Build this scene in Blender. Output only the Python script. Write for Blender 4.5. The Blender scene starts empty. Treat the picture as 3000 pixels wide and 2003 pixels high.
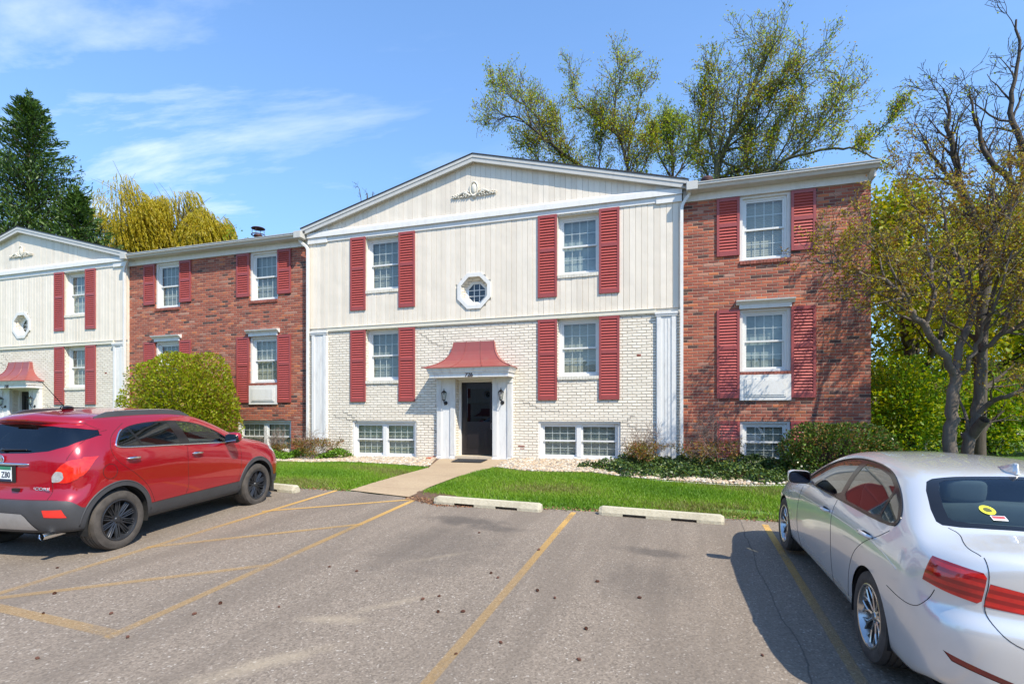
import bpy, bmesh, math, random
import numpy as np
from mathutils import Vector, Matrix
from mathutils.bvhtree import BVHTree
R = math.radians
SC = bpy.context.scene
COL = SC.collection
random.seed(7)

# ---------------------------------------------------------------- camera
YAW = 17.6
cam = bpy.data.cameras.new('camera'); cam_o = bpy.data.objects.new('camera', cam); COL.objects.link(cam_o)
cam_o.location = (0, 0, 1.5); cam_o.rotation_euler = (R(90), 0, R(YAW))
cam.sensor_width = 36; cam.lens = 1560/3000*36; cam.shift_y = (1218-1001.5)/3000
cam.clip_start = 0.05; cam.clip_end = 2000
SC.camera = cam_o

# ---------------------------------------------------------------- world, sun, exposure
SUN = Vector((0.74, -0.50, 1.0)).normalized()
sun_el = math.asin(SUN.z); sun_az = math.atan2(SUN.x, SUN.y)
w = bpy.data.worlds.new('World'); SC.world = w; w.use_nodes = True
nt = w.node_tree; nt.nodes.clear()
def N(tree, typ, **kw):
    n = tree.nodes.new(typ)
    for k, v in kw.items(): setattr(n, k, v)
    return n
def L(tree, a, b): tree.links.new(a, b)
sky = N(nt, 'ShaderNodeTexSky', sky_type='NISHITA'); sky.sun_disc = False
sky.sun_elevation = sun_el; sky.sun_rotation = sun_az; sky.altitude = 200; sky.air_density = 1.0; sky.dust_density = 0.4; sky.ozone_density = 1.6
bg = N(nt, 'ShaderNodeBackground'); bg.inputs[1].default_value = 0.14
out = N(nt, 'ShaderNodeOutputWorld')
tc = N(nt, 'ShaderNodeTexCoord')
# thin cirrus: streaky noise on the cloud plane (direction / height)
sx = N(nt, 'ShaderNodeSeparateXYZ'); L(nt, tc.outputs['Generated'], sx.inputs[0])
def M(tree, op, a, b=None, c=None, clamp=False):
    n = tree.nodes.new('ShaderNodeMath'); n.operation = op; n.use_clamp = clamp
    for i, v in enumerate((a, b, c)):
        if v is None: continue
        if isinstance(v, (int, float)): n.inputs[i].default_value = v
        else: tree.links.new(v, n.inputs[i])
    return n.outputs[0]
def mix(tree, fac, a, b, typ='MIX'):
    n = tree.nodes.new('ShaderNodeMix'); n.data_type = 'RGBA'; n.blend_type = typ
    for i, v in ((0, fac), (6, a), (7, b)):
        if isinstance(v, (int, float)): n.inputs[i].default_value = v
        elif isinstance(v, tuple): n.inputs[i].default_value = v if len(v) == 4 else v+(1,)
        else: tree.links.new(v, n.inputs[i])
    return n.outputs[2]
def ramp(tree, fac, stops, interp='LINEAR'):
    n = tree.nodes.new('ShaderNodeValToRGB'); n.color_ramp.interpolation = interp
    el = n.color_ramp.elements
    while len(el) > 1: el.remove(el[-1])
    el[0].position = stops[0][0]; c = stops[0][1]; el[0].color = c if len(c) == 4 else c+(1,)
    for p, c in stops[1:]:
        e = el.new(p); e.color = c if len(c) == 4 else c+(1,)
    tree.links.new(fac, n.inputs[0]); return n.outputs[0]
zz = M(nt, 'MAXIMUM', sx.outputs[2], 0.06)
cx = M(nt, 'DIVIDE', sx.outputs[0], zz); cy = M(nt, 'DIVIDE', sx.outputs[1], zz)
cb = N(nt, 'ShaderNodeCombineXYZ'); L(nt, cx, cb.inputs[0]); L(nt, cy, cb.inputs[1])
mp = N(nt, 'ShaderNodeMapping'); mp.inputs['Rotation'].default_value = (0, 0, R(-25)); mp.inputs['Scale'].default_value = (0.6, 1.6, 1)
L(nt, cb.outputs[0], mp.inputs[0])
nz = N(nt, 'ShaderNodeTexNoise'); nz.inputs['Scale'].default_value = 1.1; nz.inputs['Detail'].default_value = 9; nz.inputs['Roughness'].default_value = 0.60; nz.inputs['Distortion'].default_value = 0.25
L(nt, mp.outputs[0], nz.inputs[0])
nz2 = N(nt, 'ShaderNodeTexNoise'); nz2.inputs['Scale'].default_value = 0.35; nz2.inputs['Detail'].default_value = 3
L(nt, cb.outputs[0], nz2.inputs[0])
# more cloud low in the north-west, where the camera looks left
wd = Vector((-0.66, 0.68, 0.22)).normalized()
dt = N(nt, 'ShaderNodeVectorMath', operation='DOT_PRODUCT'); L(nt, tc.outputs['Generated'], dt.inputs[0]); dt.inputs[1].default_value = wd
reg = M(nt, 'SMOOTHSTEP', dt.outputs['Value'], 0.80, 0.985) if False else ramp(nt, dt.outputs['Value'], [(0.82, (0.0,)*3), (0.98, (1,)*3)])
st = ramp(nt, nz.outputs[0], [(0.49, (0,)*3), (0.69, (1,)*3)])
st2 = ramp(nt, nz2.outputs[0], [(0.38, (0.15,)*3), (0.62, (1,)*3)])
cl = M(nt, 'MULTIPLY', M(nt, 'MULTIPLY', st, st2), M(nt, 'ADD', M(nt, 'MULTIPLY', reg, 1.0), 0.05), clamp=True)
tint = mix(nt, 1.0, sky.outputs[0], (1.02, 1.34, 1.62), 'MULTIPLY')
# pale veil low over the horizon
veil = ramp(nt, sx.outputs[2], [(0.0, (0.75,)*3), (0.22, (0.50,)*3), (0.45, (0.25,)*3), (0.75, (0.12,)*3)])
c1 = mix(nt, veil, tint, (2.0, 3.45, 6.0))
c2 = mix(nt, cl, c1, (5.9, 6.5, 7.3))
L(nt, c2, bg.inputs[0]); L(nt, bg.outputs[0], out.inputs[0])
sl = bpy.data.lights.new('sun', 'SUN'); sl.energy = 5.0; sl.angle = R(0.55); sl.color = (1.0, 0.915, 0.77)
so = bpy.data.objects.new('sun', sl); COL.objects.link(so); so.rotation_euler = (-SUN).to_track_quat('-Z', 'Y').to_euler(); so.location = (20, -20, 30)
vs = SC.view_settings; vs.view_transform = 'Standard'; vs.look = 'None'; vs.exposure = 0.50; vs.gamma = 1; vs.use_curve_mapping = False
SC.cycles.use_denoising = True
SC.cycles.max_bounces = 8; SC.cycles.transparent_max_bounces = 24

# ---------------------------------------------------------------- mesh helpers
class MB:
    def __init__(s): s.v = []; s.f = []
    def add(s, vs, fs):
        o = len(s.v); s.v += [tuple(p) for p in vs]; s.f += [tuple(i+o for i in f) for f in fs]; return s
    def box(s, x0, x1, y0, y1, z0, z1):
        return s.add([(x0,y0,z0),(x1,y0,z0),(x1,y1,z0),(x0,y1,z0),(x0,y0,z1),(x1,y0,z1),(x1,y1,z1),(x0,y1,z1)],
                     [(0,3,2,1),(4,5,6,7),(0,1,5,4),(1,2,6,5),(2,3,7,6),(3,0,4,7)])
    def hexa(s, bot, top):
        n = len(bot); vs = list(bot)+list(top)
        return s.add(vs, [tuple(range(n))[::-1], tuple(range(n, 2*n))]+[(i,(i+1)%n,(i+1)%n+n,i+n) for i in range(n)])
    def prism_y(s, pts, y0, y1):     # pts (x,z) outline, extruded along y
        return s.hexa([(x,y1,z) for x,z in pts], [(x,y0,z) for x,z in pts])
    def prism_x(s, pts, x0, x1):
        return s.hexa([(x0,y,z) for y,z in pts], [(x1,y,z) for y,z in pts])
    def prism_z(s, pts, z0, z1):
        return s.hexa([(x,y,z0) for x,y in pts], [(x,y,z1) for x,y in pts])
    def tube(s, pts, rad, n=8, cap=True):
        pts = [Vector(p) for p in pts]; rr = rad if isinstance(rad, (list, tuple)) else [rad]*len(pts)
        o = len(s.v); up = None
        for i, p in enumerate(pts):
            d = (pts[min(i+1, len(pts)-1)]-pts[max(i-1, 0)])
            if d.length < 1e-9: d = Vector((0,0,1))
            d.normalize()
            if up is None: up = d.orthogonal().normalized()
            up = (up-d*up.dot(d))
            up = up.normalized() if up.length > 1e-6 else d.orthogonal().normalized()
            b = d.cross(up)
            for k in range(n):
                a = 2*math.pi*k/n; s.v.append(tuple(p+(up*math.cos(a)+b*math.sin(a))*rr[i]))
        for i in range(len(pts)-1):
            for k in range(n):
                a = o+i*n+k; b2 = o+i*n+(k+1)%n; s.f.append((a, b2, b2+n, a+n))
        if cap:
            s.f.append(tuple(o+k for k in range(n))[::-1]); s.f.append(tuple(o+(len(pts)-1)*n+k for k in range(n)))
        return s
    def lathe(s, prof, c=(0,0,0), n=24, axis='z'):   # prof (r, h)
        o = len(s.v)
        for r, h in prof:
            for k in range(n):
                a = 2*math.pi*k/n; u, v = r*math.cos(a), r*math.sin(a)
                p = {'z': (u, v, h), 'x': (h, u, v), 'y': (v, h, u)}[axis]
                s.v.append((p[0]+c[0], p[1]+c[1], p[2]+c[2]))
        for i in range(len(prof)-1):
            for k in range(n):
                a = o+i*n+k; b = o+i*n+(k+1)%n; s.f.append((a, b, b+n, a+n))
        return s
def setp(o, label=None, cat=None, group=None, kind=None):
    for k, v in (('label', label), ('category', cat), ('group', group), ('kind', kind)):
        if v: o[k] = v
    return o
def mesh_from(name, v, f):
    me = bpy.data.meshes.new(name); me.from_pydata(v, [], f); me.update(); return me
def obj(name, mb, mat, parent=None, smooth=False, org=None, bev=0):
    v = mb.v
    if org is not None: v = [(a-org[0], b-org[1], c-org[2]) for a, b, c in v]
    me = mesh_from(name, v, mb.f)
    bm = bmesh.new(); bm.from_mesh(me)
    bmesh.ops.recalc_face_normals(bm, faces=bm.faces)
    if bev: bmesh.ops.bevel(bm, geom=[e for e in bm.edges if e.calc_face_angle(0) > 0.5], offset=bev, segments=2, affect='EDGES', clamp_overlap=True)
    bm.to_mesh(me); bm.free()
    if smooth:
        me.polygons.foreach_set('use_smooth', [True]*len(me.polygons))
        if smooth != 'all': me.set_sharp_from_angle(angle=R(35))
    o = bpy.data.objects.new(name, me); COL.objects.link(o)
    if mat: me.materials.append(mat)
    if parent: o.parent = parent
    return o
def np_obj(name, verts, faces_n, nper, mats, parent=None, matidx=None, smooth=False):
    """verts (n,3) array, faces (m,nper) int array"""
    me = bpy.data.meshes.new(name)
    nv, nf = len(verts), len(faces_n)
    me.vertices.add(nv); me.vertices.foreach_set('co', np.asarray(verts, np.float32).ravel())
    me.loops.add(nf*nper); me.loops.foreach_set('vertex_index', np.asarray(faces_n, np.int32).ravel())
    me.polygons.add(nf); me.polygons.foreach_set('loop_start', np.arange(0, nf*nper, nper, dtype=np.int32))
    try: me.polygons.foreach_set('loop_total', np.full(nf, nper, np.int32))
    except Exception: pass
    if matidx is not None: me.polygons.foreach_set('material_index', np.asarray(matidx, np.int32))
    if smooth: me.polygons.foreach_set('use_smooth', np.ones(nf, bool))
    me.update(calc_edges=True); me.validate()
    for m in (mats if isinstance(mats, list) else [mats]): me.materials.append(m)
    o = bpy.data.objects.new(name, me); COL.objects.link(o)
    if parent: o.parent = parent
    return o
def empty(name, loc, label, cat, group=None, rz=0):
    o = bpy.data.objects.new(name, None); COL.objects.link(o); o.location = loc; o.rotation_euler = (0,0,rz)
    o.empty_display_size = 0.2
    return setp(o, label, cat, group)
def copy_tree(o, parent=None):
    c = o.copy(); COL.objects.link(c)
    if parent: c.parent = parent
    for ch in list(o.children): copy_tree(ch, c)
    return c

# ---------------------------------------------------------------- materials
def mat(name):
    m = bpy.data.materials.new(name); m.use_nodes = True; t = m.node_tree
    return m, t, t.nodes['Principled BSDF']
def noise(t, scale, detail=3, rough=0.5, vec=None, dim=None):
    n = t.nodes.new('ShaderNodeTexNoise'); n.inputs['Scale'].default_value = scale; n.inputs['Detail'].default_value = detail; n.inputs['Roughness'].default_value = rough
    if vec is not None: t.links.new(vec, n.inputs[0])
    return n.outputs[0]
def objco(t):
    return t.nodes.new('ShaderNodeTexCoord').outputs['Object']
def bump(t, b, h, strength=0.3, dist=0.01):
    n = t.nodes.new('ShaderNodeBump'); n.inputs['Strength'].default_value = strength; n.inputs['Distance'].default_value = dist
    t.links.new(h, n.inputs['Height']); t.links.new(n.outputs[0], b.inputs['Normal']); return n
def simple(name, col, rough=0.5, metal=0.0, var=0.12, vs=6.0, bmp=0.0, bs=60, spec=0.5, coat=0.0):
    m, t, b = mat(name); co = objco(t)
    n = noise(t, vs, 5, 0.6, co)
    lo = tuple(c*(1-var) for c in col); hi = tuple(min(1, c*(1+var)) for c in col)
    L(t, ramp(t, n, [(0.3, lo), (0.7, hi)]), b.inputs['Base Color'])
    b.inputs['Roughness'].default_value = rough; b.inputs['Metallic'].default_value = metal; b.inputs['Specular IOR Level'].default_value = spec
    if coat: b.inputs['Coat Weight'].default_value = coat; b.inputs['Coat Roughness'].default_value = 0.03
    if bmp: bump(t, b, noise(t, bs, 3, 0.6, co), bmp, 0.01)
    return m
MT = {}
def brick_mat(name, red=True, BL=0.235, BH=0.0725):
    m, t, b = mat(name)
    co = t.nodes.new('ShaderNodeTexCoord').outputs['Object']
    wob = t.nodes.new('ShaderNodeTexNoise'); wob.inputs['Scale'].default_value = 7; wob.inputs['Detail'].default_value = 3
    L(t, co, wob.inputs[0])
    s = t.nodes.new('ShaderNodeSeparateXYZ'); L(t, co, s.inputs[0])
    ws = t.nodes.new('ShaderNodeSeparateXYZ'); L(t, wob.outputs[1], ws.inputs[0])
    amp = 0.016 if red else 0.022
    X = M(t, 'ADD', M(t, 'ADD', s.outputs[0], s.outputs[1]), M(t, 'MULTIPLY', M(t, 'SUBTRACT', ws.outputs[0], 0.5), amp))
    Z = M(t, 'ADD', s.outputs[2], M(t, 'MULTIPLY', M(t, 'SUBTRACT', ws.outputs[1], 0.5), amp*0.9))
    zr = M(t, 'DIVIDE', Z, BH); row = M(t, 'FLOOR', zr); fz = M(t, 'FRACT', zr)
    off = M(t, 'MULTIPLY', M(t, 'MODULO', M(t, 'ABSOLUTE', row), 2.0), 0.5)
    xr = M(t, 'ADD', M(t, 'DIVIDE', X, BL), off); colm = M(t, 'FLOOR', xr); fx = M(t, 'FRACT', xr)
    dz = M(t, 'MULTIPLY', M(t, 'MINIMUM', fz, M(t, 'SUBTRACT', 1.0, fz)), BH)
    dx = M(t, 'MULTIPLY', M(t, 'MINIMUM', fx, M(t, 'SUBTRACT', 1.0, fx)), BL)
    d = M(t, 'MINIMUM', dz, dx)
    cb = t.nodes.new('ShaderNodeCombineXYZ'); L(t, colm, cb.inputs[0]); L(t, row, cb.inputs[1])
    wn = t.nodes.new('ShaderNodeTexWhiteNoise'); wn.noise_dimensions = '2D'; L(t, cb.outputs[0], wn.inputs[0])
    fine = noise(t, 45, 4, 0.65, co); big = noise(t, 0.6, 3, 0.6, co)
    mort = t.nodes.new('ShaderNodeMapRange'); mort.interpolation_type = 'SMOOTHSTEP'
    mort.inputs['From Min'].default_value = 0.003; mort.inputs['From Max'].default_value = 0.0075; L(t, d, mort.inputs[0])
    if red:
        base = ramp(t, wn.outputs[0], [(0.0, (0.035,0.026,0.026)), (0.055, (0.05,0.03,0.028)), (0.06, (0.15,0.045,0.034)), (0.25, (0.27,0.066,0.040)), (0.5, (0.36,0.092,0.050)), (0.78, (0.43,0.120,0.064)), (0.88, (0.56,0.17,0.06)), (0.92, (0.44,0.23,0.165)), (1.0, (0.28,0.09,0.06))], 'LINEAR')
        base = mix(t, M(t, 'MULTIPLY', M(t, 'SUBTRACT', fine, 0.35), 0.9, clamp=True), base, (0.20,0.08,0.055))
        base = mix(t, ramp(t, big, [(0.35, (0.0,)*3), (0.7, (0.30,)*3)]), base, (0.20,0.055,0.038))
        mc = (0.36,0.27,0.20)
        L(t, mix(t, mort.outputs[0], mc, base), b.inputs['Base Color'])
        st, dd = 0.8, 0.012
    else:
        base = ramp(t, wn.outputs[0], [(0, (0.74,0.665,0.55)), (1, (0.82,0.75,0.63))])
        drt = ramp(t, noise(t, 2.2, 6, 0.7, co), [(0.45, (0,)*3), (0.8, (0.28,)*3)])
        base = mix(t, drt, base, (0.52,0.46,0.36))
        L(t, mix(t, M(t, 'ADD', M(t, 'MULTIPLY', mort.outputs[0], 0.6), 0.4), (0.60,0.53,0.42), base), b.inputs['Base Color'])
        st, dd = 1.0, 0.022
    b.inputs['Roughness'].default_value = 0.85 if red else 0.6
    hh = t.nodes.new('ShaderNodeMapRange'); hh.inputs['From Min'].default_value = 0.001; hh.inputs['From Max'].default_value = 0.013; hh.interpolation_type = 'SMOOTHSTEP'; L(t, d, hh.inputs[0])
    H = M(t, 'ADD', M(t, 'ADD', hh.outputs[0], M(t, 'MULTIPLY', fine, 0.22)), M(t, 'MULTIPLY', wn.outputs[0], 0.35))
    bump(t, b, H, st, dd)
    return m
MT['brick'] = brick_mat('red_brick', True)
MT['wbrick'] = brick_mat('painted_brick', False)
def siding_mat():
    m, t, b = mat('cream_siding'); g = t.nodes.new('ShaderNodeNewGeometry'); co = objco(t)
    c = ramp(t, g.outputs['Random Per Island'], [(0, (0.68,0.60,0.49)), (0.5, (0.73,0.65,0.535)), (1, (0.77,0.69,0.575))])
    mp = t.nodes.new('ShaderNodeMapping'); mp.inputs['Scale'].default_value = (1.4, 1, 0.25); L(t, co, mp.inputs[0])
    st = ramp(t, noise(t, 3, 6, 0.7, mp.outputs[0]), [(0.45, (0,)*3), (0.85, (0.30,)*3)])
    L(t, mix(t, st, c, (0.48,0.44,0.36)), b.inputs['Base Color']); b.inputs['Roughness'].default_value = 0.42
    bump(t, b, noise(t, 1.6, 2, 0.5, co), 0.5, 0.05); return m
MT['siding'] = siding_mat()
def stained(name, col, st, amount, rough=0.45):
    m, t, b = mat(name); co = objco(t)
    mp = t.nodes.new('ShaderNodeMapping'); mp.inputs['Scale'].default_value = (2.5, 2.5, 0.6); L(t, co, mp.inputs[0])
    f = ramp(t, noise(t, 3.5, 7, 0.72, mp.outputs[0]), [(0.48, (0,)*3), (0.85, (amount,)*3)])
    L(t, mix(t, f, col, st), b.inputs['Base Color']); b.inputs['Roughness'].default_value = rough
    bump(t, b, noise(t, 9, 3, 0.6, co), 0.15, 0.01); return m
MT['white'] = stained('white_paint', (0.70,0.685,0.65), (0.42,0.38,0.31), 0.45)
MT['whitewood'] = stained('white_painted_wood', (0.70,0.69,0.66), (0.36,0.34,0.32), 0.6, 0.55)
MT['vinyl'] = simple('white_vinyl', (0.68,0.68,0.66), 0.35, var=0.03)
MT['gutter'] = stained('gutter_metal', (0.50,0.49,0.455), (0.33,0.31,0.27), 0.6, 0.4)
MT['shutter'] = stained('red_shutter_paint', (0.41,0.080,0.066), (0.31,0.064,0.054), 0.5, 0.42)
MT['shutter_frame'] = stained('red_shutter_stile', (0.30,0.060,0.054), (0.23,0.048,0.045), 0.5, 0.42)
MT['copper'] = stained('red_sheet_metal', (0.27,0.072,0.062), (0.25,0.11,0.09), 0.7, 0.33)
MT['shingle'] = simple('dark_shingle', (0.035,0.036,0.04), 0.9, bmp=0.6, bs=30)
MT['black'] = simple('black_metal', (0.012,0.012,0.013), 0.35)
MT['door'] = simple('black_door', (0.016,0.013,0.014), 0.28, vs=3)
MT['concrete'] = stained('concrete', (0.50,0.42,0.31), (0.32,0.25,0.17), 0.8, 0.85)
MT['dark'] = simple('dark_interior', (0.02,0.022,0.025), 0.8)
MT['numeral'] = simple('house_numeral', (0.05,0.03,0.025), 0.5)
MT['brownmetal'] = simple('brown_flue', (0.10,0.045,0.035), 0.5, 0.4)
def blind_mat(name, col):
    m, t, b = mat(name); co = objco(t); s = t.nodes.new('ShaderNodeSeparateXYZ'); L(t, co, s.inputs[0])
    f = M(t, 'FRACT', M(t, 'DIVIDE', s.outputs[2], 0.05))
    L(t, mix(t, ramp(t, f, [(0.0, (0.35,)*3), (0.25, (0,)*3), (0.8, (0,)*3), (1.0, (0.35,)*3)]), col, tuple(c*0.75 for c in col)), b.inputs['Base Color'])
    b.inputs['Roughness'].default_value = 0.6
    bump(t, b, M(t, 'ABSOLUTE', M(t, 'SUBTRACT', f, 0.5)), 0.6, 0.02); return m
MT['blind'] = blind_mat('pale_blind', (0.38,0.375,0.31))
MT['blind_dk'] = blind_mat('dark_blind', (0.27,0.29,0.26))  # the same slatted blind in a darker, greener tone
MT['curtain'] = simple('curtain', (0.30,0.35,0.35), 0.8, var=0.3, vs=2.5)
def glass_mat(name, tint=(0.55,0.60,0.60), fr=1.55, extra=0.05, rough=0.0, wob=0.0):
    m = bpy.data.materials.new(name); m.use_nodes = True; t = m.node_tree; t.nodes.clear()
    o = t.nodes.new('ShaderNodeOutputMaterial'); tr = t.nodes.new('ShaderNodeBsdfTransparent'); tr.inputs[0].default_value = tint+(1,)
    gl = t.nodes.new('ShaderNodeBsdfGlossy'); gl.inputs['Roughness'].default_value = rough; gl.inputs[0].default_value = (0.95,0.97,1,1)
    g = t.nodes.new('ShaderNodeNewGeometry'); dp = t.nodes.new('ShaderNodeVectorMath'); dp.operation = 'DOT_PRODUCT'; L(t, g.outputs['Incoming'], dp.inputs[0]); L(t, g.outputs['Normal'], dp.inputs[1])
    f0 = ((fr-1)/(fr+1))**2; sch = M(t, 'ADD', M(t, 'MULTIPLY', M(t, 'POWER', M(t, 'SUBTRACT', 1.0, M(t, 'ABSOLUTE', dp.outputs['Value']), clamp=True), 5.0), 1-f0), f0)
    co = objco(t)
    if wob:
        bp = t.nodes.new('ShaderNodeBump'); bp.inputs['Strength'].default_value = wob; bp.inputs['Distance'].default_value = 0.02
        L(t, noise(t, 1.8, 2, 0.5, co), bp.inputs['Height']); L(t, bp.outputs[0], gl.inputs['Normal'])
    mx = t.nodes.new('ShaderNodeMixShader'); L(t, M(t, 'ADD', sch, extra, clamp=True), mx.inputs[0])
    L(t, tr.outputs[0], mx.inputs[1]); L(t, gl.outputs[0], mx.inputs[2]); L(t, mx.outputs[0], o.inputs[0]); return m
MT['glass'] = glass_mat('window_glass', (0.84,0.88,0.86), 1.5, 0.035, wob=0.10)
MT['clear'] = glass_mat('lamp_glass', (0.85,0.88,0.86), 1.45, 0.05)

# ---------------------------------------------------------------- terrain height
EDGE = [(-30,8.4),(-12,8.4),(-7.33,8.38),(-5.91,8.56),(-4.45,8.37),(-3.84,8.08),(-3.4,8.15),(-2.12,8.45),(-1.28,8.56),(.88,8.84),(1.43,8.86),(4,8.95),(30,9.0)]   # where asphalt meets lawn
def edge_y(x):
    for (a, b), (c, d) in zip(EDGE, EDGE[1:]):
        if a <= x <= c: return b+(d-b)*(x-a)/(c-a)
    return 8.4
def lot2(x, y): return -.41-.0286*max(-14,min(14,x))+.04*max(-16,min(9.3,y))
def lot(x, y): return lot2(x, y)
def base_z(x): return .365+.013*max(-20, min(6, x))
def H(x, y):
    e = edge_y(x)
    if y <= e: return lot2(x, y)
    t = min(1, (y-e)/(13.6-e)); return lot2(x, e)*(1-t)+base_z(x)*t+0.02*min(1, (y-e)/0.4)
# ================================================================ the building
YF = 13.63        # front plane of the gabled sections
YB = 13.71        # front plane of the red brick sections
ZB = -0.2         # walls go down into the ground
SILL_M = simple('sill_brick_white', (0.66,0.62,0.53), 0.7, bmp=0.4, bs=14)

def holed(mb, x0, x1, z0, z1, holes, y, depth):
    """front sheet with rectangular openings and their reveals"""
    xs = sorted({x0, x1, *[h[0] for h in holes], *[h[1] for h in holes]}); zs = sorted({z0, z1, *[h[2] for h in holes], *[h[3] for h in holes]})
    xs = [x for x in xs if x0 <= x <= x1]; zs = [z for z in zs if z0 <= z <= z1]
    for i in range(len(xs)-1):
        for j in range(len(zs)-1):
            cx, cz = (xs[i]+xs[i+1])/2, (zs[j]+zs[j+1])/2
            if any(h[0] < cx < h[1] and h[2] < cz < h[3] for h in holes): continue
            mb.add([(xs[i],y,zs[j]),(xs[i+1],y,zs[j]),(xs[i+1],y,zs[j+1]),(xs[i],y,zs[j+1])], [(0,1,2,3)])
    for a, b, c, d in holes:
        q = y+depth
        mb.add([(a,y,c),(a,q,c),(a,q,d),(a,y,d)], [(0,1,2,3)]); mb.add([(b,y,c),(b,q,c),(b,q,d),(b,y,d)], [(3,2,1,0)])
        mb.add([(a,y,d),(b,y,d),(b,q,d),(a,q,d)], [(0,1,2,3)]); mb.add([(a,y,c),(b,y,c),(b,q,c),(a,q,c)], [(3,2,1,0)])

def sash(mb, x0, x1, z0, z1, y, w=0.042, t=0.03):
    mb.box(x0, x1, y, y+t, z0, z0+w); mb.box(x0, x1, y, y+t, z1-w, z1)
    mb.box(x0, x0+w, y, y+t, z0+w, z1-w); mb.box(x1-w, x1, y, y+t, z0+w, z1-w)
def grid(mb, x0, x1, z0, z1, y, nx, nz, w=0.014):
    for i in range(1, nx):
        x = x0+(x1-x0)*i/nx; mb.box(x-w/2, x+w/2, y, y+0.010, z0, z1)
    for j in range(1, nz):
        z = z0+(z1-z0)*j/nz; mb.box(x0, x1, y-0.001, y+0.009, z-w/2, z+w/2)
def window(root, org, x0, x1, z0, z1, y, blind='blind', double=False, drop=1.0, shade=None):
    """double hung window whose outer frame fills (x0..x1, z0..z1), face at y"""
    f = MB(); fw = 0.05
    f.box(x0, x1, y, y+0.09, z0, z0+fw+0.02); f.box(x0, x1, y, y+0.09, z1-fw, z1)
    f.box(x0, x0+fw, y, y+0.09, z0+fw+0.02, z1-fw); f.box(x1-fw, x1, y, y+0.09, z0+fw+0.02, z1-fw)
    units = [(x0+fw, x1-fw)]
    if double:
        xm = (x0+x1)/2; f.box(xm-0.06, xm+0.06, y-0.005, y+0.085, z0+fw+0.02, z1-fw)
        units = [(x0+fw, xm-0.06), (xm+0.06, x1-fw)]
    W = obj('window', f, MT['vinyl'], root, org=org)
    a, b = z0+fw+0.02, z1-fw; zm = (a+b)/2
    for u0, u1 in units:
        s = MB(); sash(s, u0, u1, zm-0.02, b, y+0.02); obj('upper_sash', s, MT['vinyl'], W, org=org)
        s = MB(); sash(s, u0, u1, a, zm+0.02, y+0.055); obj('lower_sash', s, MT['vinyl'], W, org=org)
        g = MB(); g.add([(u0+.04,y+.036,zm),(u1-.04,y+.036,zm),(u1-.04,y+.036,b-.03),(u0+.04,y+.036,b-.03)], [(0,1,2,3)])
        obj('pane', g, MT['glass'], W, org=org)
        g = MB(); g.add([(u0+.04,y+.070,a+.03),(u1-.04,y+.070,a+.03),(u1-.04,y+.070,zm),(u0+.04,y+.070,zm)], [(0,1,2,3)])
        obj('pane', g, MT['glass'], W, org=org)
        g = MB(); grid(g, u0+.042, u1-.042, zm+.022, b-.042, y+.042, 4, 2); grid(g, u0+.042, u1-.042, a+.042, zm-.022, y+.076, 4, 2)
        obj('muntin_grille', g, MT['vinyl'], W, org=org)
        zl = a+(b-a)*(1-drop)
        g = MB(); g.box(u0+0.01, u1-0.01, y+0.13, y+0.145, zl, b)
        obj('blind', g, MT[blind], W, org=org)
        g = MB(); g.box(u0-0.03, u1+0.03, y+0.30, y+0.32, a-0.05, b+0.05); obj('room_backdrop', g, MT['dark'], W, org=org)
    return W
def shutter(root, org, x0, x1, z0, z1, y, midf=0.57):
    t = 0.035; st = 0.06; f = MB(); zm = z0+(z1-z0)*midf
    f.box(x0, x0+st, y-t, y, z0, z1); f.box(x1-st, x1, y-t, y, z0, z1)
    f.box(x0+st, x1-st, y-t+.001, y, z0, z0+0.11); f.box(x0+st, x1-st, y-t+.001, y, z1-0.08, z1); f.box(x0+st, x1-st, y-t+.001, y, zm-0.045, zm+0.045)
    S = obj('shutter', f, MT['shutter_frame'], root, org=org, bev=0.003)
    s = MB()
    for a, b in ((z0+0.11, zm-0.045), (zm+0.045, z1-0.08)):
        n = max(3, round((b-a)/0.070)); p = (b-a)/n
        for k in range(n):
            z = a+p*k
            s.add([(x0+st,y-.034,z+.006),(x1-st,y-.034,z+.006),(x1-st,y-.006,z+p*.86),(x0+st,y-.006,z+p*.86),
                   (x0+st,y-.026,z),(x1-st,y-.026,z),(x1-st,y,z+p*.78),(x0+st,y,z+p*.78)], [(0,1,2,3),(7,6,5,4),(0,4,5,1),(3,2,6,7)])
    s.box(x0+st, x1-st, y-0.002, y, z0+0.11, z1-0.08)
    obj('louvers', s, MT['shutter'], S, org=org)
def brick_sill(root, org, x0, x1, z, y, m, proj=0.035, h=0.085):
    s = MB(); n = max(3, round((x1-x0)/0.075)); rnd = random.Random(int(x0*100))
    for i in range(n):
        a = x0+(x1-x0)*i/n; b = x0+(x1-x0)*(i+1)/n; j = rnd.uniform(-.004, .004)
        s.box(a+.004, b-.004, y-proj+j, y+0.10, z-h+j, z)
    s.box(x0+.003, x1-.003, y-proj+.010, y+.10, z-h+.006, z-.006)
    obj('window_sill', s, m, root, org=org)
SILL_R = simple('sill_brick_red', (0.27,0.085,0.06), 0.85, var=0.4, vs=8, bmp=0.4, bs=20)

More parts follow.
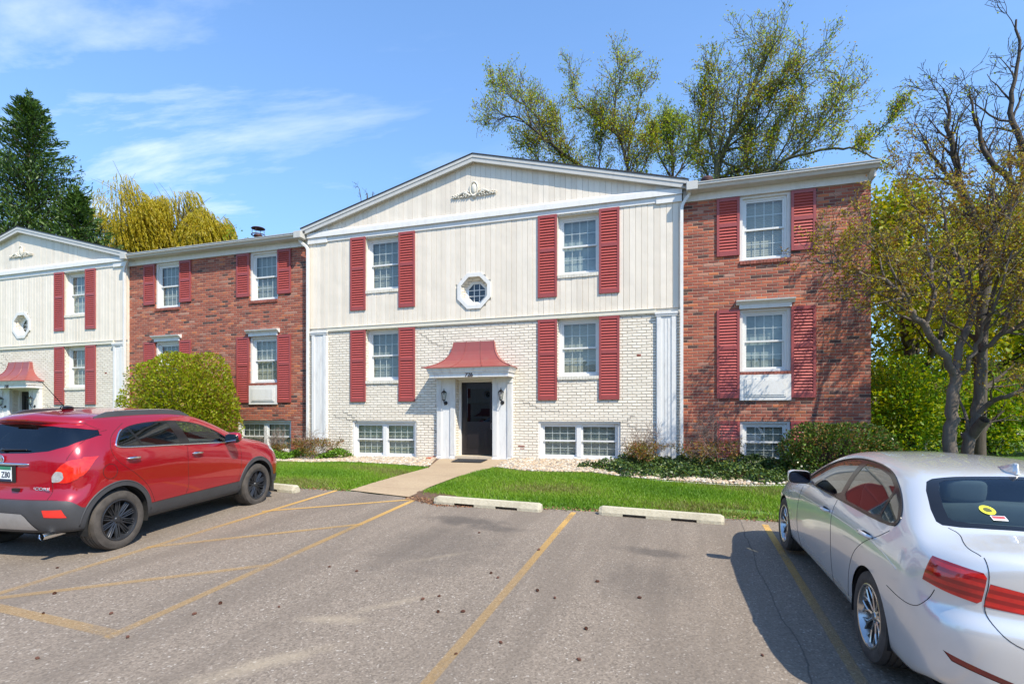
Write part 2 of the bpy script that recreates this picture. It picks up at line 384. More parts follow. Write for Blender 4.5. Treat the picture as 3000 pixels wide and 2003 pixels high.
def downspout(root, org, path, name='downspout'):
    pts = [Vector(p) for p in path]; s = MB()
    # rounded path, rectangular 8 x 6 cm section
    out = [pts[0]]
    for i in range(1, len(pts)-1):
        a, b, c = pts[i-1], pts[i], pts[i+1]; r = min(0.10, (b-a).length/2, (c-b).length/2)
        p0 = b+(a-b).normalized()*r; p1 = b+(c-b).normalized()*r
        for k in range(5):
            t = k/4; out.append(p0*(1-t)**2+b*2*t*(1-t)+p1*t*t)
    out.append(pts[-1]); s.tube(out, 0.048, 4)
    return obj(name, s, MT['whitewood'], root, org=org, smooth=False)

def text_mesh(txt, size, depth, bold=0.0, xs=1.0):
    c = bpy.data.curves.new('t', 'FONT'); c.body = txt; c.size = size; c.extrude = depth; c.offset = bold; c.align_x = 'CENTER'
    o = bpy.data.objects.new('t', c); COL.objects.link(o)
    dg = bpy.context.evaluated_depsgraph_get(); dg.update(); me = bpy.data.meshes.new_from_object(o.evaluated_get(dg))
    bpy.data.objects.remove(o); bpy.data.curves.remove(c)
    return me
def text_obj(name, txt, size, depth, M4, m, parent, bold=0.0, xs=1.0):
    me = text_mesh(txt, size, depth, bold); me.transform(Matrix.Diagonal((xs,1,1,1))); me.transform(M4); me.name = name; me.materials.clear(); me.materials.append(m)
    o = bpy.data.objects.new(name, me); COL.objects.link(o); o.parent = parent; return o

def gabled(xr, label, number):
    """gabled section; xr = x of its right edge; all coordinates below are for xr = 0.02"""
    org = Vector((-5.4, YF, base_z(-5.4)))
    root = empty('gabled_building', org, label, 'apartment building', 'sections of the apartment building')
    D = YF; xl = -10.85; xe = 0.03
    # --- lower wall, painted brick
    win1 = [(-8.83,-7.735,2.53,4.03), (-3.07,-1.975,2.53,4.03)]
    bas = [(-9.31,-7.18,0.25,1.36), (-3.60,-1.45,0.32,1.36)]
    door = (-5.95,-4.86,0.20,2.55)
    mb = MB(); holed(mb, xl, xe, ZB, 4.06, win1+bas+[door], D, 0.35)
    mb.add([(xl,D,ZB),(xl,D+9,ZB),(xl,D+9,4.06),(xl,D,4.06)], [(0,1,2,3)]); mb.add([(xe,D,ZB),(xe,D+9,ZB),(xe,D+9,4.06),(xe,D,4.06)], [(0,1,2,3)])
    wall = obj('painted_brick_wall', mb, MT['wbrick'], root, org=org)
    # stepped mortar cracks
    rnd = random.Random(3); CK = simple('open_joint', (0.10,0.075,0.06), 0.9)
    def crack(x, z, n, dx, dz):
        cr = MB()
        for i in range(n):
            l = rnd.uniform(.06, .2); h = rnd.uniform(.004,.010)
            cr.box(min(x,x+dx*l), max(x,x+dx*l), D-.003, D+.01, z-h/2, z+h/2); x += dx*l
            if rnd.random() < .8: cr.box(x-.004, x+.004, D-.0035, D+.01, min(z,z+dz*.0725), max(z,z+dz*.0725)); z += dz*.0725
        obj('mortar_crack', cr, CK, root, org=org)
    crack(-7.1,3.83,7,1,-1); crack(-9.95,1.52,6,1,-1); crack(-7.05,1.32,5,1,-1); crack(-6.6,1.05,3,1,-1)
    crack(-4.15,1.92,8,1,-1); crack(-1.30,1.30,5,1,-1); crack(-0.75,1.28,4,1,-1); crack(-9.2,1.45,3,-1,1); crack(-1.1,1.5,4,-1,-1); crack(-6.55,3.85,4,1,-1); crack(-1.0,0.65,4,1,1)
    for x, z, a, b in ((-7.03,2.86,.20,.030),(-1.05,2.99,.10,.05),(-4.15,.68,.18,.03),(-4.10,.62,.12,.02),(-9.75,.35,.10,.03),(-6.66,.33,.16,.05),(-1.35,.36,.12,.03)): sp = MB(); sp.box(x, x+a, D-.004, D+.01, z, z+b); obj('bare_brick_patch', sp, SILL_R, root, org=org)
    # --- upper wall: backing + vertical siding boards
    win2 = [(-8.83,-7.735,5.17,6.71), (-3.07,-1.975,5.17,6.71)]
    oc = (-5.41, 4.93)
    zt = lambda x: 8.50-abs(x+5.4)*0.262     # underside of the gable at x
    ohw, ohh = 0.46, 0.46
    bk = MB(); holed(bk, xl, xe, 4.06, 7.0, win2+[(oc[0]-.40,oc[0]+.40,oc[1]-.40,oc[1]+.40)], D+0.022, 0.33)
    bk.add([(xl,D+.022,7.0),(xe,D+.022,7.0),(-5.4,D+.022,8.5)], [(0,1,2)])
    for xx in (xl, xe): bk.add([(xx,D+.022,4.06),(xx,D+9,4.06),(xx,D+9,7.0),(xx,D+.022,7.0)], [(0,1,2,3)])
    obj('sheathing', bk, SILL_M, root, org=org)
    sd = MB(); rnd = random.Random(11); P = 0.148; x = xl
    while x < xe-0.01:
        a, b = x+.001, min(x+P-.0035, xe); y = D+rnd.uniform(-.003,.003)
        segs = [(4.15, 6.75)]
        for h in win2+[(oc[0]-.44,oc[0]+.44,oc[1]-.44,oc[1]+.44)]:
            if b > h[0] and a < h[1]:
                if a < h[0]-.01: h = h
                z0c, z1c = h[2], h[3]
                if len(h) and h[1]-h[0] > .85 and h[1]-h[0] < .9:   # octagon
                    m_ = min(abs(a-oc[0]), abs(b-oc[0])) if not (a < oc[0] < b) else 0
                    c_ = .44 if m_ < .18 else .44-(m_-.18); z0c, z1c = oc[1]-c_, oc[1]+c_
                new = []
                for s0, s1 in segs:
                    if z1c <= s0 or z0c >= s1: new.append((s0,s1)); continue
                    if z0c > s0: new.append((s0,z0c))
                    if z1c < s1: new.append((z1c,s1))
                segs = new
        aa, bb = a, b
        for h in win2:
            if a < h[0] < b or a < h[1] < b:
                # split a board that straddles an opening edge
                for (p0, p1) in ((a, h[0]), (h[1], b)):
                    if p1-p0 > .01 and p0 >= a-1e-6 and p1 <= b+1e-6: sd.box(p0, p1, y, D+.03, h[2], h[3])
        for s0, s1 in segs:
            if s1-s0 > 0.02: sd.add([(a,y,s0),(b,y,s0),(b-.004,y-.006,s0),(a+.004,y-.006,s0),(a,y,s1),(b,y,s1),(b-.004,y-.006,s1),(a+.004,y-.006,s1)], [(3,2,6,7),(0,3,7,4),(2,1,5,6),(0,1,2,3),(4,7,6,5)])
            if s1-s0 > 0.02: sd.add([(a,y,s0),(a,D+.03,s0),(a,D+.03,s1),(a,y,s1)], [(0,1,2,3)]); sd.add([(b,y,s0),(b,D+.03,s0),(b,D+.03,s1),(b,y,s1)], [(3,2,1,0)])
        ta, tb = zt(a), zt(b)
        if max(ta, tb) > 7.06:
            ta, tb = max(ta, 7.03), max(tb, 7.03)
            if a < -5.4 < b: sd.prism_y([(a,7.02),(b,7.02),(b,tb),(-5.4,8.5),(a,ta)], y-.006, D+.03)
            else: sd.prism_y([(a,7.02),(b,7.02),(b,tb),(a,ta)], y-.006, D+.03)
        x += P
    obj('vertical_siding', sd, MT['siding'], root, org=org)
    # --- trim: belt, frieze, corner blocks
    tr = MB()
    tr.box(-10.15, -.585, D-.045, D+.03, 4.035, 4.135); tr.box(-10.15, -.585, D-.06, D+.03, 4.135, 4.15)
    obj('belt_course', tr, simple('cream_trim', (0.66,0.615,0.50), 0.5, var=.05), root, org=org, bev=0.004)
    tr = MB()
    tr.prism_x([(D-.002,7.10),(D-.085,7.03),(D-.09,6.885),(D-.002,6.885)], xl, xe+.0)
    tr.box(-10.15, -.585, D-.035, D+.02, 6.745, 6.884)
    tr.box(xl+.01, -10.15, D-.055, D+.02, 6.715, 6.882); tr.box(-.585, xe-.01, D-.055, D+.02, 6.715, 6.882)
    tr.prism_y([(xl,7.02),(-10.15,7.02),(-10.15,7.24),(xl,7.06)], D-.025, D+.02); tr.prism_y([(-.585,7.02),(xe,7.02),(xe,7.06),(-.585,7.24)], D-.025, D+.02)
    obj('frieze', tr, MT['white'], root, org=org, bev=0.004)
    # --- rakes and roof
    ap, ez = 8.62, 7.17; xa, xb = -11.0, 0.16
    rk = MB()
    def rake(x0, z0, x1, z1, y0, y1, t0, t1):   # band below the roof line
        rk.prism_y([(x0,z0-t1),(x1,z1-t1),(x1,z1-t0),(x0,z0-t0)], y0, y1)
    for sx_, s1 in ((xa, 1), (xb, -1)):
        rake(sx_, ez, -5.4, ap, D-.15, D-.11, 0.01, 0.20)
        rake(sx_, ez, -5.4, ap, D-.165, D-.149, 0.005, 0.09)
        rake(sx_, ez, -5.4, ap, D-.111, D+.02, 0.15, 0.185)
    obj('rake_board', rk, MT['gutter'], root, org=org)
    rf = MB(); t = .025
    for s0 in (xa, xb):
        e = 0.02 if s0 > 0 else -0.02
        rf.hexa([(s0+e,D-.18,ez-.004),(-5.4,D-.18,ap+.001),(-5.4,D+9.2,ap+.001),(s0+e,D+9.2,ez-.004)],
                [(s0+e,D-.18,ez+t),(-5.4,D-.18,ap+t+.001),(-5.4,D+9.2,ap+t+.001),(s0+e,D+9.2,ez+t)])
    obj('roof', rf, MT['shingle'], root, org=org)
    # --- relief ornament in the gable
    om = MB(); ox, oz, oy = -5.41, 7.72, D-.006
    seg = 20
    ring = [(ox+.115*math.cos(a), oz+.19*math.sin(a)) for a in [2*math.pi*k/seg for k in range(seg)]]
    om.tube([(p[0], oy-.03, p[1]) for p in ring+[ring[0]]], .022, 6, cap=False)
    nv = []; 
    for q, dpt in ((1.0,.0),(.8,.035),(.5,.055),(0.01,.06)):
        nv.append([(ox+.10*q*math.cos(a), oy-dpt, oz+.17*q*math.sin(a)) for a in [2*math.pi*k/seg for k in range(seg)]])
    om.add([p for r_ in nv for p in r_], [(i*seg+k, i*seg+(k+1)%seg, (i+1)*seg+(k+1)%seg, (i+1)*seg+k) for i in range(3) for k in range(seg)])
    om.prism_y([(ox-.10,oz-.12),(ox+.10,oz-.12),(ox+.03,oz-.26),(ox-.03,oz-.26)], oy-.03, oy)
    for s in (-1, 1):
        def P2(u, v, d=.03): return (ox+s*u, oy-d, oz-.12+v)
        om.tube([P2(.10,-.06),P2(.2,.0),P2(.28,.05),P2(.36,.04),P2(.45,-.02),P2(.55,-.05),P2(.66,-.02)], [.03,.03,.03,.028,.026,.02,.008], 6)
        sp_ = [P2(.27+.085*(1-k/14)*math.cos(k*.75), .0+.085*(1-k/14)*math.sin(k*.75), .04) for k in range(13)]
        om.tube(sp_, .017, 6)
        for k in range(7):
            u = .14+k*.075; om.tube([P2(u,.02-.01*k,.02), P2(u+.03,.07-.012*k,.04), P2(u+.065,.085-.016*k,.02)], [.018,.02,.004], 5)
            om.tube([P2(u,-.03-.005*k,.02), P2(u+.03,-.09+.004*k,.04), P2(u+.07,-.085+.004*k,.02)], [.018,.018,.004], 5)
    obj('gable_ornament', om, simple('cast_ornament', (0.60,0.565,0.48), 0.6, var=.15), root, org=org, smooth='all')
    # --- windows, sills, shutters
    for i, (a, b, c, d) in enumerate(win1+win2):
        y = D+.15
        cas = MB(); cas.box(a+.001, a+.04, y-.02, y+.09, c+.001, d-.001); cas.box(b-.04, b-.001, y-.02, y+.09, c+.001, d-.001); cas.box(a+.04, b-.04, y-.02, y+.09, d-.04, d-.001)
        obj('window_casing', cas, MT['white'], root, org=org)
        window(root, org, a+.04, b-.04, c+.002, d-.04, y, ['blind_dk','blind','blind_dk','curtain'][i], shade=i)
        brick_sill(root, org, a-.0, b+.0, c, D-.0, SILL_M)
    for (a, b, c, d), bl in zip(bas, ('blind','blind_dk')):
        y = D+.09
        cas = MB(); cas.box(a+.001, a+.06, y-.06, y+.09, c+.001, d-.001); cas.box(b-.06, b-.001, y-.06, y+.09, c+.001, d-.001); cas.box(a+.06, b-.06, y-.06, y+.09, d-.05, d-.001); cas.box(a+.06, b-.06, y-.07, y+.09, c+.001, c+.05)
        obj('window_casing', cas, MT['white'], root, org=org)
        window(root, org, a+.06, b-.06, c+.05, d-.05, y, bl, double=True)
    for a, b in ((-9.345,-8.83),(-7.735,-7.215),(-3.60,-3.085),(-1.99,-1.475)):
        shutter(root, org, a, b, 1.915, 4.035, D-.005); shutter(root, org, a, b, 4.61, 6.765, D-.010)
    # --- octagon window
    def octa(r, cx=oc[0], cz=oc[1]):
        return [(cx+r/math.cos(R(22.5))*math.cos(R(22.5+45*k)), cz+r/math.cos(R(22.5))*math.sin(R(22.5+45*k))) for k in range(8)]
    om = MB(); ro, ri = octa(.49), octa(.385)
    def band(mb, A, B, ya, yb):
        for k in range(8):
            k2 = (k+1) % 8; mb.add([(A[k][0],ya,A[k][1]),(A[k2][0],ya,A[k2][1]),(B[k2][0],yb,B[k2][1]),(B[k][0],yb,B[k][1])], [(0,1,2,3)])
    band(om, ro, ri, D-.04, D-.04); band(om, ro, ro, D-.04, D+.03); band(om, ri, ri, D-.04, D+.03)
    O = obj('octagon_window', om, MT['white'], root, org=org)
    wl = MB(); r2 = octa(.30, oc[0]+.0, oc[1]-.01); band(wl, octa(.386), r2, D+.03, D+.16); 
    obj('recess', wl, MT['wbrick'], O, org=org)
    wl = MB(); r3 = octa(.245, oc[0], oc[1]-.02); band(wl, r2, r3, D+.16, D+.19); grid(wl, oc[0]-.24, oc[0]+.24, oc[1]-.26, oc[1]+.22, D+.195, 3, 3, .02)
    obj('octagon_sash', wl, MT['vinyl'], O, org=org)
    wl = MB(); wl.add([(p[0], D+.21, p[1]) for p in octa(.25, oc[0], oc[1]-.02)], [tuple(range(8))]); obj('pane', wl, MT['glass'], O, org=org)
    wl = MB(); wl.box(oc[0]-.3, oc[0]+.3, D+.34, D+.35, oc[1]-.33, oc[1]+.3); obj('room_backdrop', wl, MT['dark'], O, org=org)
    # --- pilasters (first floor and below)
    for a, b in ((-10.70,-10.15),(-.585,-.10)):
        p = MB(); y = D-.05; zb = .15
        p.box(a, b, y, D+.01, zb, 3.995)
        gw = (b-a)
        for q in ((a+.02,a+.12),(b-.12,b-.02)): p.box(q[0], q[1], y-.018, y+.001, zb, 3.97)
        for k in range(1, 3): p.box(a+.12+(gw-.24)*k/3-.004, a+.12+(gw-.24)*k/3+.004, y-.008, y+.001, zb, 3.96)
        p.box(a+.12, b-.12, y-.014, y+.001, .78, .90)
        p.box(a-.03, b+.03, y-.045, D+.005, 3.996, 4.05); p.box(a-.015, b+.015, y-.03, D+.006, 3.95, 3.995)
        obj('corner_pilaster', p, MT['whitewood'], root, org=org, bev=.003)
    # --- door surround
    for sgn in (-1, 1):
        cx = -5.393; 
        a, b = (cx-1.11, cx-.555) if sgn < 0 else (cx+.54, cx+1.11)
        p = MB(); y = D-.10; z0 = .20
        p.box(a+.01, b-.01, y+.03, D+.01, z0, 2.54)
        for q0 in (a, b-.15):
            p.box(q0, q0+.15, y+.01, y+.031, z0+.15, 2.50)
            for k in range(4): p.box(q0+.012+k*.034, q0+.034+k*.034, y, y+.011, z0+.22, 2.36)
            p.box(q0-.012, q0+.162, y-.02, D+.005, z0, z0+.17); p.box(q0-.01, q0+.16, y-.012, y+.03, 2.385, 2.40)
        obj('door_pilaster', p, MT['whitewood'], root, org=org)
        lx = (a+b)/2
        ln = MB(); ly = y+.03; lz = 2.06
        ln.lathe([(.0,.0),(.05,.0),(.055,.012),(.03,.02),(0,.02)], (lx+.0, ly-.0, lz-.20), 12, 'y')
        ln.v = [(v[0], 2*ly-v[1] if i < 60 else v[1], v[2]) for i, v in enumerate(ln.v)]
        ln.tube([(lx,ly-.01,lz-.20),(lx,ly-.08,lz-.26),(lx,ly-.14,lz-.20),(lx,ly-.14,lz-.14)], .012, 6)
        ln.lathe([(0,-.16),(.025,-.15),(.045,-.125),(.05,-.115),(0,-.115)], (lx, ly-.14, lz), 6)
        ln.lathe([(.0,.20),(.012,.18),(.010,.15),(.03,.135),(.085,.085),(.088,.075),(0,.075)], (lx, ly-.14, lz), 6)
        for k in range(6):
            aa = math.pi/3*k; ln.tube([(lx+.045*math.cos(aa),ly-.14+.045*math.sin(aa),lz-.12),(lx+.075*math.cos(aa),ly-.14+.075*math.sin(aa),lz+.08)], .005, 4)
        LO = obj('wall_lantern', ln, MT['black'], root, org=org)
        g = MB(); g.lathe([(.042,-.115),(.070,.076)], (lx, ly-.14, lz), 6); obj('lantern_glass', g, MT['clear'], LO, org=org)
        g = MB(); g.lathe([(0,-.11),(.012,-.11),(.012,-.03),(.022,-.02),(.024,.01),(0,.04)], (lx, ly-.14, lz), 8); obj('bulb', g, simple('frosted_bulb', (.75,.73,.66), .3), LO, org=org, smooth='all')
    # jambs, head, door
    p = MB(); cx = -5.40; yd = D+.28
    p.box(-5.948, -5.90, D+.20, yd+.05, .40, 2.50); p.box(-4.91, -4.862, D+.20, yd+.05, .40, 2.50); p.box(-5.90, -4.91, D+.20, yd+.05, 2.44, 2.50)
    p.box(-5.945, -4.865, D-.02, D+.2, 2.50, 2.545)
    obj('door_frame', p, MT['white'], root, org=org)
    p = MB(); p.box(-5.94, -4.87, D-.12, D+.36, .0, .40); obj('door_step', p, MT['concrete'], root, org=org, bev=.01)
    d0, d1, y = -5.90, -4.91, yd
    p = MB(); p.box(d0, d0+.15, y, y+.045, .41, 2.44); p.box(d1-.15, d1, y, y+.045, .41, 2.44); p.box(d0+.15, d1-.15, y, y+.045, 2.27, 2.44); p.box(d0+.15, d1-.15, y, y+.045, .41, 1.34)
    p.box(d0+.17, d1-.17, y-.008, y+.001, .60, 1.18); p.box(d0+.21, d1-.21, y-.014, y-.007, .65, 1.13)
    DO = obj('door', p, MT['door'], root, org=org, bev=.002)
    p = MB(); p.add([(d0+.15,y+.02,1.34),(d1-.15,y+.02,1.34),(d1-.15,y+.02,2.27),(d0+.15,y+.02,2.27)], [(0,1,2,3)]); obj('door_glass', p, glass_mat('dark_glass', (.10,.10,.11), 1.5, .02), DO, org=org)
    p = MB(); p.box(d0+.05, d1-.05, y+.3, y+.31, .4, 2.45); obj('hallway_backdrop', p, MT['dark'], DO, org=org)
    p = MB(); p.tube([(d1-.09,y,1.13),(d1-.09,y-.05,1.13),(d1-.09,y-.05,1.30),(d1-.09,y,1.30)], .010, 6); obj('door_handle', p, simple('dull_steel', (.35,.33,.3), .35, .9), DO, org=org)
    # --- canopy
    prof = [(0,.58,.10),(.15,.60,.115),(.37,.635,.15),(.5,.68,.19),(.61,.735,.24),(.72,.81,.30),(.85,.95,.41),(.93,1.09,.52),(1,1.225,.615)]
    z0, z1 = 2.80, 3.53; cm = MB(); cx = -5.395
    rows = []
    for s, hw, pr in prof:
        z = z1+(z0-z1)*s; rows.append([(cx-hw,D,z),(cx-hw,D-pr,z),(cx-hw/3,D-pr,z),(cx+hw/3,D-pr,z),(cx+hw,D-pr,z),(cx+hw,D,z)])
    n = 6
    cm.add([p for r_ in rows for p in r_], [(i*n+k, i*n+k+1, (i+1)*n+k+1, (i+1)*n+k) for i in range(len(rows)-1) for k in range(5)]+[(0,1,2,3,4,5)[::-1]])
    last = rows[-1]; cm.add([(p[0],p[1],p[2]) for p in last]+[(p[0],p[1],p[2]-.02) for p in last], [(k,k+1,k+7,k+6) for k in range(5)])
    CN = obj('canopy', cm, MT['copper'], root, org=org)
    for f in (-1, -.36, .36, 1):
        sm = MB(); sm.tube([(cx+hw*f, D-pr-.004, z1+(z0-z1)*s+.004) for s, hw, pr in prof], .010, 5); obj('standing_seam', sm, MT['copper'], CN, org=org)
    fm = MB()
    lev = [(2.785,1.20,.59),(2.735,1.17,.56),(2.725,1.185,.575),(2.66,1.15,.53),(2.65,1.165,.545),(2.64,1.13,.505),(2.535,1.13,.505)]
    rr = [[(cx-hw,D-.001,z),(cx-hw,D-pr,z),(cx+hw,D-pr,z),(cx+hw,D-.001,z)] for z, hw, pr in lev]
    fm.add([p for r_ in rr for p in r_], [(i*4+k, i*4+k+1, (i+1)*4+k+1, (i+1)*4+k) for i in range(len(rr)-1) for k in range(3)]+[(24,25,26,27)])
    obj('canopy_cornice', fm, stained('rusty_white_paint', (0.74,0.74,0.72), (0.30,0.10,0.06), .55), CN, org=org)
    txt = text_obj('house_number', number, .155, .004, Matrix.Translation((cx+.03-org.x, D-.512-org.y, 2.545-org.z)) @ Matrix.Rotation(R(90), 4, 'X'), MT['numeral'], root, bold=.004)
    # --- downspouts at both ends
    y = D-.09
    downspout(root, org, [(.20,D-.13,6.88),(.20,D-.13,6.84),(.02,y,6.60),(.02,y,.62),(.30,y-.12,.44),(.62,y-.25,.40)])
    downspout(root, org, [(-11.07,D-.13,6.88),(-11.07,D-.13,6.83),(-10.80,y,6.60),(-10.80,y,.35),(-10.80,y-.15,.28)])
    return root, org
g726, g_org = gabled(0, 'cream sided gabled section with white brick below and red canopy over door 726', '726')
# the same section further along the row
g728 = copy_tree(g726); g728.location = g726.location+Vector((-18.42, 0, 0)); g728.name = 'gabled_building'
setp(g728, 'far gabled section at the left edge with red canopy over door 728', 'apartment building')
for ch in list(g728.children):
    if ch.name.startswith('house_number'): bpy.data.objects.remove(ch)
text_obj('house_number', '728', .155, .004, Matrix.Translation((.035, -.512, 2.545-g_org.z)) @ Matrix.Rotation(R(90), 4, 'X'), MT['numeral'], g728, bold=.004)

def hood(root, org, cx, y):
    m = MB(); m.box(cx-.56, cx+.56, y-.05, y+.01, 4.03, 4.12)
    m.prism_x([(y,4.12),(y-.05,4.12),(y-.09,4.17),(y-.14,4.19),(y-.15,4.225),(y,4.25)], cx-.63, cx+.63)
    obj('window_hood', m, MT['white'], root, org=org)
def ac_panel(root, org, cx, y):
    m = MB(); m.box(cx-.55, cx+.55, y-.04, y+.01, 1.865, 2.47)
    m.box(cx-.45, cx+.45, y-.055, y-.039, 1.95, 2.385); m.box(cx-.41, cx+.41, y-.066, y-.054, 1.99, 2.345)
    obj('wall_panel', m, MT['white'], root, org=org, bev=.004)
def brick_section(x0, x1, label, cols, basements, end_return=False):
    org = Vector(((x0+x1)/2, YB, base_z((x0+x1)/2)))
    root = empty('brick_building', org, label, 'apartment building', 'sections of the apartment building')
    holes = []
    for cx in cols: holes += [(cx-.55,cx+.55,5.17,6.72),(cx-.55,cx+.55,2.545,4.03)]
    holes += basements
    mb = MB(); holed(mb, x0, x1, ZB, 6.74, holes, YB, .30)
    for xx in (x0, x1): mb.add([(xx,YB,ZB),(xx,YB+9,ZB),(xx,YB+9,6.74),(xx,YB,6.74)], [(0,1,2,3)])
    obj('brick_wall', mb, MT['brick'], root, org=org)
    y = YB+.10
    for i, cx in enumerate(cols):
        for j, (c, d) in enumerate(((5.17,6.72),(2.545,4.03))):
            cas = MB(); cas.box(cx-.549, cx-.48, y-.06, y+.09, c+.001, d-.001); cas.box(cx+.48, cx+.549, y-.06, y+.09, c+.001, d-.001); cas.box(cx-.48, cx+.48, y-.06, y+.09, d-.06, d-.001)
            obj('window_casing', cas, MT['white'], root, org=org)
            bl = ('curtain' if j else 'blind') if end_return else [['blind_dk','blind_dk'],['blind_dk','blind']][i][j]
            window(root, org, cx-.48, cx+.48, c+.002, d-.06, y, bl)
            brick_sill(root, org, cx-.55, cx+.55, c, YB, SILL_R)
        hood(root, org, cx, YB); ac_panel(root, org, cx, YB)
        for s in (-1, 1):
            a, b = (cx-1.06, cx-.548) if s < 0 else (cx+.548, cx+1.06)
            shutter(root, org, a, b, 5.315, 6.70, YB-.005, .53); shutter(root, org, a, b, 1.92, 4.03, YB-.005)
    for (a, b, c, d) in basements:
        dbl = b-a > 1.5
        cas = MB(); cas.box(a+.001, a+.06, y-.06, y+.09, c+.001, d-.001); cas.box(b-.06, b-.001, y-.06, y+.09, c+.001, d-.001); cas.box(a+.06, b-.06, y-.06, y+.09, d-.05, d-.001)
        obj('window_casing', cas, MT['white'], root, org=org)
        window(root, org, a+.06, b-.06, c+.01, d-.05, y, 'blind' if dbl else 'blind_dk', double=dbl)
        if not dbl:
            shutter(root, org, a-.52, a-.005, .42, 1.38, YB-.005, .5); shutter(root, org, b+.005, b+.52, .42, 1.38, YB-.005, .5)
    # frieze, gutter, roof
    m = MB(); m.box(x0+.001, x1, YB-.04, YB+.02, 6.715, 7.0)
    if end_return: m.box(x1-.0, x1+.04, YB-.22, YB+9, 6.74, 7.02); m.prism_x([(YB-.30,6.93),(YB-.05,6.93),(YB-.05,6.74)], x1-.06, x1+.0)
    obj('frieze', m, MT['white'], root, org=org)
    m = MB(); e = .08 if end_return else 0
    m.prism_x([(YB-.05,6.89),(YB-.30,6.89),(YB-.33,6.94),(YB-.37,6.97),(YB-.37,7.02),(YB-.05,7.02)], x0+.17, x1+e-.06 if not end_return else x1+e)
    m.box(x0+.165, x1+e-(.055 if not end_return else -.005), YB-.385, YB-.36, 7.015, 7.032)
    obj('gutter', m, MT['gutter'], root, org=org)
    for gx in ([x0+.20] if end_return else [x0+.20, x1-.16]): m = MB(); m.box(gx-.13, gx+.13, YB-.40, YB-.04, 6.86, 7.07); obj('gutter_box', m, MT['gutter'], root, org=org, bev=.01)
    m = MB(); m.hexa([(x0,YB-.30,7.04),(x1+e,YB-.30,7.04),(x1+e,YB+9,8.2),(x0,YB+9,8.2)], [(x0,YB-.30,7.07),(x1+e,YB-.30,7.07),(x1+e,YB+9,8.24),(x0,YB+9,8.24)])
    obj('roof', m, MT['shingle'], root, org=org)
    if not end_return:
        px, py = -14.03, YB+1.29; m = MB()
        m.lathe([(.10,7.2),(.10,7.69),(.14,7.73),(.14,7.79),(.0,7.79)], (px,py,0), 16)
        m.lathe([(.22,7.77),(.23,7.78),(.23,7.80),(.21,7.81)], (px,py,0), 20); m.lathe([(.0,8.06),(.21,8.03),(.23,8.01),(.21,8.0),(0,8.01)], (px,py,0), 20)
        for k in range(4): m.tube([(px+.2*math.cos(k*1.57+.4),py+.2*math.sin(k*1.57+.4),7.79),(px+.2*math.cos(k*1.57+.4),py+.2*math.sin(k*1.57+.4),8.02)], .008, 4)
        obj('roof_flue', m, MT['brownmetal'], root, org=org, smooth=True)
        px, py = -14.76, YB+1.6; m = MB(); m.lathe([(.16,7.2),(.16,7.68),(.20,7.69),(.2,7.76),(.13,7.82),(0,7.83)], (px,py,0), 16); obj('roof_vent', m, MT['black'], root, org=org, smooth=True)
    else:
        px, py = .64, YB+.9; m = MB(); m.lathe([(.10,7.2),(.10,7.50),(.15,7.52),(.16,7.59),(.12,7.64),(0,7.65)], (px,py,0), 16); obj('roof_vent', m, MT['brownmetal'], root, org=org, smooth=True)
        # ground extension of the downspout, lying along the wall
        dy = YB-.35
        downspout(root, org, [(.66,dy+.02,.50),(1.5,dy,.44),(2.25,dy-.05,.36)], 'downspout_extension')
    return root
bsec = brick_section(-18.39, -10.86, 'wide red brick section between the two gabled sections, behind the round green shrub', [-16.63, -12.61], [(-13.66,-11.56,.35,1.37),(-17.68,-15.58,.35,1.37)])
brick_section(.05, 4.03, 'narrow red brick end section with one column of windows, shaded by a tree', [1.88], [(1.34,2.42,.40,1.38)], True)

# unseen copies of the sections, added behind the camera for the glass to mirror
for o_, x_, nm, lb in ((g726, 0.0, 'gabled_building', 'unseen gabled section added across the lot for reflections'), (bsec, -9.2, 'brick_building', 'unseen brick section added across the lot on the left, for reflections'), (bsec, 9.2, 'brick_building', 'unseen brick section added across the lot on the right, for reflections'), (g726, -18.4, 'gabled_building', 'farther unseen gabled section added across the lot for reflections')):
    c_ = copy_tree(o_); c_.location = (x_, -22, -1.0); c_.rotation_euler = (0, 0, math.pi); setp(c_, lb, 'apartment building', 'unseen buildings added for reflections')
    for ch in list(c_.children):
        if ch.name.startswith(('house_number','downspout')): bpy.data.objects.remove(ch)
